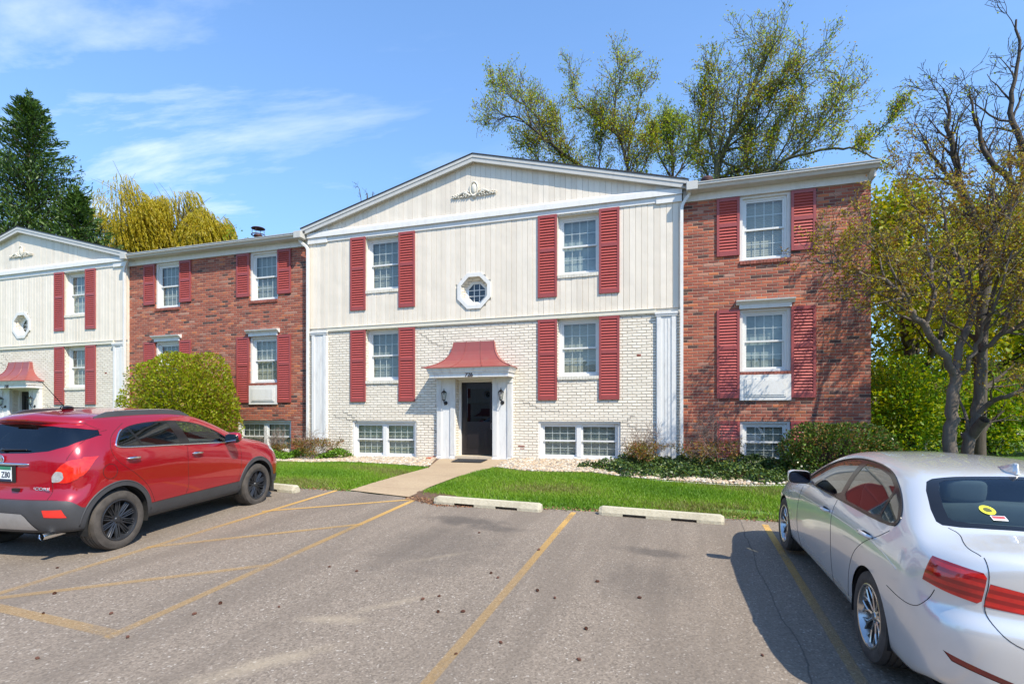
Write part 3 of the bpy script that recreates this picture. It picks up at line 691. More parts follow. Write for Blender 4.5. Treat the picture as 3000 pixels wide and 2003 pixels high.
# ================================================================ ground
def sheet(name, xs, ys, hf, m, kind='structure'):
    v = [(x, y, hf(x, y)) for y in ys for x in xs]; n = len(xs)
    f = [(j*n+i, j*n+i+1, (j+1)*n+i+1, (j+1)*n+i) for j in range(len(ys)-1) for i in range(n-1)]
    me = mesh_from(name, v, f); me.materials.append(m); me.polygons.foreach_set('use_smooth', [True]*len(f))
    o = bpy.data.objects.new(name, me); COL.objects.link(o); return setp(o, kind=kind)
def asphalt_mat():
    m, t, b = mat('asphalt'); co = objco(t)
    v = t.nodes.new('ShaderNodeTexVoronoi'); v.inputs['Scale'].default_value = 75; L(t, co, v.inputs[0])
    v2 = t.nodes.new('ShaderNodeTexVoronoi'); v2.inputs['Scale'].default_value = 30; L(t, co, v2.inputs[0])
    g1 = ramp(t, v.outputs[1], [(0.0, (0.085,0.078,0.070)), (0.35, (0.165,0.150,0.132)), (0.7, (0.24,0.220,0.195)), (0.95, (0.33,0.30,0.26)), (1, (0.6,0.56,0.5))])
    bw = t.nodes.new('ShaderNodeRGBToBW'); L(t, v.outputs[1], bw.inputs[0])
    agg = ramp(t, bw.outputs[0], [(0.12, (0.060,0.048,0.037)), (0.38, (0.175,0.142,0.110)), (0.62, (0.235,0.193,0.151)), (0.85, (0.33,0.275,0.218)), (0.93, (0.60,0.56,0.50))])
    base = mix(t, 0.45, agg, (0.188,0.152,0.117))
    big = noise(t, 0.35, 5, 0.6, co); base = mix(t, ramp(t, big, [(0.35, (0.0,)*3), (0.65, (0.35,)*3)]), base, (0.232,0.188,0.145))
    mp = t.nodes.new('ShaderNodeMapping'); mp.inputs['Scale'].default_value = (2.2, 0.22, 1); L(t, co, mp.inputs[0])
    trk = noise(t, 0.8, 4, 0.6, mp.outputs[0]); base = mix(t, ramp(t, trk, [(0.42, (0.42,)*3), (0.55, (0,)*3)]), base, (0.130,0.105,0.082))
    s = t.nodes.new('ShaderNodeSeparateXYZ'); L(t, co, s.inputs[0])
    def blob(cx, cy, rx, ry, soft=.5, sc=3.0, amp=.8, rot=0):
        c_, s_ = math.cos(rot), math.sin(rot)
        dx = M(t, 'SUBTRACT', s.outputs[0], cx); dy = M(t, 'SUBTRACT', s.outputs[1], cy)
        u = M(t, 'DIVIDE', M(t, 'ADD', M(t, 'MULTIPLY', dx, c_), M(t, 'MULTIPLY', dy, s_)), rx); v_ = M(t, 'DIVIDE', M(t, 'SUBTRACT', M(t, 'MULTIPLY', dy, c_), M(t, 'MULTIPLY', dx, s_)), ry)
        d = M(t, 'SQRT', M(t, 'ADD', M(t, 'MULTIPLY', u, u), M(t, 'MULTIPLY', v_, v_)))
        d = M(t, 'ADD', d, M(t, 'MULTIPLY', M(t, 'SUBTRACT', noise(t, sc, 5, 0.7, co), 0.5), amp*2))
        return ramp(t, d, [(max(0, 1-soft), (1,)*3), (1.0, (0,)*3)])
    for (cx, cy, rx, ry, k) in ((-3.0, 7.25, .75, .30, .6), (-2.5, 7.0, .5, .2, .5), (-.3, 6.6, .5, .22, .55), (-2.8, 5.9, .9, 1.3, .35), (-.35, 5.5, .6, .8, .3)):
        base = mix(t, M(t, 'MULTIPLY', blob(cx, cy, rx, ry, .6), k), base, (0.055,0.047,0.042))
    for (cx, cy, rx, ry, ro, k) in ((-2.75, 3.0, .55, .13, .9, .45), (-2.75, 3.75, .35, .10, .3, .45), (-2.45, 4.2, .5, .08, .9, .3), (-2.6, 5.6, .5, .08, .85, .25)):
        base = mix(t, M(t, 'MULTIPLY', blob(cx, cy, rx, ry, .9, 2.2, .7, ro), k), base, (0.40,0.33,0.23))
    # long crack running under the silver car's shadow
    cxn = M(t, 'ADD', .84, M(t, 'MULTIPLY', M(t, 'SUBTRACT', noise(t, .6, 5, 0.55, co), 0.5), .4))
    cr = M(t, 'ABSOLUTE', M(t, 'SUBTRACT', s.outputs[0], cxn)); crm = ramp(t, cr, [(0.003, (0.6,)*3), (0.010, (0,)*3)])
    base = mix(t, crm, base, (0.03,0.028,0.026))
    L(t, base, b.inputs['Base Color']); b.inputs['Roughness'].default_value = 0.88
    bump(t, b, M(t, 'ADD', bw.outputs[0], M(t, 'MULTIPLY', v2.outputs[0], 1.0)), 0.55, 0.006)
    return m
MT['asphalt'] = asphalt_mat()
def soil_mat(name, stops, sc=4.0):
    m, t, b = mat(name); co = objco(t); L(t, ramp(t, noise(t, sc, 8, 0.7, co), stops), b.inputs['Base Color']); b.inputs['Roughness'].default_value = 0.95
    bump(t, b, noise(t, 40, 4, 0.7, co), 0.8, 0.02); return m
MT['turf'] = soil_mat('turf_soil', [(0.3, (0.07,0.15,0.018)), (0.55, (0.10,0.19,0.025)), (0.75, (0.16,0.19,0.05))])
MT['mulch'] = soil_mat('mulch', [(0.3, (0.06,0.035,0.022)), (0.55, (0.13,0.075,0.045)), (0.75, (0.26,0.17,0.11))], 12)
MT['farground'] = soil_mat('far_ground', [(0.3, (0.05,0.12,0.015)), (0.7, (0.10,0.18,0.03))], .5)
def wide(lo, hi, step, far):
    a = [-far, -far*.5, -far*.2]+list(np.arange(lo, hi+.01, step))+[far*.2, far*.5, far]; return sorted(set(float(q) for q in a))
sheet('ground', wide(-40, 40, 4, 600), sorted(set([-600.,-200.,-60.,-26.,-14.,-2.,8.3,10.,12.,13.6,16.,30.,60.,200.,600.])), lambda x, y: H(x, y)-.08, MT['farground'])
# asphalt: front edge wavers a little
def poly_strip(name, top, bot, hf, m, lift, n=6, kind='structure'):
    """sheet between two polylines of equal length"""
    v = []; f = []; k = len(top)
    for j in range(n+1):
        t = j/n
        for a, b in zip(bot, top):
            x = a[0]+(b[0]-a[0])*t; y = a[1]+(b[1]-a[1])*t; v.append((x, y, hf(x, y)+lift))
    f = [(j*k+i, j*k+i+1, (j+1)*k+i+1, (j+1)*k+i) for j in range(n) for i in range(k-1)]
    me = mesh_from(name, v, f); me.materials.append(m); me.polygons.foreach_set('use_smooth', [True]*len(f)); o = bpy.data.objects.new(name, me); COL.objects.link(o)
    return setp(o, kind=kind) if kind else o
rnd = random.Random(5)
xe_ = [-30,-20]+[x*.25 for x in range(-48, 33)]+[20,30]
top = [(x, edge_y(x)+rnd.uniform(-.025,.025)) for x in xe_]
poly_strip('parking_lot', top, [(x, -22) for x in xe_], lot2, MT['asphalt'], 0.0, 12)
# lawn
def HL(x, y): return H(x, y)
xs = [x*.25 for x in range(-120, 121)]
ys_ = [8.0+k*.14 for k in range(41)]
sheet('lawn', xs, ys_, lambda x, y: H(x, y)-.012 if y > edge_y(x)+.02 else lot2(x,y)-.03, MT['turf'])
# walkway
WL = [(-6.45,13.55),(-6.30,13.0),(-5.84,11.74),(-5.89,10.46),(-5.89,9.32),(-5.91,8.58)]
WR = [(-4.33,13.55),(-4.32,12.9),(-4.32,12.01),(-4.60,10.60),(-4.62,9.30),(-4.58,8.42)]
def walk_mat():
    m, t, b = mat('walk_concrete'); co = objco(t)
    base = ramp(t, noise(t, 28, 5, 0.7, co), [(0.3, (0.33,0.245,0.150)), (0.7, (0.45,0.345,0.225))])
    base = mix(t, ramp(t, noise(t, 1.2, 5, 0.6, co), [(0.4, (0,)*3), (0.7, (0.5,)*3)]), base, (0.30,0.21,0.135))
    s = t.nodes.new('ShaderNodeSeparateXYZ'); L(t, co, s.inputs[0])
    j = M(t, 'ABSOLUTE', M(t, 'SUBTRACT', M(t, 'FRACT', M(t, 'DIVIDE', M(t, 'ADD', s.outputs[1], .55), 1.6)), .5)); jm = ramp(t, j, [(0.4955, (0,)*3), (0.4975, (0.8,)*3)])
    base = mix(t, jm, base, (0.10,0.07,0.045)); L(t, base, b.inputs['Base Color']); b.inputs['Roughness'].default_value = .85
    bump(t, b, noise(t, 90, 3, 0.6, co), 0.5, 0.006); return m
poly_strip('walkway', WL, WR, H, walk_mat(), .012, 6)
def walk_x(y):
    def at(P):
        for (a, b), (c, d) in zip(P, P[1:]):
            if d <= y <= b: return a+(c-a)*(b-y)/(b-d)
        return P[0][0] if y > P[0][1] else P[-1][0]
    return at(WL), at(WR)
poly_strip('bare_soil', [(-4.66,9.15),(-4.3,9.0),(-3.9,8.75),(-3.3,8.60),(-2.8,8.58)], [(-4.60,8.30),(-4.3,8.20),(-3.84,8.02),(-3.3,8.12),(-2.8,8.28)], H, MT['mulch'], .004, 3)
# planting beds and gravel
GL = [(-11.5,11.9),(-10.4,11.85),(-9.37,11.85),(-8.72,12.2),(-7.58,12.07),(-6.5,11.86),(-5.86,11.74)]
poly_strip('gravel_bed', [(-11.5,13.65),(-10.4,13.65),(-9.37,13.65),(-8.72,13.65),(-7.58,13.65),(-6.9,13.65),(-6.45,13.65)], GL, H, MT['mulch'], .015, 4)
GR = [(-4.25,12.03),(-3.36,11.6),(-2.8,11.62),(-1.89,11.75),(-1.2,11.37),(-.44,11.2),(.36,11.12),(1.1,11.08),(2,11.3),(3,11.6),(4.2,12),(6,12.5)]
poly_strip('planting_bed', [(-4.3,13.65),(-3.4,13.65),(-2.8,13.65),(-1.9,13.65),(-1.2,13.7),(-.44,13.7),(.36,13.7),(1.1,13.7),(2,13.7),(3,13.7),(4.1,13.7),(6,13.7)], GR, H, MT['mulch'], .015, 4)
poly_strip('planting_bed', [(-30,13.7),(-18,13.7),(-11.5,13.7)], [(-30,12.0),(-18,11.95),(-11.5,11.9)], H, MT['mulch'], .015, 4)
def interp(P, x):
    for (a, b), (c, d) in zip(P, P[1:]):
        if a <= x <= c: return b+(d-b)*(x-a)/(c-a)
    return P[0][1] if x < P[0][0] else P[-1][1]
# white edging strip
ed = MB(); pts = [(x, interp(GR, x)-.03, H(x, interp(GR, x))+.012) for x in [-.6+k*.25 for k in range(20)]]
ed.tube(pts, .012, 6); setp(obj('bed_edging', ed, MT['white']), 'pale edging strip along the lawn in front of the ivy bed', 'garden edging')
# painted lines
def line_mat(name, wear):
    m = bpy.data.materials.new(name); m.use_nodes = True; t = m.node_tree; b = t.nodes['Principled BSDF']; o = t.nodes['Material Output']; co = objco(t)
    L(t, ramp(t, noise(t, 30, 5, .7, co), [(0.3, (0.50,0.30,0.080)), (0.7, (0.64,0.39,0.12))]), b.inputs['Base Color']); b.inputs['Roughness'].default_value = .75
    tr = t.nodes.new('ShaderNodeBsdfTransparent'); mx = t.nodes.new('ShaderNodeMixShader')
    a = noise(t, 55, 4, .75, co); c = noise(t, 0.9, 3, .6, co)
    k = M(t, 'ADD', M(t, 'MULTIPLY', a, 1.0), M(t, 'MULTIPLY', c, 1.1))
    fac = ramp(t, k, [(max(0, wear-.13), (0,)*3), (min(1, wear+.13), (1,)*3)])
    # thin with distance from the kerb end: worn where cars drive
    s = t.nodes.new('ShaderNodeSeparateXYZ'); L(t, co, s.inputs[0])
    fac2 = M(t, 'MULTIPLY', M(t, 'MULTIPLY', M(t, 'ADD', M(t, 'MULTIPLY', fac, .65), .35), 1.0), ramp(t, M(t, 'DIVIDE', s.outputs[1], 10.0), [(0.0, (0.26,)*3), (0.5, (0.28,)*3), (0.64, (.5,)*3), (0.82, (.95,)*3)]))
    L(t, fac2, mx.inputs[0]); L(t, tr.outputs[0], mx.inputs[1]); L(t, b.outputs[0], mx.inputs[2]); L(t, mx.outputs[0], o.inputs[0]); return m
LM = line_mat('worn_yellow_paint', .95)
def pline(a, b, w=.085, lift=.004):
    d = Vector((b[0]-a[0], b[1]-a[1], 0)); n = Vector((-d.y, d.x, 0)).normalized()*w/2; k = max(2, int(d.length/.4)); v = []
    for i in range(k+1):
        p = Vector((a[0], a[1], 0))+d*i/k
        for s in (-1, 1): q = p+n*s; v.append((q.x, q.y, lot2(q.x, q.y)+lift))
    f = [(2*i, 2*i+1, 2*i+3, 2*i+2) for i in range(k)]
    me = mesh_from('parking_line', v, f); me.materials.append(LM); o = bpy.data.objects.new('parking_line', me); COL.objects.link(o); setp(o, kind='structure')
pline((-1.62,8.35), (-1.52,-3)); pline((-4.40,8.36), (-4.13,2.90)); pline((-6.14,8.50), (-5.86,2.2)); pline((1.18,8.60), (1.10,-3)); pline((3.9,8.60),(3.8,-3)); pline((-9.3,8.3),(-9.1,2.2))
pline((-4.46,8.26), (-6.14,6.64), .085, .0055); pline((-4.28,6.52), (-6.0,4.68), .085, .0055); pline((-4.20,4.68), (-5.82,3.09), .085, .0055); pline((-5.82,3.0), (-4.13,2.97), .11, .0055)
# wheel stops
def stop_mat():
    m, t, b = mat('wheel_stop_concrete'); co = objco(t)
    base = ramp(t, noise(t, 22, 6, .7, co), [(0.3, (0.40,0.36,0.26)), (0.7, (0.55,0.505,0.385))]); base = mix(t, ramp(t, noise(t, 3, 5, .7, co), [(0.5, (0,)*3), (0.75, (0.6,)*3)]), base, (0.30,0.27,0.20))
    L(t, base, b.inputs['Base Color']); b.inputs['Roughness'].default_value = .9; bump(t, b, noise(t, 35, 5, .7, co), .7, .012); return m
SM = stop_mat()
def wheel_stop(x, y, label, rz, ln=1.83):
    m = MB(); h = ln/2
    sec = [(-.085,0),(.085,0),(.085,.045),(.055,.125),(-.055,.125),(-.085,.045)]
    def sl(x0, x1, c0=1.0, c1=1.0, sec=sec):
        m.hexa([(x0, s_[0]*c0, s_[1]*(c0 if s_[1] > .05 else 1)) for s_ in sec], [(x1, s_[0]*c1, s_[1]*(c1 if s_[1] > .05 else 1)) for s_ in sec])
    up = [(-.0845,.045),(.0845,.045),(.055,.1249),(-.055,.1249)]
    # three feet with two drainage slots between
    a = [-h+.05, -h*.60, -h*.22, h*.18, h*.58, h-.05]
    sl(-h, a[0], .82, 1.0); sl(a[0], a[1]); sl(a[1], a[2], sec=[(-.0845,.042),(.0845,.042),(.0845,.046),(.055,.1245),(-.055,.1245),(-.0845,.046)]); sl(a[2], a[3]); sl(a[3], a[4], sec=[(-.0845,.042),(.0845,.042),(.0845,.046),(.055,.1245),(-.055,.1245),(-.0845,.046)]); sl(a[4], a[5]); sl(a[5], h, 1.0, .82)
    o = obj('wheel_stop', m, SM); o.location = (x, y, lot2(x, y)+.001); o.rotation_euler = (R(2.29), R(1.64), rz)
    return setp(o, label, 'wheel stop', 'concrete wheel stops at the lawn edge')
wheel_stop(-3.03, 8.20, 'concrete wheel stop in the empty space right of the walkway', R(2.0))
wheel_stop(-.31, 8.42, 'concrete wheel stop in the space left of the silver sedan', R(1.5))
wheel_stop(-7.58, 8.10, 'concrete wheel stop at the nose of the red SUV, right end showing', R(-2))
st_ = MB(); st_.tube([(-1.06,8.3,lot2(-1,8.3)),(-1.06,8.295,lot2(-1,7.9)+.05)], .008, 5)
# mat and loose brick
m_ = MB(); m_.v = [(x, y, H(x, y)+.024) for x, y in ((-5.72,12.78),(-4.88,12.75),(-4.92,13.36),(-5.80,13.42))]; m_.f = [(0,1,2,3)]
m_.v += [(x, y, z+.012) for x, y, z in m_.v]; m_.f += [(7,6,5,4),(0,1,5,4),(1,2,6,5),(2,3,7,6),(3,0,4,7)]
dm = obj('doormat', m_, simple('black_rubber', (.018,.018,.02), .9, bmp=.8, bs=80)); setp(dm, 'dark rubber doormat on the walk below door 726', 'doormat')
m_ = MB(); m_.box(-6.62,-6.50,13.12,13.30,H(-6.5,13.2)+.01,H(-6.5,13.2)+.085); setp(obj('loose_brick', m_, simple('loose_brick', (.45,.13,.06), .9, bmp=.5), bev=.008), 'loose orange brick lying on the gravel left of door 726', 'brick')

# gravel stones, as stuff
def pebbles(name, label, region, n, cols, seed, s0=.018, s1=.045):
    rg = np.random.default_rng(seed); pts = []
    while len(pts) < n:
        x, y = region(rg)
        if x is not None: pts.append((x, y))
    base = np.array([(1,0,0),(-1,0,0),(0,1,0),(0,-1,0),(0,0,1),(0,0,-1)], float); fc = np.array([(0,2,4),(2,1,4),(1,3,4),(3,0,4),(2,0,5),(1,2,5),(3,1,5),(0,3,5)])
    # a subdivided octahedron reads as a rounded stone
    V = [tuple(p) for p in base]; F = []; cache = {}
    def mid(a, b):
        k = (min(a,b), max(a,b))
        if k not in cache: p = np.array(V[a])+np.array(V[b]); p /= np.linalg.norm(p); V.append(tuple(p)); cache[k] = len(V)-1
        return cache[k]
    for a, b, c in fc: ab, bc, ca = mid(a,b), mid(b,c), mid(c,a); F += [(a,ab,ca),(ab,b,bc),(ca,bc,c),(ab,bc,ca)]
    V = np.array(V); F = np.array(F); vs, fs, mi = [], [], []
    for i, (x, y) in enumerate(pts):
        s = rg.uniform(s0, s1); sc = np.array([s*rg.uniform(.8,1.5), s*rg.uniform(.7,1.1), s*rg.uniform(.45,.8)]); a = rg.uniform(0, 6.28)
        P = V*sc*(1+rg.uniform(-.12,.12,(len(V),1))); c_, s_ = math.cos(a), math.sin(a)
        P = np.stack([P[:,0]*c_-P[:,1]*s_+x, P[:,0]*s_+P[:,1]*c_+y, P[:,2]+H(x, y)+.02+s*.3], 1)
        fs.append(F+i*len(V)); vs.append(P); mi.append(np.full(len(F), rg.integers(0, len(cols))))
    ms = [simple(name+'_stone', c, .7, var=.2, vs=20) for c in cols]
    o = np_obj(name, np.concatenate(vs), np.concatenate(fs), 3, ms, matidx=np.concatenate(mi), smooth=True)
    return setp(o, label, name, kind='stuff')
PC = [(.44,.38,.29),(.52,.48,.41),(.36,.26,.17),(.42,.34,.24),(.26,.22,.18),(.48,.36,.24)]
def regL(rg):
    x = rg.uniform(-11.4, -5.9); y = rg.uniform(11.75, 13.6)
    if y < interp(GL, x)+.03 or (x > walk_x(y)[0]-.03): return None, None
    return x, y
def regR(rg):
    x = rg.uniform(-4.5, 4.0); y = rg.uniform(11.1, 13.6)
    if y < interp(GR, x)+.03 or x < walk_x(y)[1]+.03: return None, None
    if x > -1.6 and y > interp(GR, x)+.55: return None, None
    if x > .8 and rg.random() < .6: return None, None
    return x, y
pebbles('gravel', 'river pebbles filling the bed left of door 726', regL, 5200, PC, 3)
pebbles('gravel', 'river pebbles filling the bed right of door 726', regR, 5200, PC, 4)

# grass blades, as stuff
def blades(name, label, region, n, mats, seed, h0=.04, h1=.075, w=.007, hf=H):
    rg = np.random.default_rng(seed); P = region(rg, n)
    n = len(P); z = np.array([hf(a, b) for a, b in P[:, :2]])-.01
    h = rg.uniform(h0, h1, n)*(P[:,2] if P.shape[1] > 2 else 1); a = rg.uniform(0, 2*np.pi, n); ln = rg.uniform(.2, .9, n)*h
    dx, dy = np.cos(a), np.sin(a); la = rg.uniform(0, 2*np.pi, n); ww = w*rg.uniform(.7, 1.5, n)
    b0 = np.stack([P[:,0]-dx*ww, P[:,1]-dy*ww, z], 1); b1 = np.stack([P[:,0]+dx*ww, P[:,1]+dy*ww, z], 1)
    tp = np.stack([P[:,0]+np.cos(la)*ln, P[:,1]+np.sin(la)*ln, z+h], 1)
    v = np.stack([b0, b1, tp], 1).reshape(-1, 3); f = np.arange(3*n).reshape(-1, 3)
    patch = np.sin(P[:,0]*1.7+np.sin(P[:,1]*2.3)*1.3)+np.sin(P[:,1]*2.9+P[:,0]*.7)+rg.normal(0, .8, n)
    mi = np.clip(((patch+2.4)/4.8*len(mats)).astype(int), 0, len(mats)-1)
    return setp(np_obj(name, v, f, 3, mats, matidx=mi), label, name, kind='stuff')
def leaf_mat(name, a, b_, rough=.5, trans=.35):
    m = bpy.data.materials.new(name); m.use_nodes = True; t = m.node_tree; t.nodes.clear(); o = t.nodes.new('ShaderNodeOutputMaterial')
    g = t.nodes.new('ShaderNodeNewGeometry'); c = ramp(t, g.outputs['Random Per Island'], [(0, a), (1, b_)])
    d = t.nodes.new('ShaderNodeBsdfPrincipled'); L(t, c, d.inputs['Base Color']); d.inputs['Roughness'].default_value = rough; d.inputs['Specular IOR Level'].default_value = .35
    tr = t.nodes.new('ShaderNodeBsdfTranslucent'); L(t, mix(t, 1.0, c, (1.25,1.2,.6), 'MULTIPLY'), tr.inputs[0])
    mx = t.nodes.new('ShaderNodeMixShader'); mx.inputs[0].default_value = trans; L(t, d.outputs[0], mx.inputs[1]); L(t, tr.outputs[0], mx.inputs[2]); L(t, mx.outputs[0], o.inputs[0]); return m
GM = [leaf_mat('grass_a', (.085,.19,.010), (.13,.27,.016)), leaf_mat('grass_b', (.12,.24,.012), (.18,.33,.020)), leaf_mat('grass_c', (.17,.30,.016), (.25,.39,.03)), leaf_mat('grass_dry', (.17,.18,.05), (.26,.26,.08))]
def lawn_region(rg, n):
    out = []
    for _ in range(60):
        x = rg.uniform(-16.0, 7.0, 26000); y = rg.uniform(8.1, 13.4, 26000)
        ey = np.interp(x, [e[0] for e in EDGE], [e[1] for e in EDGE]); wl = np.interp(-y, [-p[1] for p in WL], [p[0] for p in WL]); wr = np.interp(-y, [-p[1] for p in WR], [p[0] for p in WR])
        gl = np.where(x < -11.5, 11.9, np.interp(x, [p[0] for p in GL], [p[1] for p in GL])); gr = np.interp(x, [p[0] for p in GR], [p[1] for p in GR])
        jag = .03*np.sin(x*23)+.03*np.sin(x*9.7+2)+rg.normal(0, .025, len(x))
        ok = (y > ey+.05+jag)
        left = (x < wl-.02+rg.normal(0, .03, len(x))) & (y < gl); right = (x > wr+.04+jag) & (y < gr)
        # worn corner by the walk and a bare patch near the silver car
        d1 = np.hypot((x+4.2)/1.0, (y-8.5)/.33); d2 = np.hypot((x-1.0)/.55, (y-9.25)/.12); d3 = np.hypot((x+3.2)/.7, (y-8.75)/.25)
        p = np.clip((d1-.7)*1.6, .02, 1)*np.clip((d2-.6)*1.8, .12, 1)*np.clip((d3-.3)*1.2, .45, 1)*np.clip((y-ey)/.22, .25, 1)
        ok &= (left | right) & (rg.random(len(x)) < p)
        hgt = .55+.45*np.clip((y-ey)/.5, 0, 1)
        out.append(np.stack([x[ok], y[ok], hgt[ok]], 1))
        if sum(map(len, out)) > n: break
    return np.concatenate(out)[:n]
def Hgrass(x, y): return H(x, y)
_g = blades('grass', 'green spring lawn between the parking lot and the building', lambda rg, n: lawn_region(rg, n), 270000, GM, 8)
# dead leaves and litter along the kerbless lawn edge
def flakes(name, label, pts, mats, seed, s0=.012, s1=.03, hf=H, lift=.01, tilt=.5, kind='stuff', cat=None):
    rg = np.random.default_rng(seed); n = len(pts); pts = np.asarray(pts); z = np.array([hf(a, b) for a, b in pts[:, :2]])+lift+(pts[:,2] if pts.shape[1] > 2 else 0)
    nrm = rg.normal(0, tilt, (n,3)); nrm[:,2] += 1; nrm /= np.linalg.norm(nrm, axis=1)[:,None]
    u = np.cross(nrm, rg.normal(size=(n,3))); u /= np.linalg.norm(u, axis=1)[:,None]; v = np.cross(nrm, u)
    s = rg.uniform(s0, s1, n)[:,None]; c = np.stack([pts[:,0], pts[:,1], z], 1)
    q = np.stack([c-u*s, c-v*s*.55, c+u*s, c+v*s*.55], 1).reshape(-1, 3); f = np.arange(4*n).reshape(-1, 4)
    return setp(np_obj(name, q, f, 4, mats, matidx=rg.integers(0, len(mats), n)), label, cat or name, kind=kind)
DL = [simple('dead_leaf_a', (.22,.09,.04), .8, var=.3), simple('dead_leaf_b', (.34,.20,.10), .8, var=.3), simple('dead_leaf_c', (.12,.05,.03), .8)]
rg = np.random.default_rng(12); x = rg.uniform(-9.5, 5, 2600); x = np.concatenate([x, rg.normal(-4.0, .5, 900)]); y = np.array([edge_y(a) for a in x])+rg.normal(.03, .07, len(x))
keep = (x < -5.95) | (x > -4.62); flakes('leaf_litter', 'brown dead leaves collected along the edge of the lawn', np.stack([x, y], 1)[keep], DL, 5, .010, .026, hf=lambda a, b: max(H(a, b), lot2(a, b)), lift=.006)
# pine cones on the asphalt
def cone_mesh():
    m = MB(); n = 9
    for i in range(9):
        t = i/8; r = .017*math.sin(math.pi*(.12+.83*t))+.004
        for k in range(7):
            a = 2*math.pi*(k+.5*(i % 2))/7; x = -.028+.056*t
            c, s = math.cos(a), math.sin(a)
            m.add([(x-.004, (r-.008)*c, (r-.008)*s), (x+.003, r*c-.006*s, r*s+.006*c), (x+.011, (r+.003)*c, (r+.003)*s), (x+.003, r*c+.006*s, r*s-.006*c)], [(0,1,2,3)])
    m.lathe([(.0,-.03),(.010,-.02),(.014,0),(.009,.02),(0,.032)], (0,0,0), 8, 'x')
    return m
cm_ = simple('pine_cone_scales', (.115,.045,.028), .75, var=.5, vs=60)
CONES = [(-3.58,4.83),(-3.23,4.81),(-3.33,3.8),(-3.86,3.69),(-3.88,3.44),(-4.53,3.22),(-6.17,3.84),(-5.05,3.04),(-5.43,3.36),(-2.24,4.37),(-2.13,4.49),(-1.99,4.17),(-1.79,4.24),(-1.89,5.24),(-1.78,5.13),(-2.58,6.67),(-1.31,4.93),(-1.11,4.81),(-0.8,5.37),(-0.73,4.27),(-1.3,3.82),(-0.69,3.76),(0.57,4.27),(-0.37,5.08),(-1.55,3.55),(-4.26,2.53),(-3.99,2.96),(-1.63,6.2)]
proto = None; rnd = random.Random(4)
for i, (x, y) in enumerate(CONES):
    if proto is None: proto = obj('pine_cone', cone_mesh(), cm_); o = proto
    else: o = proto.copy(); COL.objects.link(o)
    s = rnd.uniform(.38, .66); o.location = (x, y, lot2(x, y)+.017*s); o.scale = (s,s,s); o.rotation_euler = (0, 0, rnd.uniform(0, 6.28))
    setp(o, 'small brown pine cone lying on the grey asphalt', 'pine cone', 'pine cones scattered on the asphalt')
# ================================================================ trees and shrubs
def bark_mat(name, a, b_, sc=6):
    m, t, b = mat(name); co = objco(t); mp = t.nodes.new('ShaderNodeMapping'); mp.inputs['Scale'].default_value = (1, 1, .25); L(t, co, mp.inputs[0])
    n = noise(t, sc, 7, .7, mp.outputs[0]); L(t, ramp(t, n, [(0.3, a), (0.7, b_)]), b.inputs['Base Color']); b.inputs['Roughness'].default_value = .9; bump(t, b, n, .9, .03); return m
BK = {'grey': bark_mat('grey_bark', (.065,.050,.040), (.19,.155,.125)), 'dark': bark_mat('dark_bark', (.035,.026,.02), (.10,.08,.06)), 'olive': bark_mat('olive_bark', (.07,.06,.03), (.17,.15,.07))}
def branches_mesh(name, lines, m, parent=None, org=None):
    """lines: list of (points, radii) -> one skin of tapered tubes"""
    vs, fs, base = [], [], 0
    by = {}
    for pts, rad in lines:
        n = 8 if rad[0] > .07 else (5 if rad[0] > .02 else 3)
        P = np.array([tuple(p) for p in pts], float); Rr = np.array(rad, float); k = len(P)
        D = np.gradient(P, axis=0); D /= np.linalg.norm(D, axis=1)[:,None]+1e-9
        ref = np.array([0.31, 0.77, 0.17]); U = np.cross(D, ref); U /= np.linalg.norm(U, axis=1)[:,None]+1e-9; V = np.cross(D, U)
        a = np.arange(n)*2*np.pi/n
        ring = P[:,None,:]+(U[:,None,:]*np.cos(a)[None,:,None]+V[:,None,:]*np.sin(a)[None,:,None])*Rr[:,None,None]
        vs.append(ring.reshape(-1,3)); i = np.arange(k-1)[:,None]*n; j = np.arange(n)[None,:]; j2 = (np.arange(n)+1)[None,:] % n
        fs.append(np.stack([i+j, i+j2, i+j2+n, i+j+n], -1).reshape(-1,4)+base); base += k*n
    V = np.concatenate(vs)
    if org is not None: V = V-np.array(org)
    return np_obj(name, V, np.concatenate(fs), 4, m, parent, smooth=True)
def leaves_mesh(name, C, s0, s1, mats, parent=None, org=None, seed=1, asp=.6, dirs=None, dspread=.5, up=.3, clump=None):
    rg = np.random.default_rng(seed); C = np.asarray(C, float); n = len(C)
    if dirs is None: u = rg.normal(size=(n,3))
    else: u = np.asarray(dirs)+rg.normal(0, dspread, (n,3))
    u /= np.linalg.norm(u, axis=1)[:,None]+1e-9
    nn = rg.normal(size=(n,3)); nn[:,2] += up; v = np.cross(nn, u); v /= np.linalg.norm(v, axis=1)[:,None]+1e-9; w_ = np.cross(u, v)
    s = rg.uniform(s0, s1, n)[:,None]
    # each leaf: two triangles folded along its rib
    a = C-u*s; b = C+v*s*asp+w_*s*.15; c = C+u*s; d = C-v*s*asp+w_*s*.15
    V = np.stack([a,b,c,d], 1).reshape(-1,3)
    if org is not None: V = V-np.array(org)
    F = np.arange(4*n).reshape(-1,4)
    mi = rg.integers(0, len(mats), n) if clump is None else np.clip(clump+rg.integers(-1, 2, n), 0, len(mats)-1)
    return np_obj(name, V, F, 4, mats, parent, matidx=mi)
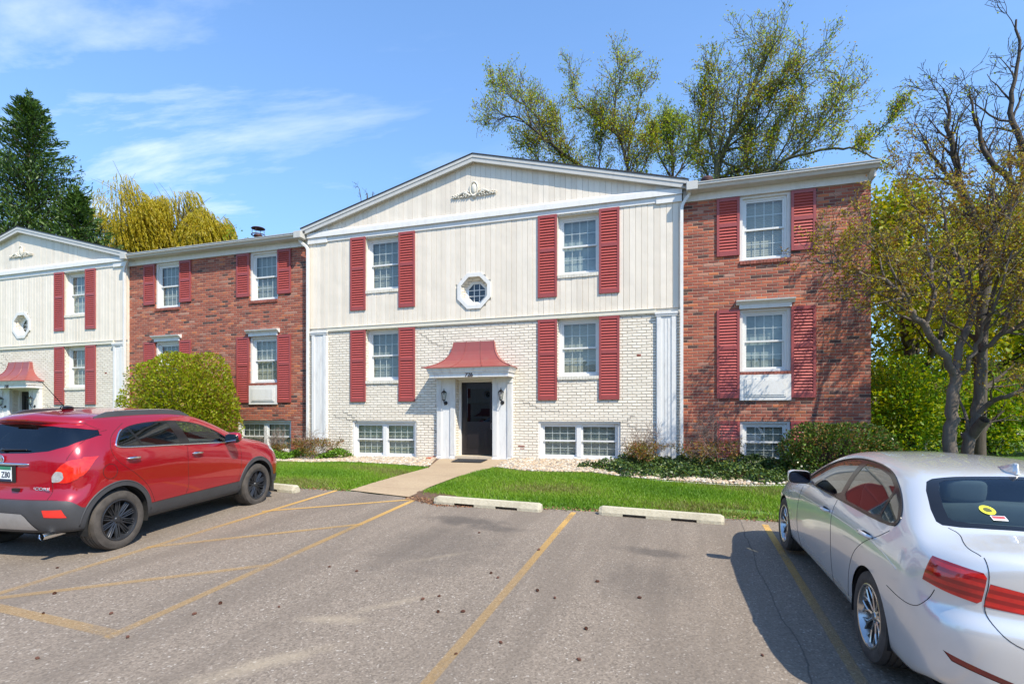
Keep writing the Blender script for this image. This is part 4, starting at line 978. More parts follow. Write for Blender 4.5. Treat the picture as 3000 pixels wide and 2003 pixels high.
def grow(rng, p, d, ln, r, lv, PR, lines, tips, maxlv):
    k = max(4, int(4+ln*1.2)); pts = [Vector(p)]; dd = Vector(d).normalized(); pr = PR[min(lv, len(PR)-1)]
    for i in range(k):
        dd = (dd+Vector((rng.gauss(0,1), rng.gauss(0,1), rng.gauss(0,1)))*pr['w']+Vector((0,0,pr['up']))).normalized(); pts.append(pts[-1]+dd*ln/k)
    rad = [max(pr.get('rmin', .004), r*(1-.72*i/k)) for i in range(k+1)]
    lines.append((pts, rad))
    if lv >= maxlv:
        for i in range(1, k+1): tips.append((pts[i], (pts[i]-pts[i-1]).normalized(), lv))
        return
    if lv >= maxlv-1:
        for i in range(k//2, k+1): tips.append((pts[i], (pts[i]-pts[i-1]).normalized(), lv))
    n = pr['n']
    for c in range(n):
        t = pr['s']+(1-pr['s'])*(c+rng.random()*.8)/n; t = min(t, .99); i = int(t*k); f = t*k-i; q = pts[i].lerp(pts[min(i+1,k)], f)
        ax = (pts[min(i+1,k)]-pts[i]).normalized(); o = ax.orthogonal().normalized(); o.rotate(Matrix.Rotation(rng.random()*6.283, 3, ax))
        an = R(pr['a']*(.7+.6*rng.random())); nd = ax*math.cos(an)+o*math.sin(an)
        grow(rng, q, nd, ln*pr['l']*(1.15-.5*t)*(.75+.5*rng.random()), max(.004, rad[i]*pr['r']), lv+1, PR, lines, tips, maxlv)
def grow_along(rng, limb, rad, PR, lines, tips, maxlv, n, ln, a=45, s=.25, lv=1):
    pts = [Vector(p) for p in limb]
    # smooth the limb a little
    sm = [pts[0]]
    for i in range(len(pts)-1):
        p0, p1, p2, p3 = pts[max(i-1,0)], pts[i], pts[i+1], pts[min(i+2,len(pts)-1)]
        for t in (.25,.5,.75,1.0):
            sm.append(.5*((2*p1)+(p2-p0)*t+(2*p0-5*p1+4*p2-p3)*t*t+(3*p1-p0-3*p2+p3)*t**3)+Vector((rng.gauss(0,.02),rng.gauss(0,.02),rng.gauss(0,.02))))
    k = len(sm)-1; rr = [rad[0]+(rad[1]-rad[0])*i/k for i in range(k+1)]; lines.append((sm, rr))
    for c in range(n):
        t = s+(1-s)*(c+rng.random())/n; t = min(t, .99); i = int(t*k); q = sm[i]; ax = (sm[min(i+1,k)]-sm[max(i-1,0)]).normalized(); o = ax.orthogonal().normalized(); o.rotate(Matrix.Rotation(rng.random()*6.283, 3, ax))
        an = R(a*(.6+.7*rng.random())); nd = ax*math.cos(an)+o*math.sin(an)+Vector((0,0,.15))
        grow(rng, q, nd, ln*(1.1-.4*t)*(.6+.7*rng.random()), max(.008, rr[i]*.5), lv, PR, lines, tips, maxlv)
def leaf_points(rng_seed, tips, per, spread, keep=1.0, zlim=None):
    rg = np.random.default_rng(rng_seed); T = np.array([tuple(t[0]) for t in tips]); D = np.array([tuple(t[1]) for t in tips])
    if keep < 1: m = rg.random(len(T)) < keep; T, D = T[m], D[m]
    C = np.repeat(T, per, 0)+rg.normal(0, spread, (len(T)*per, 3)); DD = np.repeat(D, per, 0)
    return C, DD
_S, _C = math.sin(R(YAW)), math.cos(R(YAW))
def at(u, v, Y):   # a point of the photograph at depth plane Y (metres), used for limb shapes measured off the picture
    a = (u-1500)/1560; b = (1218-v)/1560; t = Y/(_C+_S*a); return (t*(-_S+_C*a), Y, 1.5+t*b)

# ---- crabapple at the right corner of the building
def zc(x, y, Y): return at(2500+x*.6378, 400+y*.6378, Y)
rng = random.Random(21); lines, tips = [], []
PRc = [dict(w=.16,up=.03,n=6,s=.2,a=45,l=.62,r=.55), dict(w=.20,up=.03,n=4,s=.15,a=50,l=.60,r=.5,rmin=.006), dict(w=.25,up=.01,n=4,s=.15,a=50,l=.55,r=.5,rmin=.005), dict(w=.30,up=.0,n=3,s=.1,a=50,l=.5,r=.5,rmin=.004)]
cb = Vector(zc(445, 1440, 12.6)); gb = H(cb.x, cb.y)
grow_along(rng, [(cb.x,12.6,gb-.1), zc(442,1400,12.6), zc(455,1270,12.6), zc(468,1090,12.6)], (.125,.095), PRc, lines, tips, 3, 0, 1)
limbs = [([(468,1100,12.6),(400,980,12.4),(330,865,12.2),(265,805,12.1),(180,690,11.9),(50,640,11.8),(-70,600,11.9),(-170,560,12)], (0.075,0.019), 15, 1.3),
 ([(330,865,12.2),(372,740,12.4),(360,600,12.6),(330,430,12.8),(280,300,13.0),(230,190,13.2)], (0.044,0.012), 12, 1.2),
 ([(270,805,12.1),(235,720,11.7),(150,560,11.4),(60,450,11.2)], (0.037,0.012), 9, 1.1),
 ([(466,1090,12.6),(505,920,12.7),(550,800,12.9),(520,680,13.0),(470,540,13.1),(420,380,13.2),(400,270,13.2)], (0.075,0.016), 14, 1.35),
 ([(545,820,12.9),(600,640,13.1),(640,470,13.3),(650,300,13.4),(640,150,13.5)], (0.050,0.012), 12, 1.3),
 ([(400,920,12.6),(440,760,13.2),(430,600,13.6),(470,430,14.0)], (0.037,0.012), 9, 1.2),
 ([(470,1120,12.6),(560,990,12.5),(600,880,12.3),(680,700,12.0),(740,520,11.8)], (0.050,0.012), 11, 1.3)]
for l, rd, n, ln in limbs: grow_along(rng, [zc(*q) for q in l], rd, PRc, lines, tips, 3, n, ln)
cb2 = Vector(zc(525, 1445, 12.9))
grow_along(rng, [(cb2.x,12.9,gb-.1), zc(528,1400,12.9), zc(548,1320,12.9), zc(578,1180,12.9), zc(592,985,12.8)], (.11,.075), PRc, lines, tips, 3, 1, .8)
lines.append(([Vector(zc(540,1380,12.9)), Vector(zc(575,1330,12.75)), Vector(zc(603,1298,12.6))], [.10,.095,.09]))
for l, rd, n, ln in [([(592,985,12.8),(690,905,12.6),(800,840,12.4),(900,760,12.2)], (0.056,0.019), 10, 1.3), ([(592,985,12.8),(625,790,12.9),(680,580,12.7),(720,380,12.5),(760,260,12.4)], (0.050,0.012), 13, 1.4),
   ([(570,1270,12.9),(680,1195,12.6),(800,1165,12.3),(920,1100,12)], (0.056,0.025), 8, 1.2), ([(690,905,12.6),(760,700,12.3),(840,560,12.1),(900,400,12)], (0.037,0.012), 10, 1.3)]:
    grow_along(rng, [zc(*q) for q in l], rd, PRc, lines, tips, 3, n, ln)
tree = empty('crabapple_tree', (cb.x+.3, 12.7, gb), 'forked crabapple tree with small bronze green leaves in front of the brick end section', 'tree')
org = tree.location
branches_mesh('trunk', lines, BK['grey'], tree, org)
CL = [leaf_mat('crab_a', (.22,.17,.02), (.32,.24,.025), trans=.5), leaf_mat('crab_b', (.28,.26,.02), (.40,.36,.03), trans=.5), leaf_mat('crab_c', (.16,.075,.02), (.24,.12,.03), trans=.4)]
C, DD = leaf_points(3, tips, 9, .055, .24)
leaves_mesh('crown', C, .020, .040, CL, tree, org, 5, .5, DD, .8)
print('crab tips', len(tips), 'leaves', len(C))

# ---- generic broadleaf tree
def broad(name, x, y, h, seed, PR, mats, bark, label, group=None, per=6, spread=.25, s0=.06, s1=.12, r=.22, lv=3, keep=.8, lean=(0,0), first=None, nlimb=7, limb_up=1.0, z0=None, low=.25, asp=.6, cat='tree'):
    rng = random.Random(seed); lines, tips = [], []; z = H(x, y) if z0 is None else z0
    tr = empty(name, (x, y, z), label, cat, group); k = 8
    pts = [Vector((x+lean[0]*i/k*h*.5+rng.gauss(0,.03*h/10), y+lean[1]*i/k*h*.5+rng.gauss(0,.03*h/10), z-.1+h*.8*i/k)) for i in range(k+1)]
    rad = [r*(1-.85*i/k) for i in range(k+1)]; lines.append((pts, rad))
    for c in range(nlimb):
        t = low+(1-low)*(c+.5)/nlimb; i = min(k-1, int(t*k)); q = pts[i].lerp(pts[i+1], t*k-i); az = c*2.4+rng.random()
        el = R(20+45*t) if limb_up == 1.0 else R(limb_up)
        nd = Vector((math.cos(az)*math.cos(el), math.sin(az)*math.cos(el), math.sin(el)))
        grow(rng, q, nd, h*.42*(1.15-.75*t), rad[i]*.55, 1, PR, lines, tips, lv)
    tips.append((pts[-1], Vector((0,0,1)), 0))
    branches_mesh('trunk', lines, bark, tr, (x, y, z))
    C, DD = leaf_points(seed, tips, per, spread, keep)
    leaves_mesh('crown', C, s0, s1, mats, tr, (x, y, z), seed, asp, DD, 1.0)
    return tr
ML = [leaf_mat('maple_a', (.24,.33,.015), (.33,.43,.02), trans=.55), leaf_mat('maple_b', (.34,.40,.02), (.45,.50,.03), trans=.55), leaf_mat('maple_c', (.28,.20,.02), (.36,.26,.03), trans=.5)]
# maples rising behind the right roof: limbs measured off the photograph, twigs grown on them
PRm = [dict(w=.08,up=.04,n=6,s=.2,a=44,l=.6,r=.45,rmin=.012), dict(w=.11,up=.07,n=6,s=.1,a=46,l=.62,r=.45,rmin=.011), dict(w=.14,up=.10,n=5,s=.1,a=46,l=.56,r=.45,rmin=.009), dict(w=.14,up=.10,n=3,s=.1,a=35,l=.5,r=.5,rmin=.008)]
def zm(x, y, Y): return at(1400+x*.6812, 50+y*.6812, Y)
def limb_tree(base, limbs, seed, label, group, mats, bark, PR, per, spread, s0, s1, keep, name='maple_tree', lv=3, a=34):
    rng = random.Random(seed); lines, tips = [], []; bx, by = base; z = H(bx, by)
    tr = empty(name, (bx, by, z), label, 'tree', group)
    for l, rd, n, ln in limbs: grow_along(rng, [Vector(q) for q in l], rd, PR, lines, tips, lv, int(n*1.25), ln*.72, a, .02)
    branches_mesh('trunk', lines, bark, tr, (bx, by, z)); C, DD = leaf_points(seed, tips, per, spread, keep)
    leaves_mesh('crown', C, s0, s1, mats, tr, (bx, by, z), seed, .55, DD, .9); print(name, len(tips), len(C)); return tr
Y1 = 27
bA = zm(520, 760, Y1); 
limb_tree((bA[0], Y1), [([(bA[0],Y1,0),zm(505,790,Y1),zm(475,700,Y1),zm(440,640,Y1)], (0.149,0.130), 0, 1),
  ([zm(440,640,Y1),zm(340,570,26.5),zm(250,490,26),zm(160,430,25.5),zm(80,440,25)], (0.090,0.022), 13, 3.0),
  ([zm(475,700,Y1),zm(330,680,26.8),zm(250,600,26.6),zm(190,520,26.5)], (.05,.015), 12, 1.7), ([zm(475,700,Y1),zm(380,640,27),zm(330,520,27),zm(320,430,27)], (.05,.015), 13, 1.7),
  ([zm(560,800,Y1),zm(520,640,27.4),zm(530,520,27.4),zm(520,420,27.4)], (.05,.015), 13, 1.7), ([zm(560,800,Y1),zm(690,680,27.4),zm(740,580,27.4),zm(760,500,27.4)], (.05,.015), 12, 1.6),
  ([zm(340,570,26.5),zm(230,400,27),zm(150,350,27),zm(120,320,27)], (0.050,0.016), 8, 2.2),
  ([zm(560,800,Y1),zm(640,700,Y1),zm(632,600,Y1),zm(600,510,27),zm(500,430,27.5),zm(420,340,28),zm(410,240,28)], (0.090,0.022), 15, 3.0),
  ([zm(620,560,Y1),zm(590,420,27),zm(600,320,27),zm(620,240,27)], (0.059,0.016), 10, 2.4),
  ([zm(640,640,Y1),zm(660,500,27.3),zm(690,400,27.5),zm(700,300,27.5)], (0.059,0.016), 9, 2.0)], 31, 'spring maple with spreading limbs left of the others behind the gable roof', 'maples behind the roof', ML, BK['dark'], PRm, 3, .13, .032, .065, .52)
bB = zm(840, 780, 30)
MLg = [ML[0], ML[1], leaf_mat('maple_d', (.14,.22,.015), (.22,.32,.02))]
limb_tree((bB[0], 30), [([(bB[0],30,0),zm(840,700,30),zm(830,560,30),zm(820,400,30)], (0.109,0.027), 17, 2.4), ([zm(840,700,30),zm(780,600,30),zm(760,500,30)], (0.059,0.022), 8, 2.2), ([zm(840,700,30),zm(900,600,30),zm(900,470,30)], (0.059,0.022), 8, 2.2)], 33,
  'small bright green tree between the two maples behind the roof', 'maples behind the roof', MLg, BK['dark'], PRm, 3, .13, .035, .07, .36)
Y3 = 25; bC = zm(1040, 800, Y3)
limb_tree((bC[0], Y3), [([(bC[0],Y3,0),zm(1030,700,Y3),zm(1050,600,Y3),zm(1120,440,Y3),zm(1180,310,Y3),zm(1220,210,Y3),zm(1240,120,Y3)], (0.169,0.022), 24, 3.0),
  ([zm(1035,680,Y3),zm(1000,520,25.5),zm(1020,380,25.5),zm(1040,220,25.5)], (0.079,0.016), 16, 2.2),
  ([zm(1030,760,Y3),zm(955,600,25.6),zm(960,440,25.6),zm(985,300,25.6)], (.06,.015), 16, 1.8), ([zm(1040,760,Y3),zm(1150,680,25.2),zm(1160,590,25.2),zm(1180,500,25.2)], (.05,.015), 12, 1.5), ([zm(1040,760,Y3),zm(1220,690,25.2),zm(1270,560,25.2),zm(1310,440,25.2)], (.05,.015), 12, 1.5),
  ([zm(1180,310,Y3),zm(1260,330,24.5),zm(1340,270,24),zm(1420,180,24)], (0.059,0.016), 10, 2.2),
  ([zm(1040,690,Y3),zm(1130,640,24.5),zm(1170,520,24.5),zm(1250,420,24.5),zm(1290,320,24.5)], (0.070,0.016), 13, 2.2),
  ([zm(1040,720,Y3),zm(1240,670,24),zm(1330,610,23.5),zm(1470,575,23),zm(1600,565,22.5),zm(1700,600,22),zm(1790,650,22)], (0.079,0.016), 6, 1.2),
  ([zm(1330,610,23.5),zm(1430,530,23.5),zm(1520,420,23.5),zm(1570,320,23.5)], (0.045,0.016), 14, 2.2),
  ([zm(1240,670,24),zm(1320,560,24),zm(1360,450,24),zm(1420,300,24)], (0.045,0.016), 10, 2.0),
  ([zm(1600,565,22.5),zm(1680,520,22.5),zm(1760,460,22.5),zm(1810,420,22.5)], (0.025,0.011), 7, 1.1)], 35,
  'tallest spring maple behind the right roof with one long low limb reaching right', 'maples behind the roof', ML, BK['olive'], PRm, 3, .12, .030, .062, .34)

# ---- trees beyond the right corner
BLg = [leaf_mat('wood_a', (.17,.24,.006), (.26,.33,.008), trans=.45), leaf_mat('wood_b', (.30,.34,.006), (.40,.42,.01), trans=.45), leaf_mat('wood_c', (.36,.32,.008), (.46,.39,.01), trans=.45)]
BLd = [leaf_mat('under_a', (.06,.16,.008), (.11,.23,.010), trans=.4), leaf_mat('under_b', (.13,.26,.008), (.20,.33,.012), trans=.4)]
PRb = [dict(w=.13,up=.05,n=6,s=.15,a=42,l=.62,r=.5,rmin=.012), dict(w=.16,up=.05,n=5,s=.15,a=45,l=.6,r=.5,rmin=.01), dict(w=.2,up=.03,n=4,s=.1,a=45,l=.55,r=.5,rmin=.008), dict(w=.2,up=.0,n=3,s=.1,a=45,l=.5,r=.5,rmin=.008)]
G1 = 'woods beyond the right corner'
for i, (x, y, h, sd, mm, lb) in enumerate([(6.6,19,8.2,41,BLg,'yellow green tree closest to the brick corner, behind the crabapple'),(9.6,22,8.6,42,BLg,'yellow green tree behind the crabapple trunks'),(13.0,21,8.5,43,BLg,'yellow green tree behind the silver car, at the right edge of the photo'),
      (8.6,30,11,44,BLg,'tall pale tree far behind the crabapple'),(14.5,30,11.5,45,BLg,'tall pale tree far behind, at the right edge')]):
    broad('spring_tree', x, y, h, sd, PRb, mm, BK['dark'], lb, G1, per=20, spread=.34, s0=.045, s1=.095, r=.15+.01*h, keep=.75, nlimb=11, low=.12)
def blob_shrub(name, c, rad, n, mats, s0, s1, seed, label, cat='shrub', group=None, shell=.45, zmin=None, boxy=2.0, twigs=24, bark=BK['dark'], asp=.55, holes=.0, up=.5, lumps=.12):
    rg = np.random.default_rng(seed); org = (c[0], c[1], H(c[0], c[1]))
    tr = empty(name, org, label, cat, group); pts = []
    ph = rg.uniform(0, 6.28, 12); kk = rg.normal(0, 1, (12,3))*2.6
    while sum(map(len, pts)) < n:
        d = rg.normal(size=(9000,3)); d /= (np.abs(d)**boxy).sum(1)[:,None]**(1/boxy); q = (1-shell*rg.random(9000)**1.6)
        lump = 1+lumps*np.sin(d@kk.T*1.6+ph).sum(1)/3; hole = np.sin(d@kk.T*2.3+ph[::-1]).sum(1)
        P = d*(q*lump)[:,None]*np.array(rad)+np.array(c); P = P[(P[:,2] > (org[2] if zmin is None else zmin)) & ((hole > -3.2+holes*4) | (rg.random(9000) < .25))]; pts.append(P)
    P = np.concatenate(pts)[:n]; d = (P-np.array(c))/np.array(rad)
    leaves_mesh('foliage', P, s0, s1, mats, tr, org, seed, asp, d+np.array([0,0,.2]), .7, up)
    rng = random.Random(seed); ls = []
    for k in range(twigs):
        a = rng.random()*6.28; e = rng.uniform(.35, 1.3); t = Vector((c[0]+rad[0]*.85*math.cos(a)*math.cos(e), c[1]+rad[1]*.85*math.sin(a)*math.cos(e), c[2]+rad[2]*.9*math.sin(e)))
        b = Vector((c[0]+rng.uniform(-.15,.15)*rad[0], c[1]+rng.uniform(-.1,.1), org[2]-.02)); md = b.lerp(t, .5)+Vector((rng.uniform(-.1,.1), rng.uniform(-.1,.1), rng.uniform(-.05,.1)))
        ls.append(([b, b.lerp(md,.5), md, md.lerp(t,.5), t], [.018,.015,.011,.008,.004]))
    branches_mesh('stems', ls, bark, tr, org); return tr
for i, (x, y, rx, rz, sd, lb) in enumerate([(5.9,17.5,1.3,1.5,51,'leafy green bush just behind the brick corner'),(8.2,18.4,1.6,1.2,52,'leafy green bush behind the crabapple trunks'),(11.2,18.6,1.9,1.5,53,'leafy green bush right of the crabapple trunks'),(14.5,19,2.2,1.6,54,'leafy green bush at the right edge')]):
    blob_shrub('understory_bush', (x, y, H(x,y)+rz*.85), (rx, 1.1, rz), 9500, BLd+[BLg[0],BLg[1]], .035, .07, sd, lb, group='bushes beyond the right corner', shell=.7, holes=.1, lumps=.25)
for i, (x, y, rx, rz, sd) in enumerate([(7,33,5,3.2,55),(15,34,6,3.6,56),(24,34,6,4,57),(20,26,4,4,58)]):
    o = blob_shrub('thicket', (x, y, 1.5), (rx, 2.0, rz), 5200, BLd+BLg[:1], .12, .24, sd, 't', 'thicket', shell=.8, lumps=.3)
    setp(o, ['low thicket far behind the brick corner','low thicket far behind the crabapple','low thicket beyond the right edge, farthest','low thicket beyond the right edge, nearer'][i], 'thicket')
fr = MB(); 
for k in range(14):
    x = 5.5+k*1.0; fr.tube([(x,20.3,H(x,20)-.1),(x,20.3,H(x,20)+.62)], .03, 6)
fr.tube([(5.5,20.3,.98),(18.5,20.3,.86)], .028, 6); setp(obj('rail_fence', fr, MT['white']), 'thin white rail fence seen low between the crabapple trunks', 'fence')
hs = MB(); hs.box(9.0, 15.0, 40, 44, .2, 3.2); hr = empty('distant_house', (12, 40, .2), 'pale low house glimpsed through the trees behind the crabapple', 'house')
obj('wall', hs, MT['siding'], hr, org=(12,40,.2)); hs = MB(); hs.prism_y([(8.6,3.2),(15.4,3.2),(12,4.6)], 39.7, 44.3); obj('roof', hs, MT['shingle'], hr, org=(12,40,.2))
# bare tree rising at the top right
PRn = [dict(w=.12,up=.04,n=5,s=.15,a=40,l=.6,r=.5,rmin=.006), dict(w=.15,up=.04,n=4,s=.15,a=42,l=.6,r=.5,rmin=.005), dict(w=.2,up=.02,n=4,s=.1,a=42,l=.55,r=.5,rmin=.006), dict(w=.2,up=.0,n=4,s=.1,a=40,l=.5,r=.5,rmin=.006)]
Yb = 16; bb = at(2870, 1300, Yb)
limb_tree((bb[0], Yb), [([(bb[0],Yb,.1),at(2880,900,Yb),at(2900,700,Yb),at(2985,560,Yb),at(3000,440,Yb),at(2960,330,Yb),at(2985,200,Yb),at(2975,60,Yb)], (.14,.02), 16, 1.9),
  ([at(2900,700,Yb),at(2820,560,15.7),at(2790,430,15.6),at(2780,330,15.6),at(2760,260,15.6)], (.10,.015), 16, 1.5), ([at(2820,560,15.7),at(2740,470,15.5),at(2690,380,15.5)], (.06,.012), 10, 1.3),
  ([at(2985,560,Yb),at(2900,460,15.8),at(2860,360,15.8),at(2840,260,15.8)], (.08,.012), 10, 1.4)], 61,
  'mostly bare dark twigged tree rising at the top right corner', None, [CL[1], ML[0]], BK['dark'], PRn, 1, .05, .02, .04, .12, name='bare_tree', a=40)
# small bare tree top behind the roof left of the big gable
Yt = 27; tb = at(1075, 640, Yt)
limb_tree((tb[0], Yt), [([(tb[0],Yt,0),(tb[0],Yt,6),at(1078,610,Yt),at(1072,570,Yt)], (.10,.015), 5, .8), ([(tb[0],Yt,8),at(1058,580,Yt),at(1040,552,Yt)], (.03,.010), 4, .6), ([(tb[0],Yt,8),at(1090,590,Yt),at(1096,568,Yt)], (.03,.010), 3, .5)], 63,
  'bare twig tips of a small tree poking above the left slope of the big gable', None, [ML[0]], BK['dark'], PRn, 1, .05, .02, .04, .05, name='bare_tree', lv=2)
# low spring tree peeping over the brick roof, beside the willow
broad('spring_tree', at(690, 700, 32)[0], 32, at(690, 692, 32)[2]*1.0, 65, PRb, [BLd[1], ML[0]], BK['dark'], 'low green tree top peeping over the brick roof right of the willow', per=4, spread=.3, s0=.06, s1=.12, keep=.6)

# ---- willow
WLm = [leaf_mat('willow_a', (.42,.33,.02), (.55,.43,.03), trans=.5), leaf_mat('willow_b', (.33,.30,.02), (.46,.40,.03), trans=.5)]
def willow(u0, u1, vt, Y, seed, label):
    """crown spans photo columns u0..u1 with its top at row vt, standing at depth Y"""
    rng = random.Random(seed); rg = np.random.default_rng(seed); a, b = at(u0, 700, Y), at(u1, 700, Y); x = (a[0]+b[0])/2; rx = (b[0]-a[0])/2; top = at((u0+u1)/2, vt, Y)[2]; z = H(x, Y)
    tr = empty('willow_tree', (x, Y, z), label, 'tree', 'golden willows behind the brick roof'); lines = []; C, Dd = [], []
    rz = rx*1.08; cz = top-rz
    for k in range(16):
        th = rng.random()*6.28; e = rng.uniform(.25, 1.45); q = Vector((x+rx*.86*math.cos(th)*math.cos(e), Y+rx*.6*math.sin(th)*math.cos(e), cz+rz*.86*math.sin(e))); p0 = Vector((x+rng.gauss(0,.25), Y, z)); m1 = p0.lerp(q, .35); m1.x = x+(q.x-x)*.18; m1.z = z+(q.z-z)*.40; m2 = p0.lerp(q, .7); m2.x = x+(q.x-x)*.62; m2.z = z+(q.z-z)*.80
        pts = []
        for t in np.linspace(0, 1, 12): t = float(t); pts.append(p0*(1-t)**3+m1*3*t*(1-t)**2+m2*3*t*t*(1-t)+q*t**3+Vector((rng.gauss(0,.06), rng.gauss(0,.06), 0)))
        lines.append((pts, [.16*(1-.82*i/11) for i in range(12)]))
        for c in range(6):
            i = rng.randint(4, 10); d = Vector((rng.gauss(0,.6)+(pts[i].x-x)*.12, rng.gauss(0,.6), .9)); bp = [pts[i]]
            for j_ in range(6): d = (d.normalized()+Vector((0,0,-.10))); bp.append(bp[-1]+d.normalized()*rx*.13)
            lines.append((bp, [.035*(1-.13*j_) for j_ in range(7)]))
    ph = rg.uniform(0, 6.28, 8); kk = rg.normal(0, 1.0, (8, 3))*2.4
    n = 0
    while n < 3600:
        d = rg.normal(size=3); d /= np.linalg.norm(d); q = (1-.75*rg.random()**1.5)
        if d[2] < -.85 or (d[2] < .15 and rg.random() < .55): continue
        if np.sin(kk@d*1.6+ph).sum() < -.9 and rg.random() < .85: continue
        lump = 1+.10*math.sin(5*d[0]+ph[0])+.08*math.sin(7*d[1]+ph[1])
        p_ = np.array([x+rx*d[0]*q*lump, Y+rx*.7*d[1]*q, cz+rz*d[2]*q*lump]); dd = np.array([d[0]*.5+.12, d[1]*.3, -.25]); n += 1
        for u in range(rng.randint(5, 11)):
            dd = dd/np.linalg.norm(dd)+np.array([.02,0,-.20]); dd /= np.linalg.norm(dd); p_ = p_+dd*.13; C.append(tuple(p_)); Dd.append(tuple(dd))
    branches_mesh('trunk', lines, BK['olive'], tr, (x,Y,z))
    leaves_mesh('crown', C, .10, .19, WLm, tr, (x,Y,z), seed, .24, Dd, .35)
willow(262, 480, 534, 34, 71, 'golden weeping willow just right of the spruce')
willow(430, 600, 560, 36, 72, 'golden weeping willow in the middle of the pair of crowns')
willow(540, 668, 615, 35, 73, 'golden weeping willow lowest and farthest right, above the brick roof')
# ---- spruce
def spruce(x, y, h, rb, seed, label):
    rng = random.Random(seed); z = H(x, y); tr = empty('spruce_tree', (x, y, z), label, 'tree', 'spruces behind the far gabled section'); lines = [([Vector((x,y,z+h*i/10)) for i in range(11)], [.35*(1-.095*i) for i in range(11)])]
    C, Dd, cl = [], [], []; zz_ = z+h*.10
    while zz_ < z+h*.985:
        t = (zz_-z)/h; env = rb*(1-t)**.72*(1.0 if t > .15 else .9)
        nb = 7 if t < .8 else 5; a0 = rng.random()*6.28
        for b in range(nb):
            L_ = env*rng.choice([rng.uniform(.55,.85), rng.uniform(.8,1.12), rng.uniform(.85, 1.22)]); a = a0+6.28*b/nb+rng.uniform(-.3,.3); el = .25-.55*(1-t)+rng.uniform(-.1,.1)
            d = Vector((math.cos(a), math.sin(a), el)); p = Vector((x,y,zz_)); pts = [p]; k = 8
            for i in range(k): d.z += .055+.02*(i > 5); pts.append(pts[-1]+d.normalized()*L_/k)
            lines.append((pts, [max(.012, .05*(1-.1*i)) for i in range(k+1)]))
            side = Vector((-math.sin(a), math.cos(a), 0))
            for i in range(1, k+1):
                q = pts[i]; wsp = L_*.24*(1-.55*i/k)+.18; ns = int(7+L_*1.7)
                for s in range(ns):
                    sg = rng.choice((-1,1)); f = rng.random(); c = q+side*sg*wsp*f+(pts[i]-pts[i-1])*rng.uniform(-.5,.5)+d.normalized()*wsp*f*.5; drop = rng.random()**1.5*(.55 if t < .8 else .2)
                    c = c+Vector((0,0,-drop-.12*f)); C.append(tuple(c)); hang = drop > .25
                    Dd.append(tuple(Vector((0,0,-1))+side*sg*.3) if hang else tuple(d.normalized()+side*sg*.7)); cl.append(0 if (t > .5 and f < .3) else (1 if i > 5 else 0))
        zz_ += .42*(1.15-.5*t)
    for s in range(90): q = rng.random(); C.append((x+rng.gauss(0,.12)*(1-q), y+rng.gauss(0,.12), z+h*.96+q*h*.05)); Dd.append((rng.gauss(0,.5),rng.gauss(0,.5),1)); cl.append(1)
    branches_mesh('trunk', lines, BK['dark'], tr, (x,y,z))
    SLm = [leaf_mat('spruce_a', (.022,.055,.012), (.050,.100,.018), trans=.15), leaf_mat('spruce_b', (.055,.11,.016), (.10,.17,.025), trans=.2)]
    leaves_mesh('crown', C, .10, .23, SLm, tr, (x,y,z), seed, .24, Dd, .35, clump=np.array(cl)); print('spruce', len(C))
sx_ = at(85, 283, 25)
spruce(sx_[0], 25, sx_[2], 8.0, 81, 'tall dark spruce behind the far gabled section')
sx_ = at(225, 560, 25.5); spruce(sx_[0], 25.5, sx_[2], 6.2, 82, 'shorter spruce in front of the willow, right of the tall spruce')

# ---- round shrub in front of the brick section, boxwood on the right
YG = [leaf_mat('goldshrub_a', (.17,.24,.008), (.26,.33,.012), trans=.5), leaf_mat('goldshrub_b', (.30,.34,.010), (.40,.42,.02), trans=.5), leaf_mat('goldshrub_c', (.20,.14,.015), (.26,.18,.02), trans=.4)]
blob_shrub('round_shrub', (-14.50, 12.35, 1.55), (1.98, 1.0, 1.80), 32000, YG[:2]+YG[:2]+YG[2:], .028, .055, 91, 'large rounded yellow green shrub behind the red SUV', shell=.65, boxy=2.45, twigs=110, holes=.14, lumps=.08, bark=BK['olive'])
BX = [leaf_mat('box_a', (.030,.065,.010), (.06,.11,.015), .3, .2), leaf_mat('box_b', (.07,.13,.015), (.13,.21,.025), .3, .25), leaf_mat('box_c', (.16,.09,.02), (.28,.16,.05), .6, .2)]
blob_shrub('boxwood_shrub', (2.95, 12.45, .78), (.98, .62, .62), 11500, BX[:2]+BX, .020, .036, 92, 'dark green boxwood under the shaded brick wall, behind the silver sedan', shell=.5, boxy=2.8, twigs=60, lumps=.10, holes=.15)
blob_shrub('boxwood_shrub', (3.9, 12.7, .72), (.42, .4, .45), 3500, BX[:2]+BX, .020, .036, 93, 'smaller boxwood at the brick corner, right of the larger one', shell=.6, boxy=2.2, twigs=30, holes=.1)
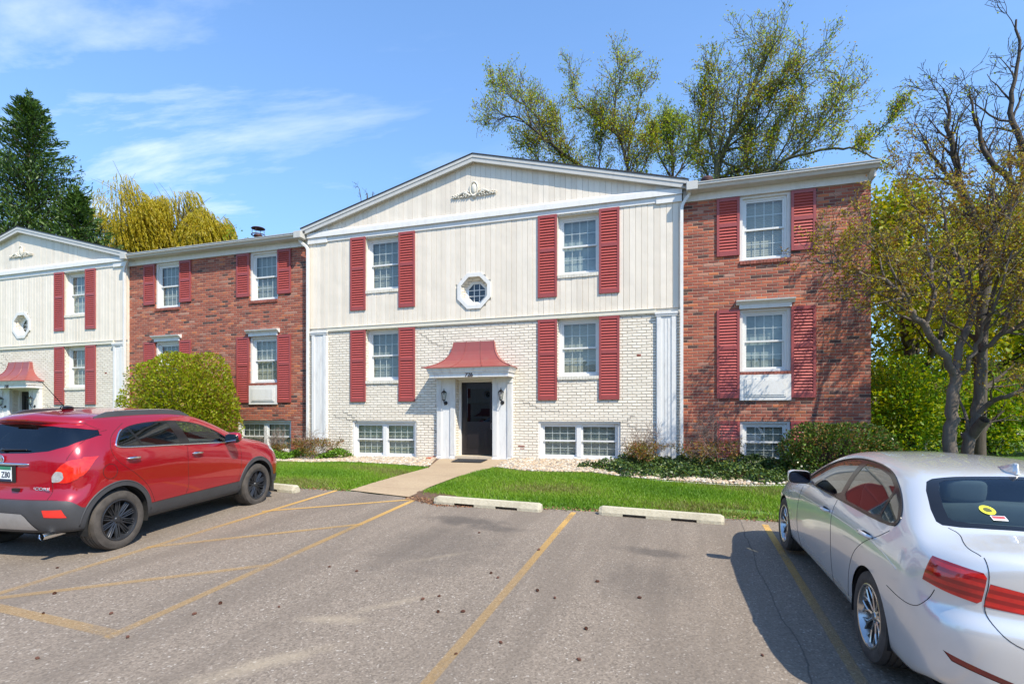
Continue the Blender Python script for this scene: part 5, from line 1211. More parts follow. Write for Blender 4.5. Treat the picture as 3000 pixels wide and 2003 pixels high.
# azalea-like half bare shrubs
AZ = [leaf_mat('azalea_a', (.17,.12,.02), (.28,.19,.03)), leaf_mat('azalea_b', (.10,.12,.02), (.18,.17,.03)), leaf_mat('azalea_c', (.22,.08,.03), (.30,.12,.04))]
TW = bark_mat('pale_twig', (.16,.11,.085), (.34,.26,.21), 20)
def twiggy(x, y, h, w_, seed, label, leafy=.5, group='half bare shrubs along the wall', lean=0, fill=.5):
    rng = random.Random(seed); lines, tips = [], []; z = H(x, y); tr = empty('azalea_shrub', (x,y,z), label, 'shrub', group)
    PRz = [dict(w=.2,up=.03,n=4,s=.3,a=40,l=.6,r=.6,rmin=.0035), dict(w=.25,up=.02,n=4,s=.2,a=45,l=.6,r=.6,rmin=.003), dict(w=.3,up=0,n=2,s=.2,a=45,l=.6,r=.6,rmin=.003)]
    for k in range(16):
        a = rng.random()*6.28; d = Vector((math.cos(a)*w_/h+lean, math.sin(a)*w_/h*.5, 1)); grow(rng, (x+rng.uniform(-.12,.12)*w_*2, y+rng.uniform(-.1,.1), z), d, h*rng.uniform(.6,1.05), .009, 0, PRz, lines, tips, 2)
    branches_mesh('stems', lines, TW, tr, (x,y,z))
    low = [t for t in tips if t[0].z < z+h*fill and rng.random() < leafy]
    if low:
        C, DD = leaf_points(seed, low, 5, .045); leaves_mesh('foliage', C, .016, .032, AZ, tr, (x,y,z), seed, .5, DD, .9)
twiggy(-9.95, 12.75, .85, .45, 101, 'bronze leaved shrub with bare pale twigs at the left pilaster', .8, fill=.65)
twiggy(-11.7, 13.2, .75, .35, 102, 'mostly bare shrub below the brick basement window, left of the bronze one', .5, fill=.5)
twiggy(-.85, 13.0, .85, .45, 103, 'bronze leaved shrub with bare twigs at the right pilaster', .8, fill=.6, lean=-.1)
twiggy(.75, 12.9, 1.05, .50, 104, 'bronze leaved shrub with bare red twigs against the shaded brick', .7, fill=.55)
# ground covers, as stuff
def cover(name, label, region, n, mats, s0, s1, seed, hgt=.12):
    rg = np.random.default_rng(seed); out = []
    while sum(map(len, out)) < n:
        x, y, hh = region(rg, 8000); z = np.array([H(a, b) for a, b in zip(x, y)]); und = (.55+.25*np.sin(x*5.1+y*3.3)+.2*np.sin(x*11.7-y*7.9))
        out.append(np.stack([x, y, z+.02+hh*hgt*und*rg.random(len(x))**.4], 1))
    P = np.concatenate(out)[:n]; nrm = np.zeros((len(P),3)); 
    o = leaves_mesh(name, P, s0, s1, mats, None, None, seed, .75, None, 1, 1.5); return setp(o, label, name, kind='stuff')
IV = [leaf_mat('ivy_a', (.014,.036,.012), (.035,.070,.018), .35, .1), leaf_mat('ivy_b', (.045,.09,.02), (.085,.14,.03), .35, .15), leaf_mat('ivy_c', (.12,.17,.03), (.17,.22,.04), .4, .2)]
def iv_reg(rg, n):
    x = rg.uniform(-2.3, 5, n); y = rg.uniform(11.1, 13.65, n); gr = np.interp(x, [p[0] for p in GR], [p[1] for p in GR]); front = gr+.05+.30*(np.sin(x*2.3)*.5+.5)*(x > -1)+.10*np.sin(x*7)
    front = np.where(x < -1.2, gr+.1+(-1.2-x)*.4, front); ok = (y > front) & ((x > -1.5) | (y < 12.6)); e = np.clip((y-front)/.25, .2, 1); return x[ok], y[ok], e[ok]
cover('ivy', 'dark green ivy covering the bed in front of the right pilaster and brick', iv_reg, 27000, IV[:2]+IV, .020, .038, 111, .24)
GCm = [leaf_mat('cover_a', (.07,.17,.012), (.12,.25,.02)), leaf_mat('cover_b', (.14,.28,.02), (.20,.36,.03))]
def gc_reg(rg, n):
    x = rg.uniform(-14.5, -9.15, n); y = rg.uniform(12.05, 13.55, n); ok = ((x < -10.45) & (y > 12.2+.1*np.sin(x*5))) | ((x > -10.0) & (y > 12.75+.12*np.sin(x*6)) & (y < 13.5)); return x[ok], y[ok], np.clip(np.minimum((y[ok]-12.0)/.3, 1), .3, 1)
cover('ground_cover', 'bright green ground cover around the shrubs left of the left pilaster', gc_reg, 15000, GCm, .018, .034, 112, .30)
# potted plant by the far door
px, py = -22.75, 12.9; pz = H(px, py); pr_ = empty('potted_plant', (px,py,pz), 'leafy yellow green potted plant by far door 728, above the SUV roof', 'plant')
m_ = MB(); m_.lathe([(0,0),(.16,0),(.21,.36),(.22,.40),(.19,.40),(.17,.33),(0,.33)], (px,py,pz), 16); obj('pot', m_, simple('terracotta', (.35,.14,.08), .8), pr_, org=(px,py,pz), smooth=True)
rg = np.random.default_rng(9); aa = rg.uniform(0, 6.28, 700); rr_ = rg.random(700)**.5; hh_ = rg.uniform(.35, 1.25, 700); P = np.stack([px+np.cos(aa)*rr_*.38*(hh_/1.2), py+np.sin(aa)*rr_*.38*(hh_/1.2), pz+hh_], 1)
leaves_mesh('foliage', P, .06, .13, [YG[1], GCm[0]], pr_, (px,py,pz), 4, .25, (P-np.array([px,py,pz+.3])), .3)
# unseen trees, added beside the building copies to show in reflections
for i, (x, y, h) in enumerate([(-34,-22,10),(26,-23,9),(30,-14,10)]):
    if i == 0: tproto = broad('spring_tree', x, y, h, 141, PRb, BLg, BK['dark'], 'unseen green tree added left of the building across the parking lot, for reflections', 'unseen trees added for reflections', per=6, spread=.5, s0=.16, s1=.30, nlimb=9, lv=3, keep=.35, low=.1)
    else: t_ = copy_tree(tproto); t_.location = (x, y, H(x,y)); t_.scale = (h/9,)*3; t_.rotation_euler = (0,0,i*1.3); t_['label'] = ['', 'unseen green tree added right of the building across the lot, for reflections', 'unseen green tree added on the right of the silver sedan, for reflections'][i]
# ================================================================ cars
def paint(name, col, metal, rough=.32, fl=.03):
    m, t, b = mat(name); co = objco(t)
    v = t.nodes.new('ShaderNodeTexVoronoi'); v.inputs['Scale'].default_value = 900; L(t, co, v.inputs[0]); bw = t.nodes.new('ShaderNodeRGBToBW'); L(t, v.outputs[1], bw.inputs[0])
    L(t, ramp(t, bw.outputs[0], [(0, tuple(c*(1-fl) for c in col)), (1, tuple(min(1, c*(1+fl)) for c in col))]), b.inputs['Base Color'])
    b.inputs['Metallic'].default_value = metal; b.inputs['Coat Weight'].default_value = 1; b.inputs['Coat Roughness'].default_value = .02; b.inputs['Coat IOR'].default_value = 1.6
    L(t, M(t, 'ADD', M(t, 'MULTIPLY', noise(t, 3, 4, .6, co), .10), rough-.05), b.inputs['Roughness'])
    return m
CM = dict(silver=paint('silver_paint', (.70,.695,.68), .35, .24), red=paint('red_paint', (.36,.002,.012), .35, .22),
  plastic=simple('grey_plastic', (.045,.046,.05), .55, bmp=.2, bs=200), blackp=simple('gloss_black_trim', (.010,.010,.011), .15), tire=simple('tire_rubber', (.060,.052,.045), .85, var=.35, vs=9, bmp=.3, bs=60),
  chrome=simple('chrome', (.75,.76,.78), .10, 1.0, var=.02), gap=simple('panel_gap', (.008,.008,.008), .9), blackrim=simple('black_rim', (.035,.038,.045), .28, .4), silverrim=simple('polished_rim', (.55,.54,.52), .22, .95, var=.1),
  disc=simple('brake_disc', (.18,.15,.13), .4, .8), brush=simple('brushed_silver_trim', (.52,.52,.52), .35, .7), seat=simple('seat_cloth', (.06,.06,.065), .8), seatg=simple('grey_seat', (.20,.20,.19), .8),
  lamp=None, white=simple('reverse_lamp', (.40,.40,.40), .12, .3, var=.3, vs=30), orange=simple('amber_lens', (.8,.22,.02), .2), head=simple('headlamp', (.55,.56,.58), .1, .5), yellow=simple('yellow_sticker', (.75,.72,.03), .5), stickw=simple('white_sticker', (.8,.8,.8), .5), stickr=simple('red_sticker', (.65,.08,.08), .5), pgreen=simple('plate_green', (.03,.20,.11), .5), pwhite=simple('plate_white', (.74,.80,.82), .5), pblue=simple('plate_dark_text', (.02,.03,.06), .5), liner=simple('arch_liner', (.010,.010,.010), .95))
def lamp_mat(name, a, b_, bars=None):
    m, t, b = mat(name); co = objco(t); s = t.nodes.new('ShaderNodeSeparateXYZ'); L(t, co, s.inputs[0])
    n = noise(t, 16, 3, .6, co); c = ramp(t, n, [(.3, a), (.7, b_)])
    if bars:
        f = M(t, 'FRACT', M(t, 'DIVIDE', M(t, 'ADD', s.outputs[2], M(t, 'MULTIPLY', s.outputs[0], .1)), bars)); c = mix(t, ramp(t, f, [(.0, (0,)*3), (.35, (0,)*3), (.45, (1,)*3), (.85, (1,)*3), (.95, (0,)*3)]), c, (.32,.004,.006))
    L(t, c, b.inputs['Base Color']); b.inputs['Roughness'].default_value = .12; b.inputs['Coat Weight'].default_value = 1; b.inputs['Coat Roughness'].default_value = 0; bump(t, b, n, .25, .01); return m
CM['lampb'] = lamp_mat('striped_tail_lens', (.50,.006,.008), (.70,.02,.012), .045); CM['lamps'] = lamp_mat('tail_lens', (.42,.006,.005), (.75,.035,.010)); CM['refl'] = lamp_mat('reflector', (.16,.004,.006), (.26,.008,.008)); CM['reflr'] = lamp_mat('bright_reflector', (.6,.02,.012), (.75,.03,.02))
CM['gl_d'] = glass_mat('dark_tint_glass', (.05,.06,.07), 1.55, .03); CM['gl_l'] = glass_mat('green_tint_glass', (.62,.72,.64), 1.5, .02); CM['gl_b'] = glass_mat('grey_tint_glass', (.33,.36,.36), 1.6, .10); CM['gl_r'] = glass_mat('blue_tint_glass', (.42,.52,.54), 1.5, .02)

def bs_basis(n, m):   # clamped uniform cubic basis sampled at m points
    kn = np.concatenate([[0]*3, np.linspace(0, 1, n-2), [1]*3]); u = np.linspace(0, 1-1e-9, m); N_ = np.zeros((m, len(kn)-1))
    for i in range(len(kn)-1): N_[:, i] = (u >= kn[i]) & (u < kn[i+1])
    for d in range(1, 4):
        N2 = np.zeros((m, len(kn)-1-d))
        for i in range(len(kn)-1-d):
            a = kn[i+d]-kn[i]; b = kn[i+d+1]-kn[i+1]
            if a > 0: N2[:, i] += (u-kn[i])/a*N_[:, i]
            if b > 0: N2[:, i] += (kn[i+d+1]-u)/b*N_[:, i+1]
        N_ = N2
    return N_
def upsample(P, ax):
    P = np.moveaxis(P, ax, 0); n = len(P); out = []
    for i in range(n-1):
        a, b, c, d = P[max(i-1,0)], P[i], P[i+1], P[min(i+2,n-1)]; out.append(b); out.append((-a+9*b+9*c-d)/16 if 0 < i < n-2 else (b+c)/2)
    out.append(P[-1]); return np.moveaxis(np.array(out), 0, ax)
def body_bm(cols, nu=170, nv=84):
    P = np.array(cols, float); P = upsample(upsample(P, 0), 1); S = np.einsum('ui,ijk,vj->uvk', bs_basis(P.shape[0], nu), P, bs_basis(P.shape[1], nv))
    bm = bmesh.new()
    for sgn in (1, -1):
        vv = [[bm.verts.new((S[i,j,0]*sgn if abs(S[i,j,0]) > 1e-4 else 0, S[i,j,1], S[i,j,2])) for j in range(nv)] for i in range(nu)]
        for i in range(nu-1):
            for j in range(nv-1):
                q = [vv[i][j], vv[i+1][j], vv[i+1][j+1], vv[i][j+1]]
                bm.faces.new(q if sgn < 0 else q[::-1])
    bmesh.ops.remove_doubles(bm, verts=bm.verts, dist=.0006); bmesh.ops.recalc_face_normals(bm, faces=bm.faces)
    ff = [f for f in bm.faces if f.calc_center_median().z > 1.0]; s = sum(f.normal.z for f in ff)
    if s < 0: bmesh.ops.reverse_faces(bm, faces=bm.faces)
    return bm
AX = {'x': (1, 2, 0), 'y': (0, 2, 1), 'z': (0, 1, 2)}
def inside(px, py, poly):
    c = False; n = len(poly); j = n-1
    for i in range(n):
        xi, yi = poly[i]; xj, yj = poly[j]
        if (yi > py) != (yj > py) and px < (xj-xi)*(py-yi)/(yj-yi)+xi: c = not c
        j = i
    return c
def cut(bm, poly, axis, cond, lay, pid, only=None):
    a, b, c = AX[axis]; lo = (min(p[0] for p in poly)-.06, min(p[1] for p in poly)-.06); hi = (max(p[0] for p in poly)+.06, max(p[1] for p in poly)+.06)
    for k in range(len(poly)):
        p, q = poly[k], poly[(k+1) % len(poly)]; e0 = (min(p[0],q[0])-.03, min(p[1],q[1])-.03); e1 = (max(p[0],q[0])+.03, max(p[1],q[1])+.03)
        fs = []
        for f in bm.faces:
            m_ = f.calc_center_median()
            if e0[0] <= m_[a] <= e1[0] and e0[1] <= m_[b] <= e1[1] and cond(m_): fs.append(f)
        if not fs: continue
        co = [0,0,0]; co[a], co[b] = p; no = [0,0,0]; no[a], no[b] = -(q[1]-p[1]), q[0]-p[0]
        g = set(fs)
        for f in fs: g.update(f.edges); g.update(f.verts)
        bmesh.ops.bisect_plane(bm, geom=list(g), dist=1e-5, plane_co=co, plane_no=no)
    for f in bm.faces:
        m_ = f.calc_center_median()
        if lo[0] <= m_[a] <= hi[0] and lo[1] <= m_[b] <= hi[1] and cond(m_) and inside(m_[a], m_[b], poly) and (only is None or f[lay] in only): f[lay] = pid
def bm_part(bm, lay, pids, name, m, parent, inset=0.0, sel=None):
    pids = pids if isinstance(pids, (set, list, tuple)) else {pids}
    fs = [f for f in bm.faces if f[lay] in pids and (sel is None or sel(f.calc_center_median()))]
    if not fs: return None
    idx, v, F, nrm = {}, [], [], []
    for f in fs:
        r = []
        for vt in f.verts:
            if vt.index not in idx: idx[vt.index] = len(v); v.append(vt.co-vt.normal*inset); nrm.append(vt.normal.copy())
            r.append(idx[vt.index])
        F.append(r)
    me = mesh_from(name, [tuple(p) for p in v], F); me.materials.append(m); me.polygons.foreach_set('use_smooth', [True]*len(F))
    try: me.normals_split_custom_set_from_vertices([tuple(n) for n in nrm])
    except Exception as e: print('normals', e)
    o = bpy.data.objects.new(name, me); COL.objects.link(o); o.parent = parent; return o
def project(bvh, pts, axis, sgn=1, step=.03):
    out = []; a, b, c = AX[axis]
    for k in range(len(pts)-1):
        p, q = pts[k], pts[k+1]; n = max(1, int(math.hypot(q[0]-p[0], q[1]-p[1])/step))
        for i in range(n+(k == len(pts)-2)):
            t = i/n; o = [0,0,0]; o[a] = p[0]+(q[0]-p[0])*t; o[b] = p[1]+(q[1]-p[1])*t; o[c] = 6*sgn; d = [0,0,0]; d[c] = -sgn
            h = bvh.ray_cast(Vector(o), Vector(d))
            if h[0] is not None: out.append((h[0], h[1] if h[1][c]*sgn > 0 else -h[1]))
    return out
def seam(mb, bvh, pts, axis, sgn=1, r=.0024, off=0.0, n=5, smooth=True):
    if smooth:
        for _ in range(2):
            q = [pts[0]]
            for a, b in zip(pts, pts[1:]): q += [(a[0]*.75+b[0]*.25, a[1]*.75+b[1]*.25), (a[0]*.25+b[0]*.75, a[1]*.25+b[1]*.75)]
            q.append(pts[-1]); pts = q
    pr = project(bvh, pts, axis, sgn)
    if len(pr) > 1: mb.tube([p+nn*off for p, nn in pr], r, n)
def wheel(root, x, y, R_, w_, rim, style, sgn, rimmat):
    base = empty('wheel', (x, y, R_), None, None); base.parent = root
    for k in ('label','category'):
        if k in base: del base[k]
    sw = R_-rim
    prof = [(rim,-w_*.46),(rim+.012,-w_*.50),(rim+sw*.5,-w_*.53),(rim+sw*.86,-w_*.47),(R_-.006,-w_*.38)]
    tread = []
    for g in (-.28,-.10,.10,.28): tread += [(R_,w_*(g-.03)),(R_-.007,w_*(g-.026)),(R_-.007,w_*(g+.026)),(R_,w_*(g+.03))]
    prof = prof+tread+[(r,-h) for r, h in prof[::-1]]
    m_ = MB(); m_.lathe(prof, (0,0,0), 56, 'x'); ty = obj('tire', m_, CM['tire'], base, smooth=True)
    m_ = MB(); m_.lathe([(rim+.004,w_*.485*sgn),(rim-.004,w_*.50*sgn),(rim-.014,w_*.485*sgn),(rim-.022,w_*.40*sgn),(rim-.035,w_*.1*sgn),(rim-.035,-w_*.45*sgn)], (0,0,0), 48, 'x')
    fx = w_*.36*sgn; hx = w_*.30*sgn; r0, r1 = .045, rim-.022
    def spoke(a, wa, wb, ra=r0, rb=r1, xa=None, xb=None, th=.022, tw=0.0):
        xa = hx if xa is None else xa; xb = fx if xb is None else xb; nseg = 4; rows = []
        for i in range(nseg+1):
            t = i/nseg; r = ra+(rb-ra)*t; aa = a+tw*t; hw = (wa+(wb-wa)*t)/2; xx = xa+(xb-xa)*t; c, s = math.cos(aa), math.sin(aa)
            rows.append([(xx, r*c-hw*s, r*s+hw*c), (xx+.006*sgn, r*c, r*s), (xx, r*c+hw*s, r*s-hw*c), (xx-th*sgn, r*c+hw*.7*s, r*s-hw*.7*c), (xx-th*sgn, r*c-hw*.7*s, r*s+hw*.7*c)])
        m_.add([p for r_ in rows for p in r_], [(i*5+k, i*5+(k+1)%5, (i+1)*5+(k+1)%5, (i+1)*5+k) for i in range(nseg) for k in range(5)]+[tuple(range(5)), tuple(range(nseg*5, nseg*5+5))])
    if style == 'multi':
        for k in range(10):
            a = 2*math.pi*k/10; spoke(a-.10, .020, .013, tw=-.10); spoke(a+.10, .020, .013, tw=.10)
            spoke(a+math.pi/10, .015, .011, ra=.10, xa=hx*.95)
    else:
        for k in range(10):
            a = 2*math.pi*k/10; spoke(a, .022, .016, rb=.125, xb=hx*1.05); spoke(a, .014, .013, ra=.115, tw=.20, xa=hx*1.05); spoke(a, .014, .013, ra=.115, tw=-.20, xa=hx*1.05)
    m_.lathe([(.0,hx+.012*sgn),(.030,hx+.012*sgn),(.034,hx+.006*sgn),(.060,hx-.004*sgn),(.065,hx-.03*sgn)], (0,0,0), 24, 'x')
    for k in range(5):
        a = 2*math.pi*(k+.5)/5; m_.lathe([(0,hx+.004*sgn),(.008,hx+.004*sgn),(.009,hx-.02*sgn)], (0, .048*math.cos(a), .048*math.sin(a)), 8, 'x')
    obj('rim', m_, rimmat, base, smooth=True)
    m_ = MB(); m_.lathe([(0,.0*sgn),(rim*.72,.0*sgn),(rim*.72,-.02*sgn),(0,-.02*sgn)], (0,0,0), 32, 'x'); obj('brake_disc', m_, CM['disc'], base, smooth=True)
    m_ = MB(); m_.lathe([(0,-w_*.40*sgn),(rim-.03,-w_*.40*sgn)], (0,0,0), 24, 'x'); obj('wheel_back', m_, CM['liner'], base)
    return base
def soft(P, n=1, q=.25):
    for _ in range(n):
        o = []
        for a, b in zip(P, P[1:]+P[:1]): o += [(a[0]*(1-q)+b[0]*q, a[1]*(1-q)+b[1]*q), (a[0]*q+b[0]*(1-q), a[1]*q+b[1]*(1-q))]
        P = o
    return P
def circle(cy, cz, r, n=40): return [(cy+r*math.cos(2*math.pi*k/n), cz+r*math.sin(2*math.pi*k/n)) for k in range(n)]
def liners(root, arches, xo, xi):
    for cy, cz, r in arches:
        for s in (-1, 1):
            m_ = MB(); n = 24; A = [(s*xo(cy), cy+r*math.cos(math.pi*k/n*1.16-.25), cz+r*math.sin(math.pi*k/n*1.16-.25)) for k in range(n+1)]; B = [(s*xi, p[1], p[2]) for p in A]
            m_.add(A+B, [(k, k+1, n+2+k, n+1+k) for k in range(n)]); m_.add(B+[(s*xi, cy, cz)], [(k, k+1, n+1) for k in range(n)])
            obj('wheel_arch_liner', m_, CM['liner'], root)
def rbox(mb, cx, cy, cz, sx, sy, sz, tilt=0.0, n=10, e=4.0):
    """soft-cornered block (superellipsoid)"""
    rows = []; k = 16
    for i in range(n+1):
        ph = -math.pi/2+math.pi*i/n; cp, sp = math.cos(ph), math.sin(ph); f = lambda v: math.copysign(abs(v)**(2/e), v)
        rows.append([(cx+sx*f(cp)*f(math.cos(2*math.pi*j/k)), cy+sy*f(cp)*f(math.sin(2*math.pi*j/k))+tilt*sz*f(sp), cz+sz*f(sp)) for j in range(k)])
    mb.add([p for r in rows for p in r], [(i*k+j, i*k+(j+1)%k, (i+1)*k+(j+1)%k, (i+1)*k+j) for i in range(n) for j in range(k)])
def interior(root, belt, zf, seats, dash_y, hw, m):
    for (x, y, w_, front) in seats:
        s = MB(); rbox(s, x, y, zf+.12, w_, .26, .09); rbox(s, x, y-.28, zf+.42, w_, .085, .30, -.22)
        for hx_ in ([0] if front else [-.32,.32] if w_ > .4 else [0]): rbox(s, x+hx_, y-.36, zf+.78, .13, .05, .085, -.1)
        obj('seat', s, m, root, smooth='all')
    s = MB(); rbox(s, 0, dash_y, belt-.10, hw-.08, .22, .12); 
    wy, wz = dash_y-.36, belt-.10; s.tube([(-.37+.185*math.cos(a), wy-.07*math.sin(a), wz+.17*math.sin(a)) for a in [2*math.pi*k/24 for k in range(25)]], .016, 6, cap=False); rbox(s, -.37, wy+.01, wz, .07, .03, .06); s.tube([(-.37,wy,wz),(-.37,dash_y,wz-.05)], .03, 6)
    obj('dashboard', s, CM['seat'], root, smooth='all')
    s = MB(); s.box(-hw+.06, hw-.06, -.35, dash_y+.1, zf-.16, zf-.14); s.box(-hw+.07, -hw+.10, -.3, dash_y, zf-.14, belt-.04); s.box(hw-.10, hw-.07, -.3, dash_y, zf-.14, belt-.04); s.box(-hw+.1, hw-.1, -.36, -.33, zf-.14, belt-.06)
    obj('cabin_tub', s, CM['seat'], root)

# ---------------------------------------------------------------- silver sedan
def sedan():
    root = empty('sedan', (2.15, 4.43, -.270+.003), 'silver four door sedan at the right, seen from its left rear corner', 'car', 'cars parked facing the building')
    root.rotation_euler = (R(2.4), R(1.5), R(1.6))
    def rear(x, yb, k, t):     # k: how far round the corner
        return [(x*.8, yb+.16, .27), (x*.97, yb+.05, .25), (x, yb+.005, .38), (x, yb-.012, .63), (x*.985, yb+.045, .73)]+t
    c = []
    c.append(rear(0, -1.03, 0, [(0,-.985,.90),(0,-.975,1.035),(0,-.90,1.065),(0,-.80,1.075),(0,-.70,1.083)]))
    c.append(rear(.30, -1.02, 0, [(.30,-.978,.90),(.30,-.965,1.033),(.26,-.89,1.063),(.14,-.78,1.076),(0,-.69,1.085)]))
    c.append(rear(.56, -.975, 0, [(.555,-.935,.895),(.545,-.915,1.022),(.47,-.84,1.058),(.24,-.75,1.078),(0,-.675,1.087)]))
    c.append(rear(.745, -.90, 0, [(.735,-.862,.885),(.70,-.835,1.005),(.58,-.785,1.050),(.30,-.71,1.080),(0,-.66,1.089)]))
    c.append(rear(.84, -.765, 0, [(.828,-.75,.875),(.775,-.725,.985),(.645,-.70,1.045),(.34,-.68,1.082),(0,-.64,1.091)]))
    def side(y, xs_, x2, x3, x4, z4, xb, zb, x6, z6, x7, z7, x8, z8, z9, y9=None, y8=None, y7=None, zs=.19):
        y9 = y if y9 is None else y9; y8 = y if y8 is None else y8; y7 = y if y7 is None else y7
        return [(xs_-.22, y, zs+.02), (xs_, y, zs), (x2, y, .36), (x3, y, .60), (x4, y, z4), (xb, y, zb), (x6, (y+y7)/2, z6), (x7, y7, z7), (x8, y8, z8), (0, y9, z9)]
    c += [side(-.56, .82,.868,.888,.887,.82, .828,.975, .765,1.025, .63,1.062, .34,1.088, 1.098),
     side(-.42, .83,.882,.900,.896,.835, .838,.985, .775,1.055, .655,1.09, .36,1.108, 1.116, -.50, -.48),
     side(-.18, .84,.892,.908,.901,.845, .844,.99, .765,1.12, .65,1.205, .42,1.245, 1.262, -.12),
     side(.10, .84,.892,.907,.900,.85, .846,.99, .755,1.16, .635,1.295, .43,1.345, 1.362),
     side(.45, .832,.885,.898,.896,.85, .846,.985, .750,1.175, .628,1.335, .43,1.380, 1.396),
     side(.85, .825,.878,.892,.893,.84, .846,.98, .752,1.18, .625,1.348, .42,1.395, 1.408),
     side(1.25, .825,.876,.890,.890,.83, .845,.97, .755,1.17, .622,1.335, .42,1.388, 1.402),
     side(1.60, .825,.876,.890,.888,.82, .843,.96, .765,1.135, .645,1.285, .44,1.340, 1.360, 1.66),
     side(1.95, .83,.880,.894,.886,.81, .84,.95, .785,1.05, .695,1.155, .46,1.222, 1.25, 2.00),
     side(2.28, .835,.885,.900,.882,.79, .833,.93, .80,.96, .735,1.005, .48,1.07, 1.10, 2.33),
     side(2.50, .835,.885,.902,.878,.78, .828,.90, .785,.93, .70,.965, .42,1.0, 1.015, 2.53),
     side(2.85, .83,.880,.899,.866,.75, .815,.86, .765,.895, .66,.93, .38,.965, .975),
     side(3.20, .81,.85,.865,.83,.69, .765,.795, .71,.83, .60,.86, .34,.895, .905)]
    def front(x, y, t): return [(x*.8, y-.12, .24), (x*.97, y-.03, .21), (x, y, .33), (x, y+.01, .50), (x*.985, y-.03, .62)]+t
    c.append(front(.74, 3.42, [(.69,3.36,.70),(.62,3.30,.75),(.50,3.28,.785),(.28,3.27,.82),(0,3.30,.835)]))
    c.append(front(.52, 3.54, [(.50,3.48,.70),(.46,3.42,.745),(.38,3.37,.775),(.2,3.34,.80),(0,3.36,.815)]))
    c.append(front(0, 3.60, [(0,3.54,.70),(0,3.50,.74),(0,3.46,.765),(0,3.43,.785),(0,3.40,.80)]))
    bm = body_bm(c); lay = bm.faces.layers.int.new('pid')
    side_c = lambda m: abs(m.x) > .45
    for cy in (0, 2.81): cut(bm, circle(cy, .315, .352), 'x', lambda m: abs(m.x) > .5 and m.z < .75, lay, 99)
    # windows: dark surround, then the panes
    dlo = [(2.11,.965),(1.96,1.06),(1.72,1.180),(1.43,1.280),(1.08,1.335),(.66,1.340),(.34,1.310),(.08,1.235),(-.12,1.145),(-.235,1.06),(-.20,1.005),(.9,.985)]
    dlo = soft(dlo, 2); cut(bm, dlo, 'x', side_c, lay, 1)
    fg = [(1.98,.992),(1.90,1.06),(1.68,1.168),(1.40,1.262),(1.12,1.308),(.975,1.312),(.945,1.005)]
    rg_ = [(.845,1.01),(.875,1.314),(.64,1.313),(.34,1.283),(.13,1.222),(.07,1.02)]
    qg = [(.035,1.022),(.095,1.208),(-.06,1.145),(-.175,1.065),(-.16,1.03)]
    cut(bm, soft(fg, 1, .12), 'x', side_c, lay, 2); cut(bm, soft(rg_, 1, .12), 'x', side_c, lay, 3); cut(bm, soft(qg, 1, .12), 'x', side_c, lay, 4)
    rw = [(-.50,.07),(0,.10),(.50,.07),(.585,.01),(.675,-.36),(.64,-.44),(.35,-.495),(0,-.51),(-.35,-.495),(-.64,-.44),(-.675,-.36),(-.585,.01)]
    rw = soft(rw); cut(bm, rw, 'z', lambda m: m.z > 1.03, lay, 5); cut(bm, [(x*.89, -.20+(y+.20)*.86) for x, y in rw], 'z', lambda m: m.z > 1.03, lay, 6)
    ww = [(-.52,1.68),(0,1.72),(.52,1.68),(.70,2.22),(.66,2.33),(.35,2.40),(0,2.42),(-.35,2.40),(-.66,2.33),(-.70,2.22)]
    cut(bm, ww, 'z', lambda m: m.z > .95 and m.y > 1.5, lay, 7)
    rearc = lambda m: m.y < -.68
    for s in (1, -1):
        o1 = soft([(s*.660,.775),(s*.78,.800),(s*.95,.860),(s*.95,.945),(s*.86,.965),(s*.76,.965),(s*.64,.945)], 1, .12)
        cut(bm, o1, 'y', rearc, lay, 8 if s > 0 else 18)
        cut(bm, [(s*.650,.768),(s*.30,.750),(s*.28,.840),(s*.630,.896)], 'y', rearc, lay, 9)
        cut(bm, [(s*.52,.400),(s*.56,.380),(s*.77,.440),(s*.80,.485)], 'y', lambda m: m.y < -.6, lay, 10)
    cut(bm, [(-.30,.24),(.30,.24),(.27,.36),(-.27,.36)], 'y', rearc, lay, 11)
    cut(bm, [(3.30,.70),(3.05,.76),(3.02,.71),(3.25,.60),(3.45,.60),(3.5,.70)], 'x', lambda m: abs(m.x) > .3, lay, 12)
    bm.verts.index_update(); bm.normal_update()
    body = bm_part(bm, lay, 0, 'body', CM['silver'], root)
    for s in (-1, 1): bm_part(bm, lay, 1, 'window_surround', CM['blackp'], root, .002, sel=lambda m, s=s: m.x*s > 0)
    for pid, nm, g in ((2,'front_door_glass','gl_b'),(3,'rear_door_glass','gl_b'),(4,'quarter_glass','gl_b')):
        for s in (-1, 1): bm_part(bm, lay, pid, nm, CM[g], root, .004, sel=lambda m, s=s: m.x*s > 0)
    bm_part(bm, lay, 5, 'rear_window_border', CM['blackp'], root, .001); bm_part(bm, lay, 6, 'rear_window', CM['gl_r'], root, .002); bm_part(bm, lay, 7, 'windshield', CM['gl_l'], root, .002)
    bm_part(bm, lay, 8, 'taillight', CM['lampb'], root, -.002); bm_part(bm, lay, 18, 'taillight', CM['lampb'], root, -.002)
    for s in (-1, 1):
        bm_part(bm, lay, 9, 'trunk_lamp', CM['lampb'], root, -.002, sel=lambda m, s=s: m.x*s > 0); bm_part(bm, lay, 10, 'bumper_reflector', CM['refl'], root, .004, sel=lambda m, s=s: m.x*s > 0)
        bm_part(bm, lay, 12, 'headlight', CM['head'], root, 0, sel=lambda m, s=s: m.x*s > 0)
    bm_part(bm, lay, 11, 'rear_diffuser', CM['plastic'], root, .01)
    bvh = BVHTree.FromBMesh(bm)
    g = MB()
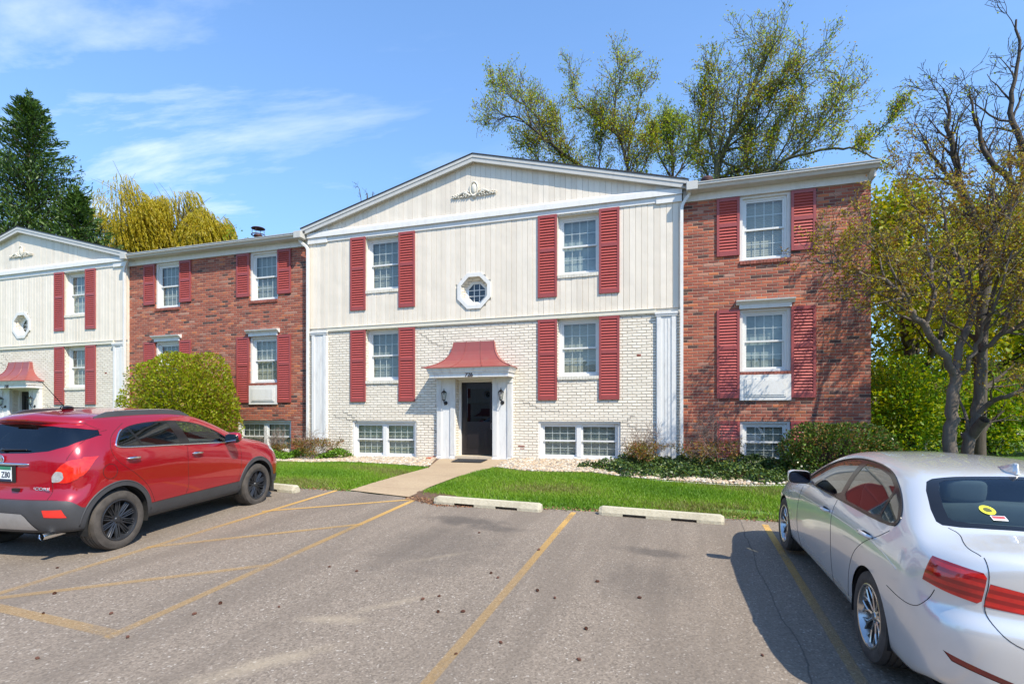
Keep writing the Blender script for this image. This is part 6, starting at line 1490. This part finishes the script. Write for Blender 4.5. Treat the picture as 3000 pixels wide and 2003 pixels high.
    for s in (-1, 1):
        seam(g, bvh, [(.93,.975),(.93,.85),(.92,.62),(.90,.42),(.89,.24)], 'x', s); seam(g, bvh, [(2.08,.90),(2.10,.80),(2.14,.60),(2.12,.40),(2.02,.25)], 'x', s)
        seam(g, bvh, [(-.19,.985),(-.10,.92),(.10,.83),(.30,.70),(.40,.55),(.45,.30)], 'x', s); seam(g, bvh, [(2.02,.25),(1.4,.235),(.95,.235),(.45,.265)], 'x', s)
        seam(g, bvh, [(-.345,.66),(-.50,.645),(-.62,.64),(-.70,.67),(-.755,.79)], 'x', s)
        seam(g, bvh, [(s*.63,-.45),(s*.60,-.52),(s*.645,-.66),(s*.66,-.76),(s*.645,-.84)], 'z', 1)
        seam(g, bvh, [(s*.638,1.02),(s*.632,.92),(s*.650,.78),(s*.635,.70),(s*.56,.61),(s*.42,.575),(0,.565)], 'y', -1)
    obj('panel_gaps', g, CM['gap'], root, smooth='all')
    for s in (-1, 1): g = MB(); seam(g, bvh, [(-.45,.80),(-.2,.855),(.2,.862),(1,.845),(1.8,.82),(2.4,.79),(2.8,.76)], 'x', s, .006, -.0035); obj('shoulder_crease', g, CM['silver'], root, smooth='all')
    for s in (-1, 1): g = MB(); seam(g, bvh, dlo+[dlo[0]], 'x', s, .006, .001, 6, False); obj('window_trim', g, CM['blackp'], root, smooth='all')
    for s in (-1, 1):
        for yy in (-.02, 1.00):
            pr = project(bvh, [(yy,.885-.03*yy),(yy+.22,.88-.03*yy)], 'x', s); k = MB(); q0, q1 = pr[0][0], pr[-1][0]; nn = pr[0][1]
            k.tube([q0+nn*.004, q0.lerp(q1,.12)+nn*.030, q0.lerp(q1,.5)+nn*.038, q0.lerp(q1,.88)+nn*.030, q1+nn*.004], [.011,.014,.016,.014,.011], 8); obj('door_handle', k, CM['silver'], root, smooth='all')
            k = MB(); k.tube([q0.lerp(q1,.22)+nn*.002, q0.lerp(q1,.78)+nn*.002], .017, 8); obj('handle_recess', k, CM['gap'], root)
        k = MB(); rbox(k, s*.955, 1.86, 1.035, .105, .055, .066, 0, e=4.5); k.tube([(s*.82,1.90,.965),(s*.90,1.87,.985)], .024, 8); MI = obj('side_mirror', k, CM['silver'], root, smooth='all')
        k = MB(); sq = lambda v: math.copysign(abs(v)**.55, v); k.v = [(s*.955+.092*sq(math.cos(a)), 1.798, 1.035+.053*sq(math.sin(a))) for a in [2*math.pi*i/20 for i in range(20)]]; k.f = [tuple(range(20))]; obj('mirror_glass', k, simple('mirror_glass', (.10,.12,.16), .05, 1.0, var=.01), MI)
        k = MB(); k.tube([(s*.955+.097*sq(math.cos(a)), 1.803, 1.035+.059*sq(math.sin(a))) for a in [2*math.pi*i/20 for i in range(21)]], .008, 6, cap=False); obj('mirror_rim', k, CM['blackp'], MI)
    liners(root, [(0,.315,.352),(2.81,.315,.352)], lambda y: .885 if y < 1 else .875, .56)
    k = MB(); k.box(-.78, .78, -.80, 3.3, .20, .24); k.box(-.55, .55, -.9, 3.4, .24, .5); obj('underbody', k, CM['liner'], root)
    for x, s in ((-.775,-1),(.775,1)):
        for yy in (0, 2.81): wheel(root, x, yy, .32, .225, .222, 'mesh', s, CM['silverrim'])
    interior(root, .96, .46, [(-.37,1.35,.26,True),(.37,1.35,.26,True),(0,.45,.60,False)], 2.05, .82, CM['seatg'])
    k = MB(); k.hexa([(-.62,-.40,1.0),(.62,-.40,1.0),(.6,.04,1.01),(-.6,.04,1.01)], [(-.62,-.40,1.03),(.62,-.40,1.03),(.6,.04,1.03),(-.6,.04,1.03)]); obj('parcel_shelf', k, CM['seatg'], root)
    # shark fin on the roof
    h = bvh.ray_cast(Vector((0,.22,3)), Vector((0,0,-1)))[0]; k = MB(); rows = []
    for i, (yy, hh, ww_) in enumerate([(.22,.0,.004),(.10,.022,.022),(.0,.048,.030),(-.045,.062,.016),(-.075,.060,.008),(-.085,.0,.020)]):
        rows.append([(-ww_, .20+yy-.0, h.z-.012), (-ww_*.35, .20+yy-.0, h.z+hh), (ww_*.35, .20+yy-.0, h.z+hh), (ww_, .20+yy-.0, h.z-.012)])
    k.add([p for r in rows for p in r], [(i*4+j, i*4+j+1, (i+1)*4+j+1, (i+1)*4+j) for i in range(5) for j in range(3)]+[(20,21,22,23)]); obj('roof_antenna', k, CM['silver'], root, smooth='all')
    # stickers inside the rear window
    def rear_pt(x, y, off=.004):
        hh = bvh.ray_cast(Vector((x,y,3)), Vector((0,0,-1))); n = hh[1] if hh[1].z > 0 else -hh[1]; return hh[0]+n*off, n
    p, n = rear_pt(-.37,-.31); u = Vector((1,0,0)); v = n.cross(u).normalized()
    k = MB(); k.v = [tuple(p+u*.040*math.cos(a)+v*.048*math.sin(a)) for a in [2*math.pi*i/24 for i in range(24)]]; k.f = [tuple(range(24))]; st = obj('round_sticker', k, CM['yellow'], root)
    k = MB(); k.v = [tuple(p+n*.001+u*.022*math.cos(a)+v*.024*math.sin(a)) for a in [2*math.pi*i/24 for i in range(24)]]; k.f = [tuple(range(24))]; obj('sticker_mark', k, simple('olive_print', (.10,.10,.02), .5), st)
    p, n = rear_pt(-.345,-.385); 
    def rect(p, u, v, a, b, m, nm, par, off): k = MB(); q = p+n*off; k.v = [tuple(q-u*a-v*b), tuple(q+u*a-v*b), tuple(q+u*a+v*b), tuple(q-u*a+v*b)]; k.f = [(0,1,2,3)]; return obj(nm, k, m, par)
    st = rect(p, u, v, .038, .024, CM['stickw'], 'square_sticker', root, 0); rect(p+v*.006, u, v, .033, .013, CM['stickr'], 'sticker_band', st, .001)
    return root
sedan()

# ---------------------------------------------------------------- red SUV
def suv():
    rz = R(8.6); cx, cy = -6.29-.835*math.cos(rz), 4.55-.835*math.sin(rz)
    root = empty('suv', (cx, cy, -.040+.003), 'red compact SUV with grey lower cladding and black wheels, cut by the left edge', 'car', 'cars parked facing the building')
    root.rotation_euler = (R(2.0), R(1.2), rz)
    c = []
    def rear(x, yo, t5): return [(x*.8, yo+.10, .33), (x*.97, yo-.0, .31), (x, yo-.07, .44), (x, yo-.075, .63), (x*.985, yo-.0, .76)]+t5
    c.append(rear(0, -.60, [(0,-.595,.95),(0,-.575,1.12),(0,-.47,1.32),(0,-.35,1.47),(0,-.24,1.570)]))
    c.append(rear(.32, -.595, [(.32,-.59,.95),(.31,-.568,1.125),(.30,-.462,1.325),(.28,-.34,1.475),(0,-.20,1.580)]))
    c.append(rear(.58, -.565, [(.58,-.55,.95),(.565,-.53,1.135),(.53,-.425,1.33),(.42,-.31,1.49),(0,-.16,1.590)]))
    c.append(rear(.75, -.505, [(.745,-.48,.95),(.72,-.45,1.145),(.645,-.355,1.335),(.48,-.26,1.505),(0,-.11,1.597)]))
    c.append(rear(.838, -.40, [(.838,-.385,.95),(.80,-.355,1.155),(.70,-.27,1.34),(.51,-.18,1.515),(0,-.05,1.603)]))
    def side(y, xs_, x2, x3, x4, z4, xb, zb, x6, z6, x7, z7, x8, z8, z9, y9=None, y7=None):
        y9 = y if y9 is None else y9; y7 = y if y7 is None else y7
        return [(xs_-.22, y, .28), (xs_, y, .26), (x2, y, .44), (x3, y, .68), (x4, y, z4), (xb, y, zb), (x6, (y+y7)/2, z6), (x7, y7, z7), (x8, y7, z8), (0, y9, z9)]
    c += [side(-.20, .80,.866,.886,.884,1.0, .848,1.17, .765,1.32, .672,1.455, .54,1.54, 1.606, .08, -.12),
     side(0.05, .81,.875,.894,.890,1.0, .855,1.17, .775,1.33, .680,1.475, .54,1.56, 1.615, .15),
     side(.40, .80,.866,.886,.884,.99, .857,1.16, .78,1.335, .680,1.49, .54,1.573, 1.623),
     side(.85, .79,.858,.878,.878,.98, .857,1.145, .78,1.33, .677,1.495, .54,1.575, 1.622),
     side(1.25, .79,.858,.878,.876,.97, .855,1.125, .78,1.305, .675,1.475, .53,1.553, 1.604),
     side(1.60, .795,.860,.880,.876,.96, .852,1.105, .785,1.255, .695,1.400, .52,1.480, 1.530, 1.65),
     side(1.95, .80,.864,.884,.876,.95, .847,1.09, .795,1.175, .73,1.270, .52,1.350, 1.40, 2.0),
     side(2.25, .81,.872,.890,.874,.93, .842,1.06, .80,1.10, .745,1.145, .50,1.21, 1.245, 2.32),
     side(2.48, .81,.874,.891,.870,.91, .832,1.03, .785,1.065, .70,1.10, .42,1.14, 1.155, 2.52),
     side(2.85, .80,.862,.880,.850,.87, .80,.975, .745,1.01, .63,1.045, .36,1.08, 1.09),
     side(3.12, .77,.83,.845,.81,.81, .745,.905, .68,.945, .57,.975, .32,1.01, 1.02)]
    def front(x, y, t): return [(x*.8, y-.14, .30), (x*.97, y-.05, .26), (x, y, .40), (x, y+.01, .58), (x*.985, y-.03, .72)]+t
    c.append(front(.70, 3.30, [(.65,3.22,.82),(.58,3.17,.875),(.47,3.15,.91),(.26,3.14,.94),(0,3.16,.955)]))
    c.append(front(.48, 3.42, [(.46,3.36,.82),(.42,3.30,.87),(.35,3.25,.90),(.2,3.22,.92),(0,3.24,.94)]))
    c.append(front(0, 3.48, [(0,3.43,.82),(0,3.38,.865),(0,3.34,.89),(0,3.31,.91),(0,3.28,.925)]))
    bm = body_bm(c); lay = bm.faces.layers.int.new('pid')
    AR = [(0,.345,.40),(2.555,.345,.40)]
    sidec = lambda m: abs(m.x) > .5
    # lower cladding along the sills, round the arches and over the bumper
    cut(bm, [(.2,.15),(2.3,.15),(2.3,.47),(.2,.455)], 'x', sidec, lay, 20)
    for cy_, cz_, r in AR: cut(bm, circle(cy_, cz_, r+.055), 'x', lambda m: abs(m.x) > .5 and m.z < .95, lay, 20)
    cut(bm, [(-.20,.10),(-1.2,.10),(-1.2,.67),(-.60,.672),(-.53,.66),(-.44,.58),(-.33,.56),(-.2,.5)], 'x', lambda m: m.y < .0, lay, 20, only=(0,20))
    cut(bm, [(2.8,.10),(3.7,.10),(3.7,.45),(3.0,.45),(2.8,.5)], 'x', lambda m: m.y > 2.6, lay, 20, only=(0,20))
    for cy_, cz_, r in AR: cut(bm, circle(cy_, cz_, r), 'x', lambda m: abs(m.x) > .5 and m.z < .9, lay, 99)
    dlo = [(1.98,1.098),(1.86,1.20),(1.60,1.335),(1.33,1.42),(1.0,1.462),(.62,1.462),(.36,1.440),(.20,1.405),(.10,1.345),(.0,1.225),(.05,1.185),(.8,1.155),(1.4,1.125)]
    dlo = soft(dlo, 2); cut(bm, dlo, 'x', sidec, lay, 1)
    cut(bm, [(1.95,1.118),(1.84,1.195),(1.58,1.322),(1.32,1.402),(1.025,1.440),(1.13,1.150),(1.5,1.135)], 'x', sidec, lay, 2)
    cut(bm, [(.955,1.162),(.86,1.443),(.62,1.444),(.37,1.422),(.27,1.402),(.375,1.187)], 'x', sidec, lay, 3)
    cut(bm, [(.335,1.190),(.235,1.388),(.18,1.365),(.115,1.320),(.03,1.225),(.06,1.205)], 'x', sidec, lay, 4)
    hw = [(0,1.15),(.30,1.160),(.52,1.185),(.66,1.235),(.745,1.31),(.765,1.355),(.735,1.395),(.60,1.425),(.40,1.445),(0,1.46)]
    cut(bm, hw+[(-x, z) for x, z in hw[::-1][1:-1]], 'y', lambda m: m.y < -.12, lay, 5)
    ww = [(-.50,1.30),(0,1.36),(.50,1.30),(.72,2.02),(.70,2.20),(.40,2.36),(0,2.40),(-.40,2.36),(-.70,2.20),(-.72,2.02)]
    cut(bm, ww, 'z', lambda m: m.z > 1.0 and m.y > 1.2, lay, 7)
    for s in (1, -1):
        cut(bm, soft([(s*.60,.855),(s*.595,.92),(s*.66,1.03),(s*.72,1.085),(s*.812,1.105),(s*.812,.90),(s*.74,.845)], 1, .15), 'y', lambda m: m.y < -.30, lay, 8)
        cut(bm, [(-.60,1.105),(-.42,1.115),(-.235,1.115),(-.28,1.075),(-.345,.985),(-.40,.92),(-.50,.875),(-.60,.86)], 'x', lambda m, s=s: m.x*s > .80 and m.z > .8, lay, 8)
        cut(bm, soft([(s*.60,.855),(s*.595,.92),(s*.63,.975),(s*.685,.965),(s*.70,.90),(s*.67,.86)], 1, .15), 'y', lambda m: m.y < -.30, lay, 9)
        cut(bm, [(s*.60,.50),(s*.58,.575),(s*.75,.575),(s*.785,.49)], 'y', lambda m: m.y < -.4, lay, 10)
        cut(bm, [(s*.26,.36),(s*.50,.36),(s*.40,.50),(s*.36,.53),(0,.54),(0,.36)], 'y', lambda m: m.y < -.5, lay, 11)
    cut(bm, [(3.34,.80),(3.18,.92),(2.98,.955),(2.95,.90),(3.12,.80),(3.3,.75)], 'x', lambda m: abs(m.x) > .3 and m.y > 2.9, lay, 12)
    bm.verts.index_update(); bm.normal_update()
    bm_part(bm, lay, 0, 'body', CM['red'], root); bm_part(bm, lay, 20, 'lower_cladding', CM['plastic'], root, -.006)
    for s in (-1, 1): bm_part(bm, lay, 1, 'window_surround', CM['blackp'], root, .002, sel=lambda m, s=s: m.x*s > 0)
    for pid, nm, g in ((2,'front_door_glass','gl_l'),(3,'rear_door_glass','gl_d'),(4,'quarter_glass','gl_d')):
        for s in (-1, 1): bm_part(bm, lay, pid, nm, CM[g], root, .004, sel=lambda m, s=s: m.x*s > 0)
    bm_part(bm, lay, 5, 'rear_window', CM['gl_d'], root, .003); bm_part(bm, lay, 7, 'windshield', CM['gl_l'], root, .002)
    for s in (-1, 1):
        bm_part(bm, lay, 8, 'taillight', CM['lamps'], root, -.006, sel=lambda m, s=s: m.x*s > 0); bm_part(bm, lay, 9, 'reverse_light', CM['white'], root, -.007, sel=lambda m, s=s: m.x*s > 0)
        bm_part(bm, lay, 10, 'bumper_reflector', CM['reflr'], root, -.010, sel=lambda m, s=s: m.x*s > 0); bm_part(bm, lay, 12, 'headlight', CM['head'], root, -.002, sel=lambda m, s=s: m.x*s > 0)
    bm_part(bm, lay, 11, 'skid_plate', CM['brush'], root, -.012)
    bvh = BVHTree.FromBMesh(bm); g = MB()
    for s in (-1, 1):
        seam(g, bvh, [(1.05,1.14),(1.05,.98),(1.05,.75),(1.07,.58),(1.02,.46),(1.01,.36)], 'x', s); seam(g, bvh, [(2.12,1.06),(2.15,.92),(2.14,.72),(2.10,.56),(2.06,.45)], 'x', s)
        seam(g, bvh, [(.22,1.46),(-.02,1.33),(-.10,1.17),(-.05,1.05),(.08,.95),(.22,.85),(.36,.72),(.44,.60),(.50,.47)], 'x', s)
        seam(g, bvh, circle(-.13, .93, .085, 24)+[(-.045,.93)], 'x', s, .003, 0, 5, False) if s > 0 else None
        seam(g, bvh, [(s*.735,1.39),(s*.73,1.25),(s*.70,1.09)], 'y', -1); seam(g, bvh, [(s*.60,.855),(s*.62,.75),(s*.60,.68)], 'y', -1)
        seam(g, bvh, [(s*.72,1.40),(s*.66,1.45),(s*.56,1.50)], 'y', -1)
    seam(g, bvh, [(-.7,.675),(0,.68),(.7,.675)], 'y', -1)
    obj('panel_gaps', g, CM['gap'], root, smooth='all')
    for s in (-1, 1): g = MB(); seam(g, bvh, [(1.98,1.090),(1.4,1.118),(.8,1.148),(.12,1.178),(.0,1.195),(-.01,1.225),(.09,1.345),(.15,1.385)], 'x', s, .010, .002, 6, True); obj('chrome_trim', g, CM['chrome'], root, smooth='all')
    for s in (-1, 1):
        for cy_, cz_, r in AR:
            g = MB(); seam(g, bvh, [(cy_+(r+.055)*math.cos(a), cz_+(r+.055)*math.sin(a)) for a in [math.pi*(k/20*.96+.02) for k in range(21)]], 'x', s, .011, .0, 6, False)
            obj('arch_lip', g, CM['plastic'], root, smooth='all')
    # roof spoiler lip over the rear window
    g = MB(); rows = []
    for x in np.linspace(-.575, .575, 25):
        k = abs(x)/.575; h0 = bvh.ray_cast(Vector((x, -.02+.04*k, 3)), Vector((0,0,-1)))[0]; yt = -.42+.22*k**2.4; zt = 1.522-.050*k**2
        rows.append([(x, h0.y, h0.z+.003), (x*1.03, (h0.y+yt)/2, (h0.z+zt)/2+.018), (x*1.06, yt, zt), (x*1.05, yt+.02, zt-.034), (x, -.20, h0.z-.14)])
    g.add([p for r in rows for p in r], [(i*5+j, i*5+j+1, (i+1)*5+j+1, (i+1)*5+j) for i in range(24) for j in range(4)]+[(0,1,2,3,4),(120,121,122,123,124)]); obj('roof_spoiler', g, CM['red'], root, smooth='all')
    g = MB(); g.box(-.13,.13,-.424,-.41,1.500,1.515); obj('brake_light', g, CM['refl'], root)
    # roof rails
    for s in (-1, 1):
        g = MB(); P_ = []
        for k in range(17):
            t = k/16; y = -.06+1.46*t; hh = bvh.ray_cast(Vector((s*.585,y,3)), Vector((0,0,-1)))[0]; lift = .050*min(1, math.sin(math.pi*t)*2.6); P_.append((s*.585, y, hh.z, lift))
        vs_ = []
        for x, y, z, l in P_: vs_ += [(x-s*.02,y,z-.02),(x-s*.022,y,z+l),(x+s*.012,y,z+l+.002),(x+s*.035,y,z-.03)]
        g.add(vs_, [(i*4+j, i*4+(j+1)%4, (i+1)*4+(j+1)%4, (i+1)*4+j) for i in range(16) for j in range(4)]); RR = obj('roof_rail', g, CM['plastic'], root, smooth=True)
        g = MB(); g.tube([(x-s*.004, y, z+l+.003) for x, y, z, l in P_[3:-3]], .006, 5); obj('rail_strip', g, CM['chrome'], RR)
    # antenna
    hh = bvh.ray_cast(Vector((0,.14,3)), Vector((0,0,-1)))[0]; g = MB(); rbox(g, 0, .15, hh.z+.016, .030, .085, .028, 0, e=2.2); g.tube([(0,.12,hh.z+.03),(0,-.14,hh.z+.32)], [.005,.0035], 5); g.tube([(0,-.14,hh.z+.32),(0,-.20,hh.z+.33)], .005, 5); obj('roof_antenna', g, CM['blackp'], root, smooth='all')
    for s in (-1, 1):
        for yy in (.08, 1.12):
            pr = project(bvh, [(yy,1.055-.045*yy),(yy+.19,1.050-.045*yy)], 'x', s); k = MB(); q0, q1 = pr[0][0], pr[-1][0]; nn = pr[0][1]
            k.tube([q0+nn*.004, q0.lerp(q1,.12)+nn*.030, q0.lerp(q1,.5)+nn*.036, q0.lerp(q1,.88)+nn*.030, q1+nn*.004], [.010,.013,.014,.013,.010], 8); obj('door_handle', k, CM['chrome'], root, smooth='all')
            k = MB(); k.tube([q0.lerp(q1,.22)+nn*.002, q0.lerp(q1,.78)+nn*.002], .018, 8); obj('handle_recess', k, CM['gap'], root)
        k = MB(); rbox(k, s*.975, 1.86, 1.175, .105, .07, .075, 0, e=2.8); MI = obj('side_mirror', k, CM['red'], root, smooth='all')
        k = MB(); rbox(k, s*.965, 1.835, 1.16, .108, .055, .072, 0, e=3); k.tube([(s*.83,1.88,1.10),(s*.92,1.85,1.12)], .03, 8); obj('mirror_back', k, CM['blackp'], MI, smooth='all')
        k = MB(); k.box(s*.97-.088, s*.97+.088, 1.776, 1.779, 1.11, 1.215); obj('mirror_glass', k, simple('suv_mirror', (.35,.4,.45), .03, 1.0, var=.01), MI)
        k = MB(); k.box(s*.855-.01, s*.855+.03, -.0, .02, 0.0, 0.0) if False else None
    # rear badge, chrome bar, plate, wiper, exhaust, mud flap
    def rp(x, z, off=.0):
        h_ = bvh.ray_cast(Vector((x,-3,z)), Vector((0,1,0))); n_ = h_[1] if h_[1].y < 0 else -h_[1]; return h_[0]+n_*off
    g = MB(); g.tube([tuple(rp(x, 1.045, .008)) for x in np.linspace(-.36,.36,15)], [.004]+[.013]*13+[.004], 8); obj('chrome_bar', g, CM['chrome'], root, smooth='all')
    ep = rp(0, 1.092, .006); g = MB(); g.tube([(ep.x+.043*math.cos(a), ep.y-.006, ep.z+.043*math.sin(a)) for a in [2*math.pi*k/24 for k in range(25)]], .005, 6, cap=False)
    for k in (-1,0,1):
        ox_, oz_ = k*.021, -k*.004; g.prism_y([(ox_-.013,ep.z-ep.z+oz_+.020),(ox_-.013,oz_-.006),(ox_,oz_-.024),(ox_+.013,oz_-.006),(ox_+.013,oz_+.020)], 0, 0) if False else None
        pts_ = [(ep.x+ox_+(a-.25*b), ep.z+oz_+b) for a, b in ((-.010,.020),(-.010,-.006),(0,-.022),(.010,-.006),(.010,.020))]; g.prism_y([(a, b) for a, b in pts_], ep.y-.012, ep.y-.004)
    g.lathe([(0,0),(.040,0)], (ep.x, ep.y-.002, ep.z), 20, 'y'); obj('round_badge', g, CM['chrome'], root, smooth=True)
    def flat_text(nm, txt, x, z, size, m, par, off=.006, xs=1.15, bold=.0):
        p_ = rp(x, z, off); p2 = rp(x, z+.05, off); tilt = math.atan2(p2.y-p_.y, .05); return text_obj(nm, txt, size, .002, Matrix.Translation(p_) @ Matrix.Rotation(R(90)-tilt, 4, 'X'), m, par, bold, xs)
    flat_text('lettering', 'ENCORE', .47, .775, .042, CM['chrome'], root, .004, 1.7, .001)
    py_ = rp(0, .94, .010).y
    k = MB(); k.box(-.155,.155,py_-.004,py_+.004,.865,1.015); PL = obj('license_plate', k, CM['pwhite'], root)
    k = MB(); k.box(-.157,.157,py_-.007,py_-.0045,.985,1.018); obj('plate_top', k, CM['pgreen'], PL); k = MB(); k.box(-.157,.157,py_-.007,py_-.0045,.860,.885); obj('plate_frame', k, CM['pblue'], PL)
    text_obj('plate_number', '1MW Z80', .088, .0015, Matrix.Translation((0, py_-.006, .902)) @ Matrix.Rotation(R(90), 4, 'X'), CM['pblue'], PL, .0005, .78)
    k = MB(); k.box(-.20,.20,py_+.004,py_+.012,.85,1.03); obj('plate_recess', k, CM['gap'], root); 
    k = MB(); k.box(.18,.26,-.625,-.60,.760,.790); obj('tailgate_latch', k, CM['gap'], root)
    g = MB(); g.tube([tuple(rp(x, 1.185+.02*x, .02)) for x in np.linspace(.0,.30,8)], [.014,.013,.012,.011,.010,.009,.008,.006], 6); g.tube([tuple(rp(.0,1.185,.0)), tuple(rp(0,1.185,.03))], .022, 8); obj('rear_wiper', g, CM['blackp'], root, smooth='all')
    g = MB(); g.lathe([(.030,-.16),(.034,-.17),(.036,-.16),(.036,.1)], (.60,-.50,.30), 16, 'y'); g.v = [(x*1.0 if True else x, y, z) for x, y, z in g.v]; obj('exhaust_tip', g, CM['chrome'], root, smooth=True); g = MB(); g.lathe([(0,-.12),(.029,-.12)], (.60,-.50,.30), 16, 'y'); obj('exhaust_bore', g, CM['liner'], root)
    g = MB(); g.box(.70,.84,3.02,3.05,.16,.34); obj('mud_flap', g, CM['plastic'], root)
    liners(root, AR, lambda y: .870 if y < 1 else .865, .56)
    k = MB(); k.box(-.74,.74,-.40,3.2,.24,.29); k.box(-.5,.5,-.45,3.25,.29,.6); obj('underbody', k, CM['liner'], root)
    for x, s in ((-.765,-1),(.765,1)):
        for yy in (0, 2.555): wheel(root, x, yy, .345, .225, .238, 'multi', s, CM['blackrim'])
    interior(root, 1.10, .60, [(-.36,1.30,.25,True),(.36,1.30,.25,True),(0,.55,.58,False)], 1.90, .80, CM['seatg'])
    return root
suv()
